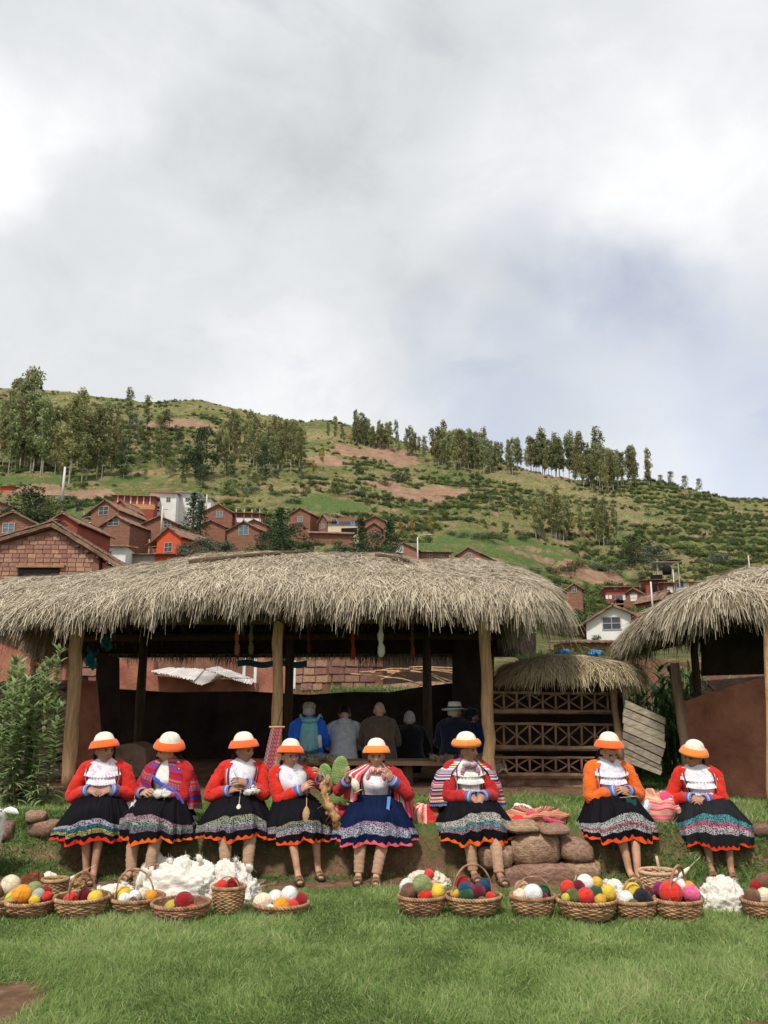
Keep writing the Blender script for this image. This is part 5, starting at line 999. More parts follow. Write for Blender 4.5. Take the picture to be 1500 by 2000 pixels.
def emb_skirt(name, base, pal, v0, v1, trim, zn=26, zh=.075, cols2=None):
    v0 = .38+.58*v0; v1 = .40+.58*v1; zh *= .85; base = tuple(q*.55 for q in base)
    """flared skirt cloth: plain ground, an embroidered band, zigzag trim along the hem"""
    k = NT(name); c = k.n('ShaderNodeTexCoord'); sp = k.n('ShaderNodeSeparateXYZ'); k.l(c.outputs['UV'], sp.inputs[0]); u, v = sp.outputs[0], sp.outputs[1]
    mp = k.n('ShaderNodeMapping'); mp.inputs['Scale'].default_value = (120, 58, 1); k.l(c.outputs['UV'], mp.inputs[0])
    vo = k.n('ShaderNodeTexVoronoi', feature='DISTANCE_TO_EDGE'); vo.inputs['Scale'].default_value = 1.0; k.l(mp.outputs[0], vo.inputs['Vector'])
    vc = k.n('ShaderNodeTexVoronoi'); vc.inputs['Scale'].default_value = 1.0; k.l(mp.outputs[0], vc.inputs['Vector'])
    mp2 = k.n('ShaderNodeMapping'); mp2.inputs['Scale'].default_value = (150, 40, 1); k.l(c.outputs['UV'], mp2.inputs[0])
    nz = k.noise(mp2.outputs[0], 1.0, 3, .6, 1.5)
    pal = [tuple(q*.72 for q in c_) for c_ in pal]; n = len(pal); row = k.math('ADD', k.math('DIVIDE', k.math('SUBTRACT', v, v0), v1-v0), k.math('MULTIPLY', k.math('SUBTRACT', nz, .5), .55 if cols2 is None else .2))
    pc = k.ramp(row, [(q/n, col) for q, col in enumerate(pal)], 'CONSTANT')
    thread = k.math('MAXIMUM', k.math('LESS_THAN', vo.outputs['Distance'], .12), k.math('GREATER_THAN', nz, .60))
    band = k.math('MULTIPLY', k.math('GREATER_THAN', v, v0), k.math('LESS_THAN', v, v1))
    nb = k.noise(k.co('Object'), 9, 4, .6); bc = k.mix(nb, tuple(q*.65 for q in base), tuple(q*1.5 for q in base))
    col = k.mix(k.math('MULTIPLY', thread, band), bc, pc)
    zz = k.math('ADD', 1-zh, k.math('MULTIPLY', k.math('PINGPONG', k.math('MULTIPLY', u, zn*1.0), .5), zh*1.25))
    tr = k.mix(nb, tuple(q*.8 for q in trim), tuple(min(1, q*1.15) for q in trim))
    col = k.mix(k.math('GREATER_THAN', v, zz), col, tr)
    pl = k.noise(k.co('UV', (62, 1.6, 1)), 1.0, 3, .55); k.bump(k.math('ADD', k.math('MULTIPLY', pl, 3.2), k.math('ADD', k.math('MULTIPLY', k.math('MULTIPLY', thread, band), .18), k.math('MULTIPLY', k.noise(k.co('Object'), 120, 3, .6), .15))), .8, .014)
    return k.out(col, .95, .04)
WH = (.78, .76, .72); LIL = (.60, .50, .62); YEL = (.70, .52, .08); TEA = (.07, .24, .30); PNK = (.70, .16, .25); GRN = (.10, .28, .12); REDC = (.55, .03, .03); BLU = (.06, .10, .38); CREAM = (.72, .66, .52); ORG = (.80, .20, .03); BLK = (.015, .014, .018)
def jwool(name, c):
    k = NT(name); v = k.co('Object'); f = k.noise(v, 9, 5, .65); n1 = k.noise(k.co('Object', (1, 1, 1.6)), 13, 3, .55, 1.6); n2 = k.noise(v, 130, 4, .6); k.bump(k.math('ADD', n1, k.math('MULTIPLY', n2, .10)), .7, .020); k.b.inputs['Sheen Weight'].default_value = .12
    return k.out(k.ramp(f, [(.3, tuple(q*.68 for q in c)), (.7, tuple(min(.9, q*1.15) for q in c))]), .95, .1)
M_RED = jwool('red_wool', (.60, .030, .018)); M_RED2 = jwool('scarlet_wool', (.44, .022, .022)); M_ORG = jwool('orange_wool', (.80, .15, .022))
def blouse_m(name, spots):
    k = NT(name); v = k.co('Object'); n1 = k.noise(v, 24, 4, .7, 1.2); f = k.noise(v, 9, 3, .5)
    sp = k.n('ShaderNodeSeparateXYZ'); c = k.n('ShaderNodeTexCoord'); k.l(c.outputs['Object'], sp.inputs[0])
    cen = k.math('MULTIPLY', k.ramp(k.math('ABSOLUTE', sp.outputs[0]), [(.05, (1, 1, 1)), (.13, (.25, .25, .25))]), k.ramp(n1, [(.50, (0, 0, 0)), (.60, (1, 1, 1))]))
    k.bump(k.noise(k.co('Object', (1, 1, .35)), 45, 4, .6), .6, .006)
    return k.out(k.mix(cen, k.mix(f, (.68, .67, .69), (.75, .74, .74)), spots), .85, .15)
M_BLP = blouse_m('white_blouse_pink_figure', (.66, .33, .52)); M_BLL = blouse_m('white_blouse_lilac_print', (.52, .42, .66)); M_WHITE = wool('white_knit', (.66, .64, .60))
def felt_m(name, c):
    k = NT(name); v = k.co('Object'); k.bump(k.noise(k.co('Object', (1, 1, 3)), 90, 4, .7), .6, .004)
    k.b.inputs['Sheen Weight'].default_value = .25
    return k.out(k.ramp(k.noise(v, 35, 4, .6), [(.3, tuple(q*.82 for q in c)), (.7, tuple(min(.9, q*1.1) for q in c))]), .95, .1)
M_HCREAM = felt_m('cream_felt', (.74, .68, .56)); M_HORG = felt_m('orange_felt', (.86, .13, .03)); M_HORG2 = felt_m('bright_orange_felt', (.90, .24, .05))
M_CUFF = stripes('blue_woven_cuff', [BLU, (.14, .22, .40), (.30, .36, .50), (.08, .14, .30), (.05, .10, .28), (.20, .14, .30)], 9, 3, 1)
M_TRIM = stripes('jacket_trim', [(.5, .04, .05), (.7, .5, .45), (.25, .04, .06), (.6, .2, .2), (.08, .08, .2)], 7, 5, 0)
M_SOCK = pm('beige_leg_warmer', (.44, .27, .17), .22, 22, .95, .9, 60, .008, stretch=(1, 1, 4), sheen=.2); M_SAND = pm('worn_black_leather', (.035, .025, .02), .3, 20, .6, .4); M_SANDB = pm('brown_leather_straps', (.16, .10, .06), .3, 20, .6, .4)
M_LINE = wool('grey_petticoat', (.42, .40, .38))
def person(loc, yaw=0, label='', s=.45, hips=0, lean=0.0, bend=.06, hyaw=0, hpitch=0, hroll=0, lh=None, rh=None, lhd=None, rhd=None, curl=.6,
           skin=SK_DARK, top='jacket', jm=None, blouse=None, skirt=None, hat='andean', hm=None, hr=1.0, legs='bare', feet=((-.09, -.52), (.09, -.52)), knees=.12,
           hemf=.0, wide=1.0, hemz=.32, trousers=None, hair=True, cuff=True, frill=True, hatroll=0, braid=True, bust=1.0, group=None, spread=.0, scale=1.0, bib=None, hattilt=0, open_=.62):
    """seated person in local space: x right of the picture, -y front, z = 0 the ground under the feet"""
    root = empty('person', loc, yaw, label, 'person', group, scale)
    ax = math.tan(lean)
    def sp(z, dy=0.0):   # spine centre line at height z above the seat
        return np.array([ax*z, -bend*(z/.5)**1.5+dy+.0, s+z])
    shx = .160; shz = .450
    HC = Vector(sp(.608))+Vector((0, -.030, 0)); HR = Euler((hpitch, hroll, hyaw), 'XYZ').to_matrix()
    if lh is None: lh = (-.05, -.20, .26)
    if rh is None: rh = (.06, -.20, .26)
    arms = {}
    for nm, sg, t in (('l', -1, lh), ('r', 1, rh)):
        a = Vector(sp(shz))+Vector((sg*shx, 0, 0)); T = Vector((t[0], t[1], s+t[2]))
        e, w = ik(a, T, .265, .235, (sg*.75, .35, -.7)); arms[nm] = (a, e, w)
    K = {}; E = []
    def add(n, p, r, par=None):
        K[n] = (Vector(p), r)
        if par: E.append((par, n))
    add('pelvis', sp(.09), (.13, .11)); add('waist', sp(.24), (.12, .095), 'pelvis'); add('chest', sp(.38), (.125, .10), 'waist')
    add('neck0', sp(.50), (.06, .06), 'chest'); add('neck1', Vector(sp(.545))+Vector((0, -.008, 0)), .046, 'neck0'); add('skull', HC+Vector((0, .01, -.02)), .05, 'neck1')
    for nm, sg in (('l', -1), ('r', 1)):
        a, e, w = arms[nm]; add(nm+'cl', Vector(sp(.455))+Vector((sg*.07, 0, 0)), .055, 'chest'); add(nm+'sh', a, .050, nm+'cl')
        add(nm+'up', a.lerp(e, .5), .042, nm+'sh'); add(nm+'el', e, .035, nm+'up'); add(nm+'fo', e.lerp(w, .4), .033, nm+'el'); add(nm+'wr', w, .023, nm+'fo')
        fx, fy = feet[0 if sg < 0 else 1]
        add(nm+'hip', Vector((sg*.085+ax*.05, -.05, s+.07)), .082, 'pelvis')
        kn = Vector((sg*knees, -.41, s+.085)); add(nm+'th', kn.lerp(K[nm+'hip'][0], .5), .076, nm+'hip'); add(nm+'kn', kn, .054, nm+'th')
        an = Vector((fx, fy, .075)); add(nm+'ca', kn.lerp(an, .34)+Vector((0, .018, 0)), .053, nm+'kn'); add(nm+'sn', kn.lerp(an, .72), .037, nm+'ca'); add(nm+'an', an, .030, nm+'sn')
        d = Vector((fx*.25, -1, 0)).normalized(); add(nm+'ba', an+d*.10+Vector((0, 0, -.045)), (.036, .024), nm+'an'); add(nm+'to', an+d*.165+Vector((0, 0, -.055)), (.030, .014), nm+'ba')
    V, Fs = skin_body((K, E), 'pelvis'); mb = MB(); mb.add(V, Fs, None, 0, True)
    hv = head_np()*hr; hv = hv.reshape(-1, 3)@np.array(HR).T+np.array(HC); mb.grid(hv.reshape(34, 40, 3), cu=True)
    def hp(x, y, z): return HC+HR@(Vector((x, y, z))*hr)
    for sg in (-1, 1):
        mb.ell(hp(sg*.074, .008, -.012), (.010, .020, .030), 8, 7, rot=HR)           # ears
        mb.ell(hp(sg*.029, -.079, .006), (.0125, .007, .0052), 8, 6, m=1, rot=HR)      # eyes
        mb.tube([hp(sg*.013, -.090, .019), hp(sg*.030, -.090, .024), hp(sg*.048, -.079, .018)], [.003, .004, .002], 5, m=2)
    mb.tube([hp(-.022, -.086, -.0585), hp(0, -.0965, -.056), hp(.022, -.086, -.0585)], [.002, .0048, .002], 6, m=3)
    for nm, d in (('l', lhd), ('r', rhd)):
        a, e, w = arms[nm]; f = (w-e).normalized()
        if d: fd, nd = Vector(d[0]), Vector(d[1])
        else: fd = (f+Vector((.35 if nm == 'l' else -.35, -.1, -.15))); nd = Vector((0, .9, -.5))
        hand_np(mb, w, fd, nd, nm == 'l', curl, .98)
    mb.build('body', [skin, M_EYE, M_HAIR, M_LIP], root)
    # ---- hair
    if hair:
        hb = MB(); n = 30; G = []
        hmt = M_HAIR if hair is True else hair
        for j, ph in enumerate(np.linspace(.02, 1.95, 12)):
            row = []
            for i in range(n):
                th = 2*np.pi*i/n; back = .5+.5*math.cos(th)      # th = 0 is the back of the head
                p = min(ph, .95+1.15*ss(.25, .75, back)); row.append((math.sin(p)*math.sin(th)*.080, math.sin(p)*math.cos(th)*.100+.004, math.cos(p)*.118))
            G.append(row)
        G = np.array(G)*hr; G = (G.reshape(-1, 3)@np.array(HR).T+np.array(HC)).reshape(12, n, 3); hb.grid(G, cu=True)
        hb.build('hair', hmt, root)
        if braid:
            for sg in (-1, 1):
                a = hp(sg*.055, .075, -.05); b = Vector(sp(.46))+Vector((sg*.09, .12, 0)); c = Vector(sp(.22))+Vector((sg*.07, .17, 0)); p = curve([a, b, c], 9)
                r = .014+.004*np.abs(np.sin(np.arange(len(p))*1.3)); bb = MB(); bb.tube(p, r, 7); bb.build('braid', M_HAIR, root)
    # ---- torso shells
    prof = [(.03, .175, .15), (.10, .172, .15), (.18, .155, .135), (.26, .150, .130), (.33, .160, .135), (.40, .172, .130), (.455, .172, .112), (.495, .135, .090), (.522, .078, .068), (.535, .062, .060)]
    zz = np.array([p[0] for p in prof])
    def shell(off, z0, z1, a0, a1, nu=40, nv=22, wr=.006, fr=None, seed=0):
        G = np.zeros((nv, nu, 3)); closed = (a1-a0) > 6.2
        th = np.linspace(a0, a1, nu, endpoint=not closed)
        for j, z in enumerate(np.linspace(z0, z1, nv)):
            rx = np.interp(z, zz, [p[1] for p in prof])*wide+off; ry = np.interp(z, zz, [p[2] for p in prof])*(1+.5*(wide-1))+off
            c = sp(z); w = 1+0*th
            bu = bust*.035*np.exp(-((z-.34)/.07)**2)*np.clip(np.cos(th), 0, 1)**2
            wn = wr*2*fbm(np.sin(th)*3+seed, np.cos(th)*3, z*16, 3, seed)
            if fr: wn = wn+fr*np.sin(th*17+z*3)*ss(z0+.10, z0, z)
            G[j] = np.stack([c[0]+np.sin(th)*(rx+wn), c[1]-np.cos(th)*(ry+wn+bu), np.full(nu, c[2])+wn*.5], -1)
        return G, closed
    if blouse:
        G, cl = shell(.004, .14, .535, 0, 2*np.pi, seed=3); b = MB(); b.grid(G, cu=cl); bo = b.build('blouse', blouse, root)
        if frill:
            for q in range(3):
                th = np.linspace(-.95+.22*q, .95-.22*q, 46); z = .435-.065*q-.035*np.cos(th*1.5)*.6
                R0 = []
                for t, (dz, out_) in enumerate(((0, 0), (-.018, .014), (-.040, .018))):
                    rx = np.interp(z, zz, [p[1] for p in prof])*wide+.006; ry = np.interp(z, zz, [p[2] for p in prof])+.010+.030*np.exp(-((z-.34)/.07)**2)*bust
                    wv = .009*np.sin(np.arange(46)*1.7+q)*t/2; c = np.array([sp(a) for a in z])
                    R0.append(np.stack([c[:, 0]+np.sin(th)*(rx+out_+wv), c[:, 1]-np.cos(th)*(ry+out_+wv), c[:, 2]+dz], -1))
                fb = MB(); fb.grid(np.array(R0)); fb.build('frill', blouse, root)
        nb = MB(); c = sp(.530); th = np.linspace(0, 2*np.pi, 20, endpoint=False)
        nb.tube(np.stack([c[0]+np.sin(th)*.061, c[1]-np.cos(th)*.061-.01, c[2]+0*th-.012*np.cos(th)], -1), .009, 6, closed=True); nb.build('collar', M_WHITE if blouse is not M_BLP else blouse, root)
    jm = jm or M_RED
    o = open_+.08 if blouse else 0
    jb = MB(); G, cl = shell(.016 if blouse else .012, .04 if blouse else .0, .50 if blouse else .545, o, 2*np.pi-o, seed=8, wr=.012, fr=.010 if blouse else None)
    jb.grid(G, cu=cl)
    for nm in ('l', 'r'):
        a, e, w = arms[nm]; sg = -1 if nm == 'l' else 1
        st = Vector(sp(.498))+Vector((sg*.062, 0, 0)); w2 = w-(w-e).normalized()*.012
        p = curve([st, a+Vector((sg*.006, 0, -.004)), a.lerp(e, .5)+Vector((sg*.01, 0, 0)), e, e.lerp(w, .5), w2], 5); k = len(p)
        r = np.interp(np.linspace(0, 1, k), [0, .2, .45, .6, .85, 1], [.034, .062, .067, .061, .052, .045])
        r = r*(1+.055*np.sin(np.arange(k)*2.3+sg)*np.linspace(.2, 1, k)); jb.tube(p, r, 18, wob=.20, up=(0, -1, .01))
    jb.build('jacket' if blouse else 'coat', jm, root)
    if blouse:
        for sg in (-1, 1):
            tb = MB(); nv = 20; T = np.zeros((nv, 3, 3)); Gc = G[:, 0 if sg < 0 else -1]; Gc = G[:, 0] if sg > 0 else G[:, -1]
            G2 = G[:, 6] if sg > 0 else G[:, -7]
            for q in range(3): T[:, q] = (Gc*(1-q/2)+G2*(q/2))[:nv]+np.array([0, -.005, 0])+(G[:nv, 1 if sg > 0 else -2]-np.array([sp(z)for z in np.linspace(.04, .50, 22)])[:nv])*.03
            tb.grid(T); tb.build('jacket_border', M_TRIM, root)
    if cuff:
        for nm in ('l', 'r'):
            a, e, w = arms[nm]; d = (w-e).normalized(); cb = MB()
            cb.tube([w-d*.075, w-d*.07, w-d*.03, w+d*.006, w+d*.008], [.050, .054, .054, .051, .038], 14, caps=False); cb.build('cuff', M_CUFF, root)
    # ---- skirt or trousers
    if skirt:
        nu, nv = 132, 30; G = np.zeros((nv+4, nu, 3)); ph = np.linspace(0, 2*np.pi, nu, endpoint=False)+np.pi; c, sn = np.cos(ph), np.sin(ph); fr_ = np.clip(c, 0, 1); bk = np.clip(-c, 0, 1)
        wz = s+.255; hw = .342*wide+spread; cw = sp(.255)
        Wp = np.stack([cw[0]+sn*.158*wide, cw[1]-c*.140-.01*fr_, np.full(nu, wz)], -1)
        Mp = np.stack([sn*.245*wide+ax*.1, -.16-c*np.where(c > 0, .20, .34), s+.185-.05*np.abs(sn)-.06*bk], -1)
        Kp = np.stack([sn*.315*wide, -.20-c*np.where(c > 0, .285, .42), s+.125-.115*np.abs(sn)**1.5-.075*bk-.0*fr_], -1)
        Hp = np.stack([sn*hw, -.22-c*np.where(c > 0, .33, .46)-hemf, hemz-.0*fr_+bk*(s+.03-hemz)+.02*np.abs(sn)*0], -1)
        # thighs lift the cloth over the knees
        for q in (-knees, knees): Kp[:, 2] += .03*np.exp(-((Kp[:, 0]-q)/.07)**2)*fr_; Kp[:, 1] -= .02*np.exp(-((Kp[:, 0]-q)/.07)**2)*fr_
        rs = np.random.default_rng(int(abs(loc[0])*100)+3); N = 11; phs = rs.random(3)*6
        pl = np.sin(ph*N+phs[0]+1.2*np.sin(ph*3+phs[1]))*.6+.4*np.sin(ph*(N*2-3)+phs[2])
        low = np.sin(ph*5+phs[1])
        ctl = [Wp, Wp*.35+Mp*.65+np.array([0, 0, .02]), Mp, Kp, (Kp+Hp)/2+np.stack([sn*.01, -c*.03, 0*c], -1), Hp]
        cp = np.array(ctl); t = np.linspace(0, 5, nv); ext = np.concatenate([[2*cp[0]-cp[1]], cp, [2*cp[-1]-cp[-2]]])
        for j, q in enumerate(t):
            i = min(int(q), 4); f = q-i; a, b, d, e = ext[i:i+4]
            G[j] = .5*((2*b)+(-a+d)*f+(2*a-5*b+4*d-e)*f*f+(-a+3*b-3*d+e)*f**3)
            am = (.006+.032*(q/5)**1.1)*1.0; G[j, :, 0] += sn*pl*am; G[j, :, 1] -= c*pl*am; G[j, :, 2] += low*.016*(q/5)**2-.012*pl*(q/5)**3
        for q in range(4):      # turned-under edge that shows the lining
            G[nv+q] = G[nv-1]*1.0; G[nv+q, :, 0] -= sn*(.006+.010*q); G[nv+q, :, 1] += c*(.006+.010*q); G[nv+q, :, 2] += (-.002, .012, .035, .07)[q]
        sb = MB(); nvv = nv+4; Fs = []; UV = []; m = []
        for j in range(nvv-1):
            for i in range(nu):
                i2 = (i+1) % nu; Fs.append((j*nu+i, j*nu+i2, (j+1)*nu+i2, (j+1)*nu+i)); v0 = min(j/(nv-1), .999); v1 = min((j+1)/(nv-1), 1.0)
                UV.append([(i/nu, v0), ((i+1)/nu, v0), ((i+1)/nu, v1), (i/nu, v1)])
        a = (nv-1)*nu; sb.add(G.reshape(-1, 3), Fs[:a], UV[:a], 0, True); sk = sb.build('skirt', skirt, root)
        lb = MB(); lb.grid(G[nv-1:], cu=True); lb.build('petticoat', M_LINE, sk)
    if trousers:
        tb = MB()
        for nm in ('l', 'r'):
            p = curve([K[nm+'hip'][0]+Vector((0, .05, .0)), K[nm+'th'][0], K[nm+'kn'][0], K[nm+'ca'][0], K[nm+'an'][0]+Vector((0, 0, .03))], 4); tb.tube(p, np.interp(np.linspace(0, 1, len(p)), [0, .3, .55, 1], [.115, .10, .075, .06]), 12, wob=.1)
        tb.build('trousers', trousers, root)
    for nm in ('l', 'r'):
        kn, an = K[nm+'kn'][0], K[nm+'an'][0]
        if legs in ('warm', 'warm2'):
            p = curve([kn.lerp(an, .12), K[nm+'ca'][0], K[nm+'sn'][0], an+Vector((0, 0, .0))], 8); k = len(p); tt = np.linspace(0, 1, k)
            r = np.interp(tt, [0, .3, .7, 1], [.062, .063, .048, .043])+.0035*np.sin(tt*60)*(tt > .45); lb = MB(); lb.tube(p, r, 14, wob=.06); lb.build('leg_warmer', M_SOCK, root)
        ba, to = K[nm+'ba'][0], K[nm+'to'][0]; d = (to-an); d.z = 0; d.normalize(); sh = MB()
        q = [Vector((an.x, an.y, .012))-d*.045, Vector((an.x, an.y, .012))+d*.02, Vector((ba.x, ba.y, .012)), Vector((to.x, to.y, .012))+d*.012, Vector((to.x, to.y, .012))+d*.03]
        sh.tube(q, [.018, .032, .040, .034, .016], 10, sx=1.0, up=(0, 0, 1)); V_ = sh.V[0]; V_[:, 2] = .012+(V_[:, 2]-.012)*.28
        if trousers:
            sh.tube(curve([an-d*.04+Vector((0, 0, -.02)), an+Vector((0, 0, -.01)), ba+Vector((0, 0, .006)), to+d*.01], 3), [.03, .042, .043, .044, .044, .043, .041, .038, .034, .022], 10)
        so = sh.build('sandal', M_SAND, root)
        if not trousers:
            st = MB(); sd = Vector((d.y, -d.x, 0))
            for c0, w_, h_ in ((ba-d*.01, .040, .034), (ba+d*.045, .036, .026)): st.tube([c0-sd*w_+Vector((0, 0, -.02)), c0-sd*w_*.6+Vector((0, 0, h_*.8)), c0+Vector((0, 0, h_)), c0+sd*w_*.6+Vector((0, 0, h_*.8)), c0+sd*w_+Vector((0, 0, -.02))], .007, 6, sx=1.6)
            st.build('strap', M_SANDB, so)
    # ---- hat
    if hat == 'andean':
        ht = Euler((hpitch*.6+hattilt-R(8), hroll+hatroll, hyaw), 'XYZ').to_matrix(); H0 = HC+ht@Vector((0, .006, .062))
        n = 40; th = np.linspace(0, 2*np.pi, n, endpoint=False)
        def lathe(pr, wob=.0): 
            G = np.array([[((r*(1+wob*math.sin(2*a+1))*math.sin(a))*.98, r*math.cos(a)*1.04, z) for a in th] for r, z in pr]); return (G.reshape(-1, 3)@np.array(ht).T+np.array(H0)).reshape(len(pr), n, 3)
        cb = MB(); cb.grid(lathe([(.106, -.006), (.102, .018), (.094, .040), (.086, .062), (.073, .083), (.054, .098), (.030, .107), (.001, .110)], .02), cu=True)
        ho = cb.build('hat', M_HCREAM, root); bb = MB()
        if hm == 'knit': pr = [(.100, -.030), (.128, -.024), (.138, -.008), (.136, .008), (.128, .024), (.113, .040), (.100, .040)]
        else: pr = [(.094, .0), (.130, -.033), (.1415, -.034), (.143, -.028), (.134, -.004), (.119, .024), (.108, .034), (.102, .030), (.100, .01)]
        bb.grid(lathe(pr, .025), cu=True); bb.build('brim', M_HORG2 if hm in ('knit', 'light') else M_HORG, ho)
    elif hat in ('panama', 'cap'):
        n = 32; th = np.linspace(0, 2*np.pi, n, endpoint=False); H0 = HC+HR@Vector((0, 0, .045))
        def lathe2(pr, e=1.12): 
            G = np.array([[(r*math.sin(a), r*math.cos(a)*e, z-(.02*math.cos(a)**2 if r > .12 else 0)) for a in th] for r, z in pr]); return (G.reshape(-1, 3)@np.array(HR).T+np.array(H0)).reshape(len(pr), n, 3)
        hb = MB()
        if hat == 'panama':
            hb.grid(lathe2([(.085, .0), (.150, -.004), (.165, .004), (.150, .004), (.088, .010), (.082, .05), (.076, .082), (.060, .092), (.030, .084), (.001, .078)]), cu=True); ho = hb.build('hat', pm('white_straw', (.82, .80, .75), .1, 30, .7, .3), root)
            rb = MB(); rb.grid(lathe2([(.090, .010), (.0905, .030), (.086, .031)]), cu=True); rb.build('hat_ribbon', pm('black_ribbon', (.02, .02, .025), .1), ho)
        else:
            hb.grid(lathe2([(.084, -.01), (.088, .02), (.080, .05), (.055, .072), (.001, .08)], 1.15), cu=True)
            q = [H0+HR@Vector((x, y, -.008-.015*(x/.06)**2)) for x, y in ((-.06, -.06), (-.05, -.13), (0, -.165), (.05, -.13), (.06, -.06))]
            hb.add([tuple(a) for a in q], [(0, 1, 2, 3, 4)]); hb.build('cap', hm, root)
    root['_hc'] = list(HC); root['_w'] = [list(arms['l'][2]), list(arms['r'][2])]; root['_sp'] = [list(sp(.45)), list(sp(.1))]
    return root, arms, sp
def cape(root, sp, mat, z0=.47, zl=.16, zr=.16, gap=.55, name='shawl', out=.05, wide=1.0, seed=0, knot=True, a0=None, a1=None):
    """woven carrying cloth over the shoulders"""
    nu, nv = 56, 24; th = np.linspace(a0 if a0 is not None else gap, a1 if a1 is not None else 2*np.pi-gap, nu); G = np.zeros((nv, nu, 3))
    for j in range(nv):
        t = j/(nv-1)
        for i, a in enumerate(th):
            side = .5-.5*math.sin(a); zb = zr*(1-side)+zl*side; fold = math.cos(a)
            z = .545-(.545-zb)*t; rx = np.interp(t, [0, .12, .3, .6, 1], [.078, .145, .270, .325, .345])*wide+out*t; ry = np.interp(t, [0, .12, .3, .6, 1], [.078, .11, .155, .19, .20])+out*t
            if fold > 0: ry += .03*t
            w = .014*math.sin(a*9+seed+t*3)*t+.010*math.sin(a*17+seed)*t; c = sp(z)
            G[j, i] = (c[0]+math.sin(a)*(rx+w), c[1]-math.cos(a)*(ry+w)+.02*t, c[2]+.01*math.sin(a*5+seed)*t)
    b = MB(); b.grid(G); o = b.build(name, mat, root)
    if knot:
        kb = MB(); c = sp(.475); 
        for q in range(5): kb.ell((c[0]+(q-2)*.022, c[1]-.125-.012*(q % 2), c[2]+.01*math.sin(q*2.2)), (.030, .024, .026), 10, 8, noise=.25, seed=q)
        for sg in (-1, 1): kb.tube(curve([(c[0]+sg*.03, c[1]-.125, c[2]), (c[0]+sg*.065, c[1]-.13, c[2]-.03), (c[0]+sg*.075, c[1]-.13, c[2]-.09)], 4), [.018, .02, .02, .018, .02, .022, .024, .022, .01], 8, sx=.5)
        kb.build('knot', mat, root)
    return o
# ---- spinning tools and yarn in the hands
M_WOODL = pm('pale_stick_wood', (.50, .34, .20), .2, 30, .7, .3, 60, .003); M_YCREAM = pm('cream_yarn', (.74, .68, .56), .14, 40, .95, .9, 90, .006, stretch=(1, 1, 5)); M_YTAN = pm('tan_yarn', (.45, .29, .15), .2, 40, .95, .9, 90, .006, stretch=(1, 1, 5))
def spindle(loc, label, mat, L=.26, r=.024, tilt=(0, 0), full=.6, up_thread=0.06):
    t = empty('drop_spindle', loc, 0, label, 'spindle'); t.rotation_euler = (tilt[0], tilt[1], 0)
    b = MB(); b.tube([(0, 0, -L*.55), (0, 0, L*.45)], [.0045, .003], 7); b.build('shaft', M_WOODL, t)
    b = MB(); z = np.linspace(-L*.36, L*.20, 16); q = np.linspace(0, 1, 16); rr = r*np.sin(np.pi*np.clip(q*.86+.10, 0, 1))**.8+.003; b.tube(np.stack([0*z, 0*z, z], -1), rr*(1+.05*np.sin(q*60)), 14); b.build('wound_yarn', mat, t)
    b = MB(); b.tube([(0, 0, -L*.40), (0, 0, -L*.375)], [r*1.15, r*1.15], 14); b.build('whorl', M_WOODL, t)
    b = MB(); b.tube([(0, 0, L*.45), (.002, .0, L*.45+up_thread)], [.0016, .0016], 5); b.build('thread', mat, t); return t
M_WOOLW = pm('raw_white_wool', (.70, .655, .58), .10, 26, 1.0, .8, 60, .012, spec=.05, sheen=.4)
M_FIBW = bladem('white_fibre', [(0, (.58, .53, .46)), (.4, (.70, .66, .60)), (1, (.76, .73, .68))], rough=1, spec=.05, trans=.25)
M_FIBT = bladem('brown_fibre', [(0, (.14, .06, .025)), (.5, (.30, .15, .06)), (1, (.50, .30, .14))], rough=1, spec=.05)
M_WOOLT = pm('tan_fleece', (.42, .25, .12), .3, 20, 1.0, .8, 60, .012, spec=.05)
M_WOOLB = pm('brown_fleece', (.16, .06, .03), .4, 20, 1.0, .9, 60, .015, spec=.05)
def puffs(mb, centres, rad, seed=0):
    for i, (c, r) in enumerate(zip(centres, rad)):
        mb.ell(c, (r*random.uniform(.8, 1.5), r*random.uniform(.8, 1.3), r*random.uniform(.55, .9)), 12, 9, noise=.42, seed=seed+i, rot=Euler((random.random()*3, random.random()*3, random.random()*3)).to_matrix())
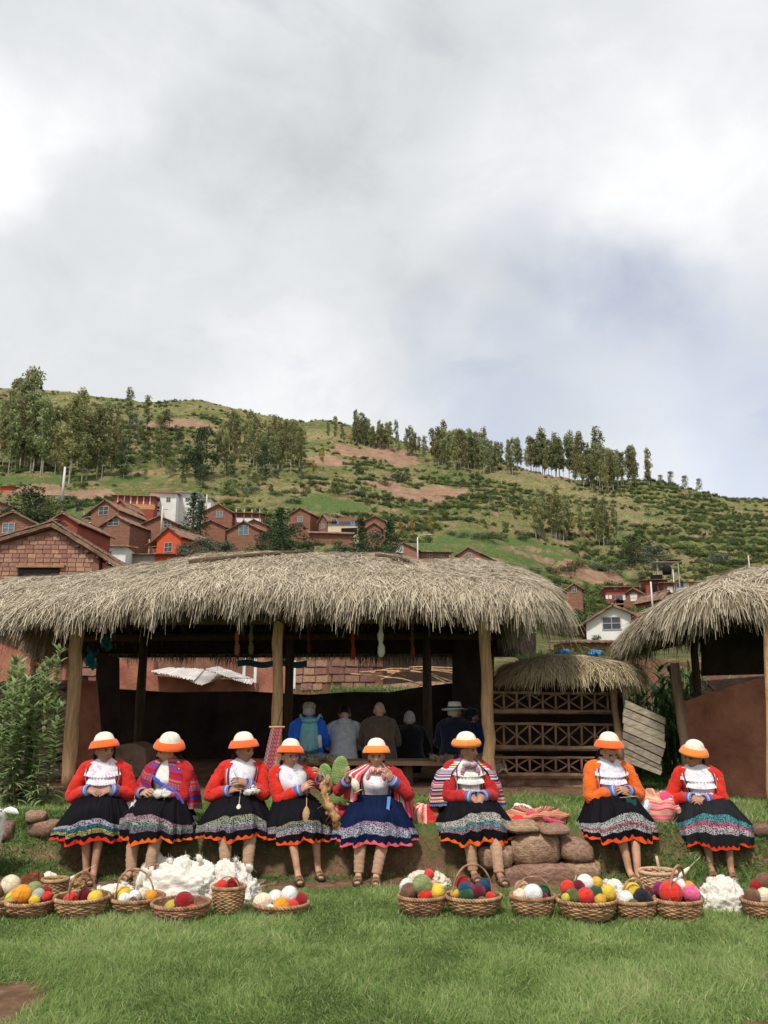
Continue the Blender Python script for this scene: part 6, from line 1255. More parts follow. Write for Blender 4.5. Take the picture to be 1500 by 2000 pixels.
def wool_heap(name, loc, size, label, cat, mat=None, fib=None, n=60, seed=1, fl=.03, parent=None, prad=.05, rz=0):
    rs = np.random.default_rng(seed); mat = mat or M_WOOLW; fib = fib or M_FIBW
    t = parent or empty(name, loc, rz, label, cat); mb = MB(); C = []; Rr = []
    for i in range(n):
        a = rs.random()*6.28; q = math.sqrt(rs.random()); h = max(0, 1-q**2.2); x = math.cos(a)*q*size[0]; y = math.sin(a)*q*size[1]; z = h**.6*size[2]*rs.uniform(.25, 1.0)
        z *= .8+.5*vn(x*14, y*14, 0, seed); C.append((x, y, max(z-prad*.2, prad*.45))); Rr.append(prad*rs.uniform(.6, 1.25))
    if size[0] > .08:
        tt, pp = np.meshgrid(np.linspace(0, 2*np.pi, 120, endpoint=False), np.linspace(.02, 1.75, 60)); X, Y, Z = np.sin(pp)*np.cos(tt), np.sin(pp)*np.sin(tt), np.cos(pp); k1 = 1/max(size)*size[0]
        q = 1+.55*fbm(X*1.3+seed, Y*1.3, Z*1.3, 2, seed)+.34*(.5-np.abs(fbm(X*3.4+seed, Y*3.4*size[1]/size[0], Z*3.4, 3, seed+2))*3.0)+.10*(.5-np.abs(fbm(X*11, Y*9+seed, Z*10, 2, seed+4))*3.5); mb.grid(np.stack([X*q*size[0]*.92, Y*q*size[1]*.95, np.maximum(Z*q*size[2]*.92, -.01)], -1), cu=True)
        C, Rr = C[::3], [r_*.62 for r_ in Rr[::3]]
    puffs(mb, C, Rr, seed*31); mb.build('fleece', mat, t)
    Cn = np.array(C); k = n*20; i = rs.integers(0, len(C), k); d = rs.normal(size=(k, 3)); d /= np.linalg.norm(d, axis=1)[:, None]; d[:, 2] = np.abs(d[:, 2])*.9
    B = Cn[i]+d*np.array(Rr)[i][:, None]*.9; dd = d+rs.normal(size=(k, 3))*.6; dd /= np.linalg.norm(dd, axis=1)[:, None]
    o = blades('loose_fibre', B, dd, rs.uniform(.3, .9, k)*fl, .0020, fib, t, droop=.1, nseg=3, curl=rs.normal(size=(k, 3))*1.1); o['kind'] = 'stuff'
    return t
TERR = .45
def at_px(px, y): return (px-750)/F*y/math.cos(PITCH)*1.0
def wx(px, py, Y): return P(px, py, Y).x
PX = {1: (203, 7.78), 2: (332, 7.80), 3: (462, 7.80), 4: (577, 7.82), 5: (736, 7.76), 6: (912, 7.84), 7: (1185, 7.82), 8: (1378, 7.86)}
def seat(i, dx=0): px, Y = PX[i]; Y += .12; return (wx(px, 1540, Y)+dx, Y, 0.0)
A = math.radians
sk1 = emb_skirt('black_skirt_blue_yellow_embroidery', BLK, [LIL, (.45, .50, .6), TEA, (.05, .2, .3), YEL, (.5, .5, .3)], .60, .86, (.75, .04, .02), 34, .075, 1)
sk2 = emb_skirt('black_skirt_pink_green_embroidery', BLK, [(.45, .28, .33), (.5, .42, .42), (.16, .30, .24), (.30, .22, .3)], .48, .78, (.86, .14, .02), 38, .075)
sk3 = emb_skirt('black_skirt_grey_green_embroidery', BLK, [(.40, .40, .26), (.34, .42, .34), (.50, .42, .5), (.35, .3, .4)], .50, .80, (.86, .11, .02), 34, .075)
sk4 = emb_skirt('black_skirt_white_rose_embroidery', BLK, [(.4, .32, .2), (.2, .3, .35), (.62, .52, .55), (.6, .45, .55)], .56, .80, (.86, .10, .02), 34, .070)
sk5 = emb_skirt('navy_skirt_white_embroidery', (.012, .022, .075), [(.48, .32, .45), (.55, .50, .62), (.62, .62, .68), (.55, .55, .62)], .56, .80, (.82, .12, .16), 36, .070)
sk6 = emb_skirt('black_skirt_pale_floral_embroidery', BLK, [(.60, .56, .5), (.62, .6, .56), (.15, .36, .38), (.5, .3, .38)], .46, .76, (.90, .14, .02), 30, .075)
sk7 = emb_skirt('black_skirt_white_star_embroidery', BLK, [(.5, .55, .5), (.66, .62, .64), (.55, .2, .25), (.66, .64, .66)], .50, .80, (.88, .10, .02), 30, .085)
sk8 = emb_skirt('charcoal_skirt_teal_pink_bands', (.03, .032, .036), [(.10, .34, .38), (.12, .36, .38), (.65, .15, .28), (.68, .5, .55), (.62, .58, .6)], .42, .74, (.82, .05, .02), 48, .055, 1)
W_ = {}
W_[1] = person(seat(1), A(9), 'woman seated farthest left, scarlet jacket, hands clasped over white blouse', hyaw=A(38), hpitch=A(4), hroll=A(3), lh=(-.085, -.25, .275), rh=(.095, -.25, .275), lhd=((.9, -.35, -.25), (-.1, .7, -.7)), rhd=((-.9, -.35, -.25), (.1, .7, -.7)), curl=.35, blouse=M_BLP, skirt=sk1, jm=M_RED, feet=((-.02, -.46), (.05, -.50)), knees=.07, hatroll=A(-6), open_=.72, spread=.03, group=None)
W_[2] = person(seat(2), A(-14), 'seated woman second from left in blue edged red shawl, head turned left', hyaw=A(-48), hpitch=A(14), hroll=A(6), lh=(-.13, -.26, .24), rh=(.0, -.27, .235), lhd=((.7, -.5, .2), (.3, .5, -.7)), rhd=((-.9, -.2, .1), (.2, .8, -.3)), blouse=M_WHITE, frill=False, skirt=sk2, jm=M_RED2, legs='warm', feet=((-.06, -.50), (.12, -.50)), hatroll=A(9), lean=A(2), skin=SK_MID, hemf=.01, spread=.0)
W_[3] = person(seat(3), A(13), 'seated woman spinning white wool left of the middle post, looking right', hyaw=A(42), hpitch=A(8), lh=(-.07, -.26, .27), rh=(.07, -.28, .33), lhd=((.8, -.4, .3), (.1, .6, -.7)), rhd=((-.8, -.3, .3), (.1, .7, -.6)), blouse=M_BLL, frill=False, skirt=sk3, jm=M_RED, legs='warm', feet=((-.09, -.50), (.09, -.52)), lean=A(5), hatroll=A(-3), spread=-.01, hemz=.34, skin=SK_DARK, open_=.62)
W_[4] = person(seat(4), A(15), 'seated woman before the middle post drawing tan wool to a hanging spindle', hyaw=A(14), hpitch=A(4), lh=(.015, -.27, .31), rh=(.20, -.26, .40), lhd=((.75, -.3, .6), (.2, .7, -.6)), rhd=((-.3, -.4, .85), (-.7, .3, -.2)), blouse=M_BLL, frill=False, skirt=sk4, jm=M_RED, legs='bare', feet=((-.05, -.56), (.16, -.42)), lean=A(-7), hatroll=A(4), skin=SK_MID, scale=.95, open_=.75, spread=-.02)
W_[5] = person(seat(5), A(-2), 'seated woman facing us in navy skirt with pink zigzag hem, arms raised spinning', hyaw=A(2), hpitch=A(7), lh=(-.27, -.24, .39), rh=(.15, -.24, .40), lhd=((-.2, -.4, .9), (.8, .2, 0)), rhd=((-.5, -.4, .75), (-.3, .8, -.2)), blouse=M_BLP, frill=False, skirt=sk5, jm=M_RED2, legs='warm', feet=((-.14, -.50), (.02, -.54)), skin=SK_MID, hm='light', scale=.955, spread=.03, bust=1.4, wide=1.08, hemz=.31, open_=.62)
W_[6] = person(seat(6), A(10), 'seated woman in many-coloured shawl before the right post, hands in lap, looking right', hyaw=A(46), hpitch=A(6), lh=(-.045, -.33, .215), rh=(.045, -.33, .22), lhd=((.55, -.5, -.55), (0, .5, -.8)), rhd=((-.55, -.5, -.55), (0, .5, -.8)), blouse=M_WHITE, frill=True, skirt=sk6, jm=M_RED2, legs='warm', feet=((-.09, -.46), (.10, -.60)), skin=SK_DARK, hm='knit', hatroll=A(-4), hattilt=A(5), lean=A(-2), open_=.60, hemz=.30)
W_[7] = person(seat(7), A(6), 'seated woman in orange sleeved jacket bent over her dark green knitting', hyaw=A(4), hpitch=A(34), hroll=A(-4), lh=(-.015, -.27, .265), rh=(.085, -.27, .265), lhd=((.9, -.3, .1), (0, .7, -.7)), rhd=((-.8, -.3, .2), (0, .7, -.7)), blouse=M_BLL, frill=True, skirt=sk7, jm=M_ORG, legs='bare', feet=((-.03, -.50), (.02, -.56)), knees=.075, hatroll=A(6), hattilt=A(-10), skin=SK_MID, bend=.09, hemz=.32, lean=A(-1))
W_[8] = person(seat(8), A(-13), 'woman seated farthest right, charcoal skirt with teal and pink bands, head turned left', hyaw=A(-44), hpitch=A(16), hroll=A(4), lh=(-.16, -.26, .23), rh=(-.06, -.28, .22), lhd=((.6, -.5, -.2), (.2, .6, -.7)), rhd=((-.9, -.2, 0), (0, .7, -.7)), blouse=M_BLL, frill=True, skirt=sk8, jm=M_RED, legs='bare', feet=((-.07, -.44), (.10, -.46)), hatroll=A(10), hm='light', skin=SK_DARK, lean=A(-10), scale=.94, wide=1.10, hemz=.27, spread=-.04, knees=.10)
for i in (1, 2, 3, 4, 5, 6, 7, 8): W_[i][0]['group'] = 'women in orange and cream hats seated along the terrace'
AND = [REDC, PNK, BLU, (.25, .25, .55), YEL, ORG, WH, GRN, (.35, .05, .3), CREAM, BLK]
M_SH5 = stripes('red_cream_striped_shawl', [REDC, (.62, .08, .10), CREAM, PNK, (.55, .05, .05), WH, GRN, REDC, BLK], 44, 2)
M_SH6 = stripes('many_coloured_striped_shawl', [(.58, .54, .50), BLU, ORG, PNK, YEL, (.25, .15, .4), CREAM, BLK, REDC, (.45, .35, .45), BLK, BLU], 44, 6, 1)
M_SH2 = stripes('red_blue_figured_shawl', [(.42, .015, .03), (.25, .015, .04), (.04, .05, .26), (.46, .02, .03), (.34, .15, .14), (.40, .015, .05)], 26, 4, 1)
cape(W_[5][0], W_[5][2], M_SH5, zl=.24, zr=.02, gap=.55, seed=2, out=.02)
cape(W_[6][0], W_[6][2], M_SH6, zl=.12, zr=.10, gap=.70, seed=5, out=.02)
cape(W_[2][0], W_[2][2], M_SH2, zl=.30, zr=.08, gap=.30, seed=1, out=-.01, knot=False, wide=.88)
def edge_roll(root, sp, pts, r, mat, name):
    b = MB(); b.tube(curve(pts, 5), r, 10, sx=.6, wob=.2); return b.build(name, mat, root)
c = W_[2][2](.4); M_BLUE = wool('blue_cloth_edge', (.05, .08, .42))
edge_roll(W_[2][0], None, [(c[0]-.23, -.08, c[2]+.02), (c[0]-.10, -.19, c[2]-.02), (c[0]+.03, -.20, c[2]-.10), (c[0]+.16, -.20, c[2]-.17), (c[0]+.25, -.14, c[2]-.34)], .022, M_BLUE, 'shawl_edge')
def inl(i, p):
    r = W_[i][0]; return Matrix.Rotation(r.rotation_euler[2], 4, 'Z')@Vector((p[0], p[1], p[2]+TERR))+Vector(r.location)
spindle(inl(2, (-.12, -.42, .10)), 'short cream spindle under the hands of the shawled woman second from left', M_YCREAM, .16, .030, (0, 0))
spindle(inl(3, (.0, -.44, .12)), 'white wound spindle hanging from the hands of the woman left of the middle post', M_YCREAM, .26, .030, (0, A(4)))
spindle(inl(4, (.03, -.46, .09)), 'large tan spindle hanging before the woman at the middle post', M_YTAN, .30, .036, (0, 0), up_thread=.10)
spindle(inl(5, (-.19, -.28, .34)), 'cream spindle held sideways by the woman in the navy skirt', M_YCREAM, .20, .034, (0, A(-24)))
wool_heap('wool_tuft', inl(2, (.08, -.30, .23)), (.06, .04, .05), 'tuft of white wool in the hands of the shawled woman', 'wool', n=12, prad=.03, seed=4, fl=.03)
wool_heap('wool_tuft', inl(3, (.12, -.30, .245)), (.055, .03, .07), 'tuft of white wool on the wrist of the woman left of the middle post', 'wool', n=12, prad=.028, seed=5, fl=.03)
def rope_of_wool(name, pts, r, label, mat, fib, seed):
    t = empty(name, pts[0], 0, label, 'wool'); p = curve([Vector(q)-Vector(pts[0]) for q in pts], 6); rs = np.random.default_rng(seed); k = len(p)
    mb = MB(); mb.tube(p, r*(1+.35*np.sin(np.arange(k)*1.1+seed))*np.linspace(.8, 1.2, k), 9, wob=.5)
    for i in range(k): mb.ell(p[i]+rs.normal(0, r*.4, 3), (r*.8, r*.6, r*1.2), 10, 8, noise=.9, seed=i)
    mb.build('fleece', mat, t); n = 500; i = rs.integers(0, k, n); d = rs.normal(size=(n, 3)); d /= np.linalg.norm(d, axis=1)[:, None]
    o = blades('loose_fibre', p[i]+d*r, d, rs.uniform(.01, .04, n), .003, fib, t, droop=.5, curl=rs.normal(size=(n, 3))*.6); o['kind'] = 'stuff'; return t
rope_of_wool('wool_strand', [inl(4, (.22, -.34, .36)), inl(4, (.21, -.36, .22)), inl(4, (.27, -.42, .10)), inl(4, (.32, -.42, .0)), inl(4, (.36, -.40, -.09)), inl(4, (.38, -.36, -.20))], .030, 'long strand of tan wool hanging from the raised arm at the middle post', M_WOOLT, M_FIBT, 3)
# dark green knitting on needles
t = empty('knitting', inl(7, (.075, -.36, .22)), 0, 'dark green knitting on needles held by the woman in orange sleeves', 'knitting'); M_KN = wool('dark_green_wool', (.01, .06, .055))
G = np.array([[(-.045+.09*u+.03*v*.6+.006*math.sin(v*9), -.008*math.sin(u*6+v*5), -.17*v) for u in np.linspace(0, 1, 10)] for v in np.linspace(0, 1, 16)]); b = MB(); b.grid(G); b.grid(G+np.array([0, .008, 0])); b.build('knitted_piece', M_KN, t)
for sg in (-1, 1): b = MB(); b.tube([(-.07*sg, -.01, .02+.01*sg), (.09*sg, .0, -.005)], .003, 6); b.build('needle', M_WOODL, t)
# band over the third woman's chest
b = MB(); p = curve([(-.055, -.13, .47+TERR), (-.02, -.20, .40+TERR), (.04, -.22, .28+TERR)], 5)
for i in range(1): b.tube(p, .010, 6, sx=.4)
b.build('neck_band', stripes('purple_band', [(.3, .05, .3), WH, PNK, BLU], 6, 9, 0), W_[3][0])
b = MB(); G = np.array([[(.115+.03*u-.02*v, -.335-.0*u, .26-.20*v+TERR*1) for u in (0, .5, 1)] for v in np.linspace(0, 1, 6)]); G[..., 1] += -.05*np.linspace(0, 1, 6)[:, None]; b.grid(G); b.build('blue_ribbon', wool('sky_blue_ribbon', (.10, .25, .60)), W_[5][0])

# ---- visitors seated on the bench inside the shelter, backs to us
def vis(px, py_top, Y, label, **k):
    p = P(px, py_top, Y); z0 = p.z-k.pop('hh', .80)
    kw = dict(s=.30, top='coat', blouse=None, cuff=False, braid=False, bust=0, trousers=pm('dark_trousers', (.03, .03, .04), .2), hat=None, skin=SK_PALE, feet=((-.10, -.48), (.10, -.48)), group=None, wide=1.12)
    kw.update(k); return person((p.x, Y, z0-.30), math.pi, label, **kw)
M_BLUEJ = wool('royal_blue_jacket', (.02, .16, .80)); M_HOOD = wool('heather_grey_knit', (.45, .46, .49)); M_BRN = wool('dark_brown_coat', (.11, .075, .055)); M_NAVY = wool('navy_coat', (.012, .018, .035)); M_BLKC = wool('black_coat', (.014, .012, .016))
v1 = vis(603, 1362, 10.9, 'man in royal blue jacket with teal backpack and tan cap, seated back to us', jm=M_BLUEJ, hat='cap', hm=wool('tan_cap', (.33, .26, .19)), hair=M_GREY, hh=.79, lh=(-.06, -.30, .20), rh=(.06, -.30, .20), bend=.05)
v2 = vis(672, 1378, 10.9, 'person in heather grey hooded top bent forward, seated back to us', jm=M_HOOD, hair=True, hh=.72, bend=.14, hpitch=A(38), lh=(-.06, -.34, .18), rh=(.06, -.34, .18), wide=1.02)
v3 = vis(741, 1362, 10.85, 'bald man in dark brown coat seated back to us in the shelter', jm=M_BRN, hair=None, hh=.78, wide=1.22, lh=(-.06, -.30, .20), rh=(.06, -.30, .20))
v4 = vis(800, 1380, 11.4, 'barely visible grey haired visitor in black, seated in the dark of the shelter', jm=M_BLKC, hair=M_GREY, hh=.78)
v5 = vis(889, 1362, 10.9, 'man in white panama hat and navy coat seated near the right post', jm=M_NAVY, hat='panama', hair=M_GREY, hh=.80, hyaw=A(-60), wide=1.2, lh=(-.06, -.30, .20), rh=(.06, -.30, .20), skin=SK_MID)
v6 = vis(922, 1376, 11.1, 'person in dark blue cap and blue jacket behind the right post', jm=wool('deep_blue_jacket', (.01, .035, .13)), hat='cap', hm=wool('dark_teal_cap', (.01, .03, .06)), hair=True, hh=.78, hyaw=A(-70), skin=SK_MID)
for v in (v1, v2, v3, v4, v5, v6): v[0]['group'] = 'visitors seated with their backs to us inside the shelter'
# hood lying on the grey top
b = MB(); c = v2[2](.50); b.ell((c[0], c[1]+.075, c[2]), (.095, .055, .06), 16, 10, noise=.2); b.build('hood', M_HOOD, v2[0])
# the backpack rests on the blue jacket
bp = empty('backpack', P(603, 1476, 10.72), A(180), 'teal hiking backpack with grey straps worn on the blue jacket', 'backpack')
M_TEAL = pm('teal_nylon', (.20, .46, .52), .18, 12, .6, .4, 60, .004); M_DTEAL = pm('dark_teal_nylon', (.03, .10, .15), .2, 12, .6, .3)
def bag_shape(w, d, h, n=22, k=18, off=(0, 0, 0), e=3.2):
    G = []
    for j in range(k):
        t = j/(k-1); sc = (1-abs(2*t-1)**e)**(1/e)*(1.0-.22*t); sc = max(sc, .02); G.append([(w/2*sc*np.sign(math.sin(a))*abs(math.sin(a))**.7+off[0], -d/2*sc*np.sign(math.cos(a))*abs(math.cos(a))**.7+off[1], h*t+off[2]) for a in np.linspace(0, 2*np.pi, n, endpoint=False)])
    return np.array(G)
b = MB(); b.grid(bag_shape(.27, .17, .47), cu=True); b.build('pack_body', M_TEAL, bp)
b = MB(); b.grid(bag_shape(.20, .08, .27, off=(0, .085, .05)), cu=True); b.build('front_pocket', M_TEAL, bp)
b = MB(); b.ell((0, .02, .44), (.105, .085, .045), 16, 10); b.build('top_lid', M_TEAL, bp)
b = MB(); b.grid(bag_shape(.275, .175, .13, off=(0, .0, -.004)), cu=True); b.build('base_panel', M_DTEAL, bp)
for sg in (-1, 1):
    b = MB(); b.tube(curve([(sg*.08, -.05, .42), (sg*.13, -.12, .50), (sg*.15, -.26, .46)], 4), .022, 8, sx=.35); b.build('strap', M_TEAL, bp)
for q in range(3): b = MB(); b.tube([(-.07+.07*q, .128, .08), (-.055+.06*q, .120, .30)], .0045, 5); b.build('cord', pm('grey_cord', (.5, .55, .55), .1), bp)
b = MB(); b.tube([(-.145, .04, .10), (-.135, .04, .24), (-.135, .04, .26)], [.03, .03, .016], 12); b.build('bottle', pm('white_bottle', (.7, .75, .75), .1, rough=.4), bp)
# ================================================================ BASKETS, YARN, WOOL, BUNDLES
def ground_Y(py, z=.02):
    d = P(750, py, 1.0)-Vector((0, 0, CAMZ)); return (z-CAMZ)/d.z
def px2m(n, py, Y): return n/F*Y*(math.cos(PITCH)-(1000-py)/F*math.sin(PITCH))**-1
M_WICK = pm('brown_wicker', (.19, .095, .048), .5, 14, .7, .6, 80, .002, c2=(.34, .19, .10), objrand=.12, spec=.35); M_WICKD = pm('inner_wicker', (.17, .095, .05), .4, 30, .8, .5, 80, .003); M_WICKL = pm('pale_wicker', (.45, .27, .15), .3, 30, .7, .6, 80, .003, c2=(.55, .36, .22), spec=.35)
def basket(px0, px1, py_rim, py_bot, label, handle=None, tray=False, ry=.8, seed=1, tiltx=0.0, pale=False, hr=0, stick=False):
    py_rim = py_rim+(6 if not tray and px1-px0 > 70 and not pale else 0); Y = ground_Y(py_bot)+px2m((px1-px0)/2, py_bot, 6.4)*(.45 if not tray else .7); cx = (px0+px1)/2; rt = px2m((px1-px0)/2, py_rim, Y); p = P(cx, py_bot, Y); zr = P(cx, py_rim, Y).z; h = max(.05, zr-.0); rb = rt*(.72 if not tray else .80)
    rt *= 1.0; root = empty('yarn_basket' if not tray else 'wicker_tray', (p.x, Y, .012), 0, label, 'basket' if not tray else 'tray'); rs = np.random.default_rng(seed); th = np.linspace(0, 2*np.pi, 73)[:-1]; rows = max(5, int(h/.012)); ns = 24; e = ry; M = [M_WICKL if pale else M_WICK]
    def rad(t): return rb+(rt-rb)*t**.8+.012*math.sin(t*3.1)
    b = MB()
    for k in range(rows):
        t = (k+.5)/rows; r = rad(t)+.0045*np.cos(th*ns/2+np.pi*(k % 2))+rs.normal(0, .0008, 72); z = h*t+.002*np.sin(th*ns/2+k)+rs.normal(0, .0008, 72); b.tube(np.stack([r*np.sin(th), r*e*np.cos(th), z], -1), h/rows*.56, 5, closed=True)
    b.build('weave', M, root)
    b = MB(); q = np.linspace(0, 1, 8)
    for k in range(ns): a = 2*np.pi*k/ns; b.tube([(rad(t)*math.sin(a), rad(t)*e*math.cos(a), h*t) for t in q], .0055, 5)
    b.build('stakes', M, root)
    for w in range(2):
        b = MB(); t2 = np.linspace(0, 2*np.pi, 181)[:-1]; r = rt+.006+.006*np.cos(t2*26+np.pi*w); z = h+.004+.008*np.sin(t2*26+np.pi*w); b.tube(np.stack([r*np.sin(t2), r*e*np.cos(t2), z], -1), .0085, 6, closed=True); b.build('rim_braid', M, root)
    b = MB(); G = np.array([[(rad(t)*s_*math.sin(a), rad(t)*s_*e*math.cos(a), h*t+.01) for a in th] for t, s_ in ((1, .97), (.5, .96), (.12, .96), (.10, .5), (.10, .02))]); b.grid(G, cu=True); b.build('inside', M_WICKD, root)
    if handle:
        hx0, hx1, hy, thk = handle; a, c, d = P(hx0, py_rim, Y), P(hx1, py_rim, Y), P((hx0+hx1)/2, hy, Y); a = a-root.location; c = c-root.location; d = d-root.location; off = Vector((0, hr, 0))
        pts = []
        for s_ in np.linspace(0, math.pi, 19): pts.append(Vector(((a.x+c.x)/2-math.cos(s_)*(c.x-a.x)/2+(d.x-(a.x+c.x)/2)*math.sin(s_), hr*-math.cos(s_), h*.6+(d.z-h*.6)*math.sin(s_)**.75)))
        b = MB(); ang = np.linspace(0, 14, 19); base = np.array([tuple(q) for q in pts])
        for w in range(2): o = np.stack([.0*ang, .35*thk*np.cos(ang+np.pi*w), .35*thk*np.sin(ang+np.pi*w)], -1); b.tube(base+o, thk*.62, 7)
        b.build('handle', M, root)
    if stick: a = P(stick[0], stick[1], Y)-root.location; b = MB(); b.tube([(a.x+.03, 0, h*.5), (a.x, 0, a.z)], .011, 7); b.build('broken_handle', M, root)
    root['_y'] = Y; root['_rim'] = py_rim; return root
YARN = {}
def yarnm(name, c):
    if name not in YARN:
        k = NT(name.replace(' ', '_')+'_yarn'); v = k.co('Object'); w = k.n('ShaderNodeTexWave'); w.inputs['Scale'].default_value = 26; w.inputs['Distortion'].default_value = 9; w.inputs['Detail'].default_value = 3; w.inputs['Detail Scale'].default_value = .7; k.l(v, w.inputs['Vector'])
        n = k.noise(v, 40, 4, .7); k.bump(k.math('ADD', w.outputs['Fac'], n), .7, .0007); k.b.inputs['Sheen Weight'].default_value = .25
        YARN[name] = k.out(k.ramp(k.math('ADD', k.math('MULTIPLY', w.outputs['Fac'], .4), k.math('MULTIPLY', n, .6)), [(.2, tuple(q*.8 for q in c)), (.8, tuple(min(.9, q*1.3) for q in c))]), 1.0, .08)
    return YARN[name]
CY = {'red': (.62, .035, .02), 'dark red': (.28, .01, .012), 'maroon': (.13, .008, .02), 'orange': (.85, .30, .02), 'yellow': (.80, .50, .05), 'lime yellow': (.50, .46, .05), 'mustard': (.62, .36, .04), 'sage green': (.24, .28, .11), 'olive green': (.11, .12, .035), 'dark green': (.02, .07, .03), 'grey': (.42, .40, .34), 'white': (.80, .77, .70), 'cream': (.72, .60, .44), 'brown': (.17, .08, .045), 'tan': (.50, .32, .17), 'blue': (.012, .06, .13), 'black': (.012, .012, .018), 'purple': (.25, .01, .12), 'pink': (.80, .13, .28), 'peach': (.72, .38, .24)}
BALLME = []
for q in range(4):
    b = MB(); b.ell((0, 0, 0), (1, 1, .94), 20, 14, noise=.07, seed=q); rs = np.random.default_rng(q)
    for w in range(22):
        ax = rs.normal(size=3); ax /= np.linalg.norm(ax); a = np.cross(ax, (0, .3, 1)); a /= np.linalg.norm(a); c = np.cross(ax, a); t = np.linspace(0, 2*np.pi, 21)[:-1]; off = rs.uniform(-.6, .6); rr = math.sqrt(1-off*off); b.tube((np.outer(np.cos(t), a)+np.outer(np.sin(t), c))*rr*1.01+ax*off, .014, 3, closed=True)
    BALLME.append(b)
BALLMESH = {}
def ball(px, py, dpx, col, where, Y, dy=0.0, sq=1.0):
    r = px2m(dpx/2, py, Y+dy); p = P(px, py, Y+dy); q = random.randrange(4); key = (q, col)
    if key not in BALLMESH: me = BALLME[q].mesh('yarn_ball'); me.materials.append(yarnm(col, CY[col])); BALLMESH[key] = me
    o = bpy.data.objects.new('yarn_ball', BALLMESH[key]); COL.objects.link(o); o.location = p; o.scale = (r, r, r*sq); o.rotation_euler = (random.random()*6, random.random()*6, random.random()*6); tag(o, ('%s ball of yarn %s' % (col, where)), 'yarn ball', 'balls of yarn in the baskets'); return o
B = {}
B[1] = basket(-55, 48, 1752, 1786, 'wicker basket cut off by the left edge, with cream ball', seed=1)
B[2] = basket(12, 106, 1757, 1788, 'low wicker basket with orange and green balls, second from the left edge', seed=2, ry=.9)
B[3] = basket(108, 208, 1750, 1790, 'wicker basket with tall narrow braided handle before the leftmost woman', (143, 178, 1704, .016), seed=3, ry=.9, hr=.10)
B[4] = basket(215, 316, 1750, 1780, 'shallow wicker basket with wide arched handle and pale balls', (226, 301, 1697, .009), seed=4, ry=.9)
B[5] = basket(298, 406, 1768, 1797, 'flat wicker tray with dark red balls and a spindle', seed=5, tray=True, ry=.85)
B[6] = basket(415, 475, 1736, 1780, 'small square-sided wicker basket with two red balls before the white wool', (423, 468, 1712, .006), seed=6)
B[7] = basket(497, 601, 1776, 1787, 'round flat tray heaped with white balls on the open lawn', seed=7, tray=True, ry=.8)
B[8] = basket(780, 869, 1748, 1786, 'round wicker basket with sage green ball on top, no handle', seed=8)
B[9] = basket(872, 978, 1748, 1786, 'wicker basket with big arched twig handle and dark balls', (884, 962, 1688, .010), seed=9)
B[10] = basket(1000, 1084, 1748, 1789, 'wicker basket with thin handle, tan and white balls, right of the dark handled basket', (1004, 1078, 1712, .008), seed=10)
B[11] = basket(1092, 1204, 1755, 1797, 'largest wicker basket heaped with red, green and yellow balls', seed=11)
B[12] = basket(1204, 1281, 1757, 1795, 'wicker basket with handle holding white and black balls', (1214, 1262, 1716, .010), seed=12)
B[13] = basket(1283, 1371, 1755, 1797, 'wicker basket with tall braided handle and big red and pink balls', (1302, 1346, 1691, .013), seed=13, hr=.06)
B[14] = basket(1254, 1322, 1706, 1748, 'pale coiled basket with broken handle behind the others at right', seed=14, pale=True, stick=(1282, 1672))
B[15] = basket(1455, 1545, 1757, 1795, 'wicker basket cut off by the right edge', seed=15)
B[16] = basket(262, 306, 1710, 1745, 'small wicker basket standing behind the one with the wide arch', seed=16, handle=(285, 322, 1688, .006))
B[17] = basket(82, 128, 1722, 1758, 'wicker basket half hidden behind the orange ball', seed=17)
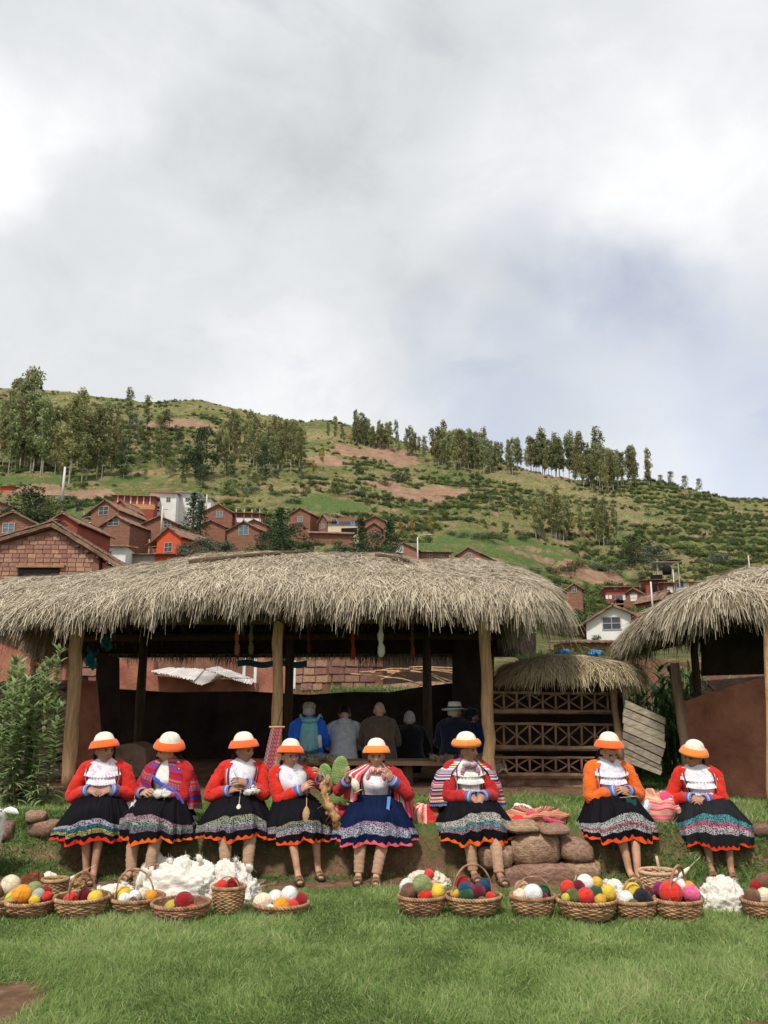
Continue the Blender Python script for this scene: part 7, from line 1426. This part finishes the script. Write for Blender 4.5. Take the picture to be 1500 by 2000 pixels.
BL = {1: [(20, 1731, 34, 'cream', 1), (28, 1752, 24, 'tan', 0), (-8, 1745, 26, 'brown', 0)],
 2: [(24, 1757, 24, 'lime yellow', 0), (43, 1750, 34, 'orange', 0), (67, 1740, 28, 'sage green', 1), (75, 1750, 22, 'grey', 0), (90, 1743, 18, 'dark red', 1), (92, 1753, 17, 'red', 0), (68, 1761, 20, 'yellow', -.5)],
 3: [(138, 1760, 26, 'red', 0), (166, 1752, 26, 'maroon', 1), (186, 1756, 26, 'yellow', 0)],
 4: [(240, 1751, 30, 'yellow', 1), (243, 1759, 22, 'white', -.5), (263, 1753, 22, 'white', 0), (281, 1749, 24, 'cream', 1), (260, 1761, 13, 'brown', -1), (296, 1752, 20, 'orange', 0)],
 5: [(337, 1776, 28, 'lime yellow', 0), (359, 1764, 34, 'dark red', 0), (347, 1781, 22, 'maroon', -.5), (373, 1782, 24, 'red', -.5)],
 6: [(433, 1733, 22, 'red', 0), (455, 1729, 22, 'dark red', 1)],
 7: [(513, 1766, 34, 'cream', 0), (538, 1758, 30, 'white', 1), (565, 1750, 30, 'white', 1), (549, 1773, 30, 'orange', -.5), (571, 1773, 24, 'red', 0), (588, 1761, 26, 'dark red', 1), (528, 1779, 18, 'white', -1)],
 8: [(797, 1735, 30, 'white', 1), (799, 1744, 30, 'brown', 0), (825, 1731, 36, 'sage green', 0), (838, 1710, 18, 'red', 1), (830, 1750, 26, 'red', -.5), (842, 1733, 24, 'peach', 1), (853, 1744, 28, 'yellow', 0)],
 9: [(905, 1727, 26, 'dark red', 1), (908, 1738, 24, 'blue', .3), (911, 1751, 28, 'dark green', 0), (889, 1748, 17, 'mustard', .3), (935, 1743, 26, 'maroon', .3), (946, 1732, 24, 'blue', 1), (942, 1765, 20, 'olive green', -1), (958, 1754, 18, 'red', 0)],
 10: [(1019, 1737, 26, 'tan', 1), (1015, 1751, 24, 'cream', 0), (1041, 1749, 34, 'white', 0), (1063, 1742, 24, 'dark green', 1), (1062, 1756, 18, 'maroon', 0)],
 11: [(1109, 1736, 26, 'red', 1), (1119, 1753, 28, 'olive green', 0), (1144, 1753, 30, 'red', -.3), (1165, 1748, 26, 'dark green', 0), (1143, 1727, 30, 'white', 1.6), (1187, 1746, 28, 'yellow', 0), (1165, 1727, 22, 'mustard', 1.6), (1105, 1756, 16, 'lime yellow', -.5), (1130, 1735, 24, 'maroon', 1), (1172, 1760, 22, 'mustard', -.7)],
 12: [(1221, 1757, 28, 'white', 0), (1236, 1742, 28, 'yellow', 1), (1255, 1756, 32, 'black', 0), (1237, 1770, 20, 'olive green', -1), (1266, 1745, 20, 'maroon', 1)],
 13: [(1310, 1746, 40, 'red', 0), (1289, 1738, 24, 'purple', 1), (1326, 1732, 26, 'white', 1), (1344, 1738, 26, 'orange', 1), (1350, 1748, 30, 'pink', 0)],
 15: [(1478, 1734, 24, 'dark red', 1), (1493, 1724, 30, 'brown', 1), (1470, 1753, 28, 'brown', 0), (1494, 1755, 32, 'cream', 0)]}
WN = {1: 'in the basket at the left edge', 2: 'in the low basket second from the left', 3: 'in the basket with narrow braided handle', 4: 'in the shallow basket with wide arch', 5: 'on the flat tray with spindle', 6: 'in the small square-sided basket', 7: 'on the white-heaped tray', 8: 'in the basket without handle', 9: 'under the big twig handle', 10: 'in the thin-handled basket', 11: 'in the largest basket', 12: 'in the basket with the black ball', 13: 'in the basket with the big red ball', 15: 'in the basket at the right edge'}
for k, lst in BL.items():
    Y = B[k]['_y']; names = [c for *_, c, _ in lst]
    for i, (px, py, d, c, dy) in enumerate(lst):
        same = [j for j, l in enumerate(lst) if l[3] == c]; wh = WN[k]
        if len(same) > 1:
            oth = [lst[j] for j in same if j != i][0]; wh += (', the left one' if px < oth[0]-3 else ', the right one') if len(same) == 2 else ', number from left'
            if len(same) > 2: wh = WN[k]+', '+('left', 'middle', 'right')[sorted(l[0] for j, l in enumerate(lst) if j in same).index(px)]
        ball(px, py-2, d*1.12, c, wh, Y, dy*.065)
    root = B[k]
for k in B:
    for kk in ('_y', '_rim'): 
        if kk in B[k]: del B[k][kk]
def fgY(py, off=0): return ground_Y(py)+off
# spindles lying in baskets
for (px, py, col, L, ty, lab, Y) in ((395, 1770, M_YCREAM, .22, 80, 'wooden spindle lying across the flat tray at left', 6.5), (140, 1716, M_YCREAM, .34, 60, 'wooden spindle leaning over the pelt at left', 6.9), (946, 1758, yarnm('red', CY['red']), .20, -70, 'red wound spindle under the big twig handle', 6.45), (1140, 1742, M_WOODL, .26, 75, 'wooden spindle lying on the balls of the largest basket', 6.4), (1118, 1735, M_WOODL, .22, 20, 'upright wooden spindle in the largest basket', 6.5), (1338, 1702, M_YCREAM, .24, 50, 'pale spindle sticking out of the coiled basket', 6.9)):
    spindle(P(px, py, Y), lab, col, L, .016, (0, A(ty)))
# wool
gz = lambda px, py: (P(px, py, ground_Y(py)).x, ground_Y(py), 0.0)
def heap(px, py, w, d, h, label, n, seed, pr=.05, **k): x, y, z = gz(px, py); return wool_heap(k.pop('name', 'wool_heap'), (x, y, GZ(x, y)-.01), (w, d, h), label, 'wool', n=n, seed=seed, prad=pr, fl=.020, **k)
heap(352, 1752, .34, .20, .30, 'biggest heap of fluffy white wool below the second woman', 190, 11, .040)
heap(452, 1752, .22, .16, .30, 'heap of white wool behind the small square-sided basket', 130, 12, .038)
heap(300, 1712, .12, .10, .22, 'upright tuft of white wool leaning on the shin of the second woman', 30, 13, .05)
heap(222, 1745, .19, .12, .09, 'low spread of white wool left of the wide arched basket', 40, 14, .04)
heap(1415, 1768, .20, .15, .22, 'round heap of white wool near the right edge', 140, 15, .036)
heap(1200, 1742, .12, .08, .12, 'small white wool heap behind the largest basket', 34, 16, .04)
heap(90, 1722, .10, .08, .10, 'white part of the pelt at left', 20, 17, .04)
rope_of_wool('wool_roll', [P(285, 1750, 6.75), P(272, 1735, 6.72), P(278, 1715, 6.72), P(290, 1702, 6.75)], .026, 'thick white roll of wool rising from the low basket', M_WOOLW, M_FIBW, 8)
heap(60, 1738, .11, .09, .15, 'curly dark brown fleece heap at the left', 40, 18, .045, name='fleece_heap', mat=M_WOOLB, fib=M_FIBT)
heap(122, 1732, .17, .11, .10, 'rusty brown pelt stretched behind the baskets at left', 44, 19, .045, name='pelt', mat=M_WOOLT, fib=M_FIBT)
heap(15, 1730, .10, .07, .08, 'low brown fleece against the left edge', 24, 20, .04, name='fleece_heap', mat=M_WOOLB, fib=M_FIBT)
heap(835, 1722, .18, .10, .11, 'shaggy off-white sheepskin at the foot of the wall', 40, 21, .04, name='sheepskin', mat=pm('ivory_fleece', (.62, .54, .42), .25, 20, 1, .8, 60, .01))
# ---- white young alpaca at the left edge
al = empty('alpaca', (P(-22, 1712, 7.3).x, 7.3, 0), 0, 'white alpaca cut off by the left edge, only ear, neck and fleece showing', 'alpaca')
b = MB(); M_ALP = pm('alpaca_fleece', (.82, .79, .74), .08, 24, 1, .8, 60, .01, sheen=.3)
V, Fs = skin_body(({'hip': ((-.55, .10, .30), .15), 'mid': ((-.32, .07, .33), .17), 'sh': ((-.10, .03, .33), .15), 'n1': ((.02, .0, .42), .085), 'n2': ((.045, -.01, .52), .056), 'hd': ((.05, -.02, .585), .058), 'mz': ((.02, -.10, .565), .040), 'ns': ((.01, -.15, .55), .028), 'f1': ((-.04, -.03, .18), .05), 'f2': ((-.03, -.05, .06), .035), 'g1': ((-.16, .10, .18), .05), 'g2': ((-.16, .12, .06), .035), 'r1': ((-.50, .0, .17), .065), 'r2': ((-.56, .03, .06), .035), 's1': ((-.62, .18, .17), .065), 's2': ((-.66, .20, .06), .035)}, [('hip', 'mid'), ('mid', 'sh'), ('sh', 'n1'), ('n1', 'n2'), ('n2', 'hd'), ('hd', 'mz'), ('mz', 'ns'), ('sh', 'f1'), ('f1', 'f2'), ('sh', 'g1'), ('g1', 'g2'), ('hip', 'r1'), ('r1', 'r2'), ('hip', 's1'), ('s1', 's2')]), 'mid'); b.add(V, Fs, None, 0, True)
b.build('body', M_ALP, al)
for sg in (1, -1): e = MB(); e.tube([(.05+sg*.03, -.01, .60), (.05+sg*.085, -.02, .602), (.05+sg*.135, -.025, .590), (.05+sg*.17, -.03, .575)], [.012, .030, .024, .004], 8, sx=.5); e.build('ear', M_ALP, al)
e = MB(); 
for sg in (1, -1): e.ell((.035+sg*.040, -.06, .60), (.009, .009, .009), 8, 6)
e.build('eyes', M_EYE, al); k = 5000; ci = rng.integers(0, len(V), k); d = V[ci]-np.array([-.2, .05, .3]); d /= np.linalg.norm(d, axis=1)[:, None]; o = blades('fleece_fibre', V[ci], d, rng.uniform(.008, .022, k), .003, M_FIBW, al, droop=.3, curl=rng.normal(size=(k, 3))*.4); o['kind'] = 'stuff'
# ---- bundles and bags on the terrace
def lump(name, px, py, Y, w, d, h, mat, label, cat, seed=1, noise=.35, rz=0, parts=()):
    p = P(px, py, Y); z = GZ(p.x, Y) if py > 1500 else p.z; t = empty(name, (p.x, Y, z-.01), rz, label, cat); th = np.linspace(0, 2*np.pi, 44, endpoint=False); G = []
    for ph in np.linspace(0.02, 2.0, 22):
        r = math.sin(ph); zz_ = math.cos(ph); x = r*np.cos(th); y = r*np.sin(th); n = 1+noise*(fbm(x*2.0+seed, y*2.0, zz_*2+seed, 4, seed)*2)+.05*np.sin(th*5+ph*4+seed); G.append(np.stack([x*w*n, y*d*n, np.maximum((zz_+.42)/1.42*h*n, 0)], -1))
    b = MB(); b.grid(np.array(G), cu=True); b.build('wrapping', mat, t)
    for nm, fn, m in parts: b = MB(); fn(b); b.build(nm, m, t)
    return t
def plastic(name, c):
    k = NT(name); k.b.inputs['Transmission Weight'].default_value = .0; k.bump(k.noise(k.co('Object'), 26, 5, .7, 1.5), 1.0, .02); return k.out(k.mix(k.noise(k.co('Object'), 14, 4, .6), c, tuple(min(.9, q*1.15) for q in c)), .35, .5)
M_PLW = plastic('white_plastic_film', (.74, .76, .80))
M_BU1 = stripes('pink_striped_bundle', [(.60, .20, .18), (.55, .35, .22), REDC, (.65, .25, .25), (.6, .45, .3), (.70, .08, .20), (.4, .2, .12)], 40, 11, 1); M_BU2 = stripes('orange_striped_cloth', [(.58, .27, .15), (.35, .12, .08), (.62, .35, .20), (.5, .06, .06), (.60, .30, .17), (.12, .06, .05)], 70, 12, 1); M_BU3 = stripes('red_bundle_cloth', [REDC, (.6, .05, .06), REDC, (.55, .03, .05), CREAM, (.3, .1, .05), REDC], 12, 14, 0)
M_PKC = wool('pink_cloth', (.55, .05, .14)); M_REDC = wool('red_cloth', (.62, .03, .04))
lump('cloth_bundle', 1288, 1600, 8.0, .22, .17, .27, M_BU1, 'big knotted pink and red striped bundle on the grass left of the last woman', 'bundle', 3, parts=(('pink_flap', lambda b: b.ell((.09, -.02, .20), (.12, .10, .075), 16, 10, noise=.3), M_PKC), ('striped_tail', lambda b: b.tube(curve([(.12, -.12, .16), (.16, -.16, .04), (.20, -.22, -.10)], 5), [.05, .055, .06, .055, .05, .05, .045, .04, .035, .03, .02], 10, sx=.5, wob=.3), M_BU1)))
lump('folded_cloth', 1045, 1598, 7.95, .27, .16, .13, M_BU2, 'orange and red striped carrying cloth spread over the wall stones', 'cloth', 5, .5, parts=(('red_lining', lambda b: b.tube(curve([(-.10, -.12, .10), (0, -.14, .09), (.10, -.17, .05), (.22, -.19, .02)], 5), .020, 8, sx=.5), M_PKC), ('red_fold', lambda b: b.ell((-.18, -.13, .03), (.075, .05, .055), 14, 9, noise=.3), M_REDC)))
lump('white_cloth', 1020, 1572, 8.25, .11, .08, .12, M_WHITE, 'folded white cloth beside the striped carrying cloth', 'cloth', 6, .3)
lump('cloth_bundle', 832, 1585, 7.95, .17, .13, .17, M_BU3, 'red cloth bundle with cream stripes trailing from the navy skirted woman', 'bundle', 7, .3)
lump('cloth_bundle', 655, 1588, 7.95, .15, .12, .15, M_REDC, 'open red cloth holding a white ball left of the navy skirt', 'bundle', 8, .4, parts=(('white_ball', lambda b: b.ell((-.02, -.08, .10), (.06, .05, .045), 14, 9, noise=.2), M_WOOLW), ('leather_band', lambda b: b.tube(curve([(-.1, -.05, .12), (0, -.10, .19), (.09, -.06, .13)], 5), .008, 6), M_SANDB)))
lump('plastic_bag', 255, 1590, 7.85, .09, .08, .26, M_PLW, 'white plastic bag hanging beside the leftmost woman', 'plastic bag', 9, .4, parts=(('bag_handle', lambda b: b.tube(curve([(-.03, 0, .22), (-.02, -.02, .33), (.02, -.02, .24)], 5), .008, 6), M_PLW),))
lump('plastic_bag', 1252, 1610, 7.9, .10, .09, .22, M_PLW, 'white plastic bag with dark print beside the knitting woman', 'plastic bag', 10, .45, rz=.4, parts=(('dark_print', lambda b: [b.ell((-.03+.02*q, -.065-.004*q, .15+.012*(q % 2)), (.012, .006, .008), 8, 6, noise=.5, seed=q) for q in range(3)], M_NAVY),))
lump('plastic_bag', 382, 1712, 7.15, .15, .10, .17, M_PLW, 'crumpled pale plastic bag lying behind the white wool', 'plastic bag', 12, .6, parts=(('bag_handle', lambda b: b.tube(curve([(.08, -.03, .12), (.16, -.04, .19), (.20, -.04, .21), (.15, -.02, .14), (.10, 0, .10)], 5), .008, 6), M_PLW),))
lump('small_bag', 512, 1572, 8.0, .055, .05, .13, M_PKC, 'pink and white cloth bag behind the woman left of the middle post', 'bag', 13, .4, parts=(('coloured_trim', lambda b: b.ell((-.02, -.03, .11), (.05, .03, .03), 12, 8, noise=.5), M_BLP),))
# weaving strapped to the middle post
lo = empty('backstrap_weaving', P(530, 1540, 9.6), 0, 'red striped weaving stretched on sticks against the middle post', 'weaving'); a, c = P(541, 1420, 9.7)-lo.location, P(515, 1536, 9.3)-lo.location; b = MB(); nn = 20
G = np.array([[tuple(a.lerp(c, v)+Vector(((u-.5)*.13, 0, .01*math.sin(v*8)))) for u in np.linspace(0, 1, 8)] for v in np.linspace(0, 1, nn)]); b.grid(G); b.grid(G+np.array([0, .01, 0])); b.build('woven_cloth', stripes('loom_cloth', [(.30, .015, .02), (.2, .01, .03), (.16, .15, .15), (.28, .02, .03), (.2, .18, .17), (.12, .02, .03)], 7, 8, 0), lo)
for e_ in (a, c): b = MB(); b.tube([e_+Vector((-.09, 0, 0)), e_+Vector((.09, 0, 0))], .012, 7); b.build('loom_stick', M_WOODL, lo)
b = MB(); b.tube([a, P(552, 1380, 9.9)-lo.location], .004, 5); b.build('cord', M_LOGD, lo)
# ---- prickly pear
cp_ = empty('prickly_pear', P(660, 1565, 8.9), 0, 'prickly pear with flat green pads behind the navy skirted woman', 'cactus'); M_CAC = pm('cactus_pad', (.13, .22, .06), .25, 18, .6, .5, 30, .004, c2=(.22, .32, .10))
for q, (px, py, w, h, rt_) in enumerate(((664, 1506, .095, .155, .15), (636, 1520, .085, .15, -.12), (652, 1552, .085, .14, .05), (676, 1548, .07, .12, .4))):
    p = P(px, py, 8.9+.04*q)-cp_.location; rm = Euler((0, rt_, .2*(q-1))).to_matrix(); b = MB(); b.ell(p, (w, .022, h), 20, 14, rot=rm, noise=.06); pd = b.build('pad', M_CAC, cp_)
    b = MB()
    for i in range(-3, 4):
        for j in range(-5, 6):
            x, z = i*.026+.013*(j % 2), j*.026
            if (x/w)**2+(z/h)**2 < .8: c_ = p+rm@Vector((x, -.022*math.sqrt(max(0, 1-(x/w)**2-(z/h)**2))-.002, z)); b.ell(c_, (.0045, .003, .0045), 5, 4); b.tube([c_, c_+rm@Vector((rng.normal(0, .005), -.016, .004))], .0008, 3)
    b.build('areoles', pm('cactus_spine', (.55, .50, .35), .1), pd)
# ================================================================ PLANTS AND GRASS
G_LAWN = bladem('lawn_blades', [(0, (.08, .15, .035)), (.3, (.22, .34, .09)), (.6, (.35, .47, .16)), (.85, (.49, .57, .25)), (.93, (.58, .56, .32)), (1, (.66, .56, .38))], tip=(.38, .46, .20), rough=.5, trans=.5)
G_LONG = bladem('long_grass_blades', [(0, (.025, .07, .018)), (.4, (.06, .13, .03)), (.8, (.13, .20, .055)), (1, (.34, .30, .15))], tip=(.18, .24, .08), rough=.55, trans=.25)
def turf(name, x0, x1, y0, y1, n, l0, l1, w, mat, label, test=None, lean=.35, seed=3, droop=.35, dens=None, jitter=0):
    rs = np.random.default_rng(seed); x = rs.uniform(x0, x1, n); y = y0+(y1-y0)*rs.random(n)**(dens or 1); k = rs.random(n) > dirt_mask(x, y)*1.15-.03
    if test is not None: k &= test(x, y, rs)
    x, y = x[k], y[k]; n = len(x); z = ground_z(x, y); D = rs.normal(0, lean, (n, 3)); D[:, 2] = 1; cl = fbm(x*5, y*5, 0, 3, seed+1); D[:, 0] += cl*1.3; D[:, 1] += fbm(x*5+9, y*5, 0, 3, seed+2)*1.3-.15; D /= np.linalg.norm(D, axis=1)[:, None]
    pt = fbm(x*.55, y*.8, 0, 4, seed+5); p2 = fbm(x*2.6, y*2.6, 0, 3, seed+6); ln = rs.uniform(l0, l1, n)*(1+1.6*p2+.5*pt); rnd = np.clip(rs.normal(.46, .17, n)+pt*.85+p2*.75, 0, 1); rnd = np.where(rs.random(n) < .035, rs.uniform(.9, 1, n), rnd)
    o = blades(name, np.stack([x, y, z-.004], -1), D, ln, rs.uniform(.6, 1.3, n)*w, mat, None, droop=droop, nseg=2, rnd=rnd, curl=rs.normal(0, .18, (n, 3))); tag(o, label, None, None, 'stuff'); return o
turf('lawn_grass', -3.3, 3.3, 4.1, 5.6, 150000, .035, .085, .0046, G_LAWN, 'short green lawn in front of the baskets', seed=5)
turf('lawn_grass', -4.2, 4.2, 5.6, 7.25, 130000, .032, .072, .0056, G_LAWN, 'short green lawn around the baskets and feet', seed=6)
turf('terrace_grass', -6.2, 6.2, 7.55, 9.9, 95000, .04, .085, .007, G_LAWN, 'thicker grass on top of the terrace', test=lambda x, y, rs: (x < -2.4)|(x > -3)&(rs.random(len(x)) < .95), seed=7)
turf('terrace_grass', -6.2, 6.2, 9.9, 12.5, 22000, .06, .13, .010, G_LONG, 'taller grass between the shelters', test=lambda x, y, rs: (x > 2.3)|(x < -4.0), seed=8)
turf('bank_grass', -4.4, -2.2, 6.9, 8.3, 26000, .06, .15, .007, G_LONG, 'long dark grass on the left bank', seed=9, droop=.8, lean=.6)
turf('bank_grass', 1.9, 4.6, 7.05, 7.9, 26000, .06, .15, .007, G_LONG, 'long dark grass on the right bank', seed=10, droop=.8, lean=.6)
turf('bank_grass', -2.6, 2.2, 7.40, 7.72, 12000, .04, .11, .006, G_LONG, 'shaded grass growing on the face of the terrace', seed=11, droop=.8, lean=.7, test=lambda x, y, rs: (rs.random(len(x)) < .35+.6*(x < 0)))
# tall leafy plants at the left edge
L_TALL = bladem('lance_leaves', [(0, (.14, .20, .08)), (.4, (.28, .37, .16)), (.8, (.42, .50, .25)), (1, (.56, .50, .30))], tip=(.46, .52, .30), rough=.5, trans=.45)
def lance_plant(x, y, h, seed, label, stage=0):
    rs = np.random.default_rng(seed); t = empty('tall_plant', (x, y, GZ(x, y)), 0, label, 'plant', 'tall leafy plants at the left edge'); top = np.array([rs.normal(0, .09), rs.normal(0, .07), h]); p = curve([(0, 0, -.03), top*.5+np.array([rs.normal(0, .03), 0, 0]), top], 6); b = MB(); b.tube(p, np.linspace(.008, .004, len(p)), 6); b.build('stem', pm('green_stem', (.16, .15, .06), .3, 10), t)
    n = int(170*h/1.5); q = rs.uniform(.05, 1, n); Bp = np.stack([np.interp(q, np.linspace(0, 1, len(p)), p[:, i]) for i in range(3)], -1); a = rs.random(n)*6.28; up = .25+.75*q; D = np.stack([np.cos(a), np.sin(a), up], -1); D /= np.linalg.norm(D, axis=1)[:, None]; side = np.stack([-np.sin(a), np.cos(a), 0*a], -1)
    o = blades('leaves', Bp, D, rs.uniform(.12, .24, n)*(1.1-.35*q), rs.uniform(.028, .046, n), L_TALL, t, droop=.45-.2*q, nseg=4, side=side, rnd=np.clip(rs.normal(.35, .18, n)+.35*q-.15, 0, 1), taper=1.0)
for q in range(17):
    px = (-12, 4, 14, 26, 38, 50, 60, 74, 8, 30, 46, 66, 84, 20, -4, 56, 40)[q]; top = (1290, 1283, 1320, 1300, 1292, 1288, 1300, 1345, 1340, 1330, 1310, 1320, 1375, 1370, 1310, 1380, 1400)[q]; y = 8.5+.55*rt.random(); x = P(px, 1560, y).x; h = P(px, top, y).z-GZ(x, y)
    lance_plant(x, y, h, q+1, 'tall lance leaved plant in the clump at the left edge, %s' % ('front row' if y < 8.75 else 'back row'))
lance_plant(P(92, 1560, 9.0).x, 9.0, P(106, 1268, 9.0).z-GZ(-3.9, 9), 55, 'tallest lance leaved plant rising before the brick wall')
# corn behind the plank gate
L_CORN = bladem('corn_leaves', [(0, (.025, .07, .02)), (.5, (.06, .14, .035)), (1, (.14, .24, .07))], tip=(.12, .2, .06), rough=.45, trans=.3)
for q in range(46):
    px = rt.uniform(1196, 1385) if q < 40 else rt.uniform(1340, 1490); y = rt.uniform(11.4, 12.9) if q < 40 else rt.uniform(12.8, 13.4); x = P(px, 1500, y).x; top = rt.uniform(1292, 1345) if q < 40 else rt.uniform(1300, 1325); z0 = GZ(x, y); h = P(px, top, y).z-z0; rs = np.random.default_rng(q+300)
    t = empty('corn_plant', (x, y, z0), 0, 'green corn plant behind the leaning plank gate' if q < 40 else 'green corn plant behind the terracotta wall', 'corn', 'corn behind the plank gate' if q < 40 else 'corn behind the right wall'); b = MB(); b.tube([(0, 0, 0), (.02, 0, h*.9)], [.014, .006], 6); b.build('stalk', pm('corn_stalk', (.12, .16, .05), .2), t)
    n = 22; zq = rs.uniform(.08, .95, n)*h; a = rs.random(n)*6.28; D = np.stack([np.cos(a)*.8, np.sin(a)*.8, .9+0*a], -1); D /= np.linalg.norm(D, axis=1)[:, None]; blades('leaves', np.stack([0*a, 0*a, zq], -1), D, rs.uniform(.45, .75, n), rs.uniform(.03, .05, n), L_CORN, t, droop=rs.uniform(.6, 1.1, n), nseg=6, side=np.stack([-np.sin(a), np.cos(a), 0*a], -1), taper=.95)
# weeds on the small thatch and greens behind the shelter
def weeds(px0, px1, py, Y, n, l, label, dz=0, mat=None, sd=1):
    rs = np.random.default_rng(sd); px = rs.uniform(px0, px1, n); x = (px-750)/F*Y*1.03; y = Y+rs.uniform(-.3, .3, n); z = P(750, py, Y).z+rs.uniform(-.06, .06, n)+dz; D = rs.normal(0, .5, (n, 3)); D[:, 2] = 1; D /= np.linalg.norm(D, axis=1)[:, None]
    o = blades('weeds', np.stack([x, y, z], -1), D, rs.uniform(.4, 1, n)*l, .012, mat or G_LAWN, None, droop=.4, nseg=3); tag(o, label, None, None, 'stuff')
weeds(1008, 1062, 1298, 10.9, 900, .30, 'bright green weeds on the left end of the small thatch'); weeds(1065, 1240, 1282, 10.9, 260, .26, 'thin weeds on the small thatch', mat=G_LONG, sd=2); weeds(650, 800, 1352, 14.5, 900, .22, 'green weeds on the wall behind the shelter', sd=3); weeds(560, 760, 1354, 14.2, 300, .16, 'low weeds along the back wall top', sd=4)
for q, (px, Y, top) in enumerate(((1240, 14.5, 1290), (1290, 15, 1285), (1340, 14.8, 1288), (1390, 15.2, 1290), (795, 16.5, 1285), (830, 16.0, 1292), (860, 16.5, 1296), (780, 17.4, 1290))): at(px, 1400, top, 'bush', q % 3, ('leafy shrub behind the corn, %s' % ('leftmost', 'second from left', 'third from left', 'rightmost')[q]) if q < 4 else 'leafy shrub in the yard seen through the shelter, %s' % ('first', 'second', 'third', 'rear')[q-4], None, 'shrub', Y=Y, cat='bush')
for o in list(bpy.data.objects):
    for kk in ('_fx', '_hc', '_w', '_sp', '_y', '_rim'):
        if kk in o: del o[kk]
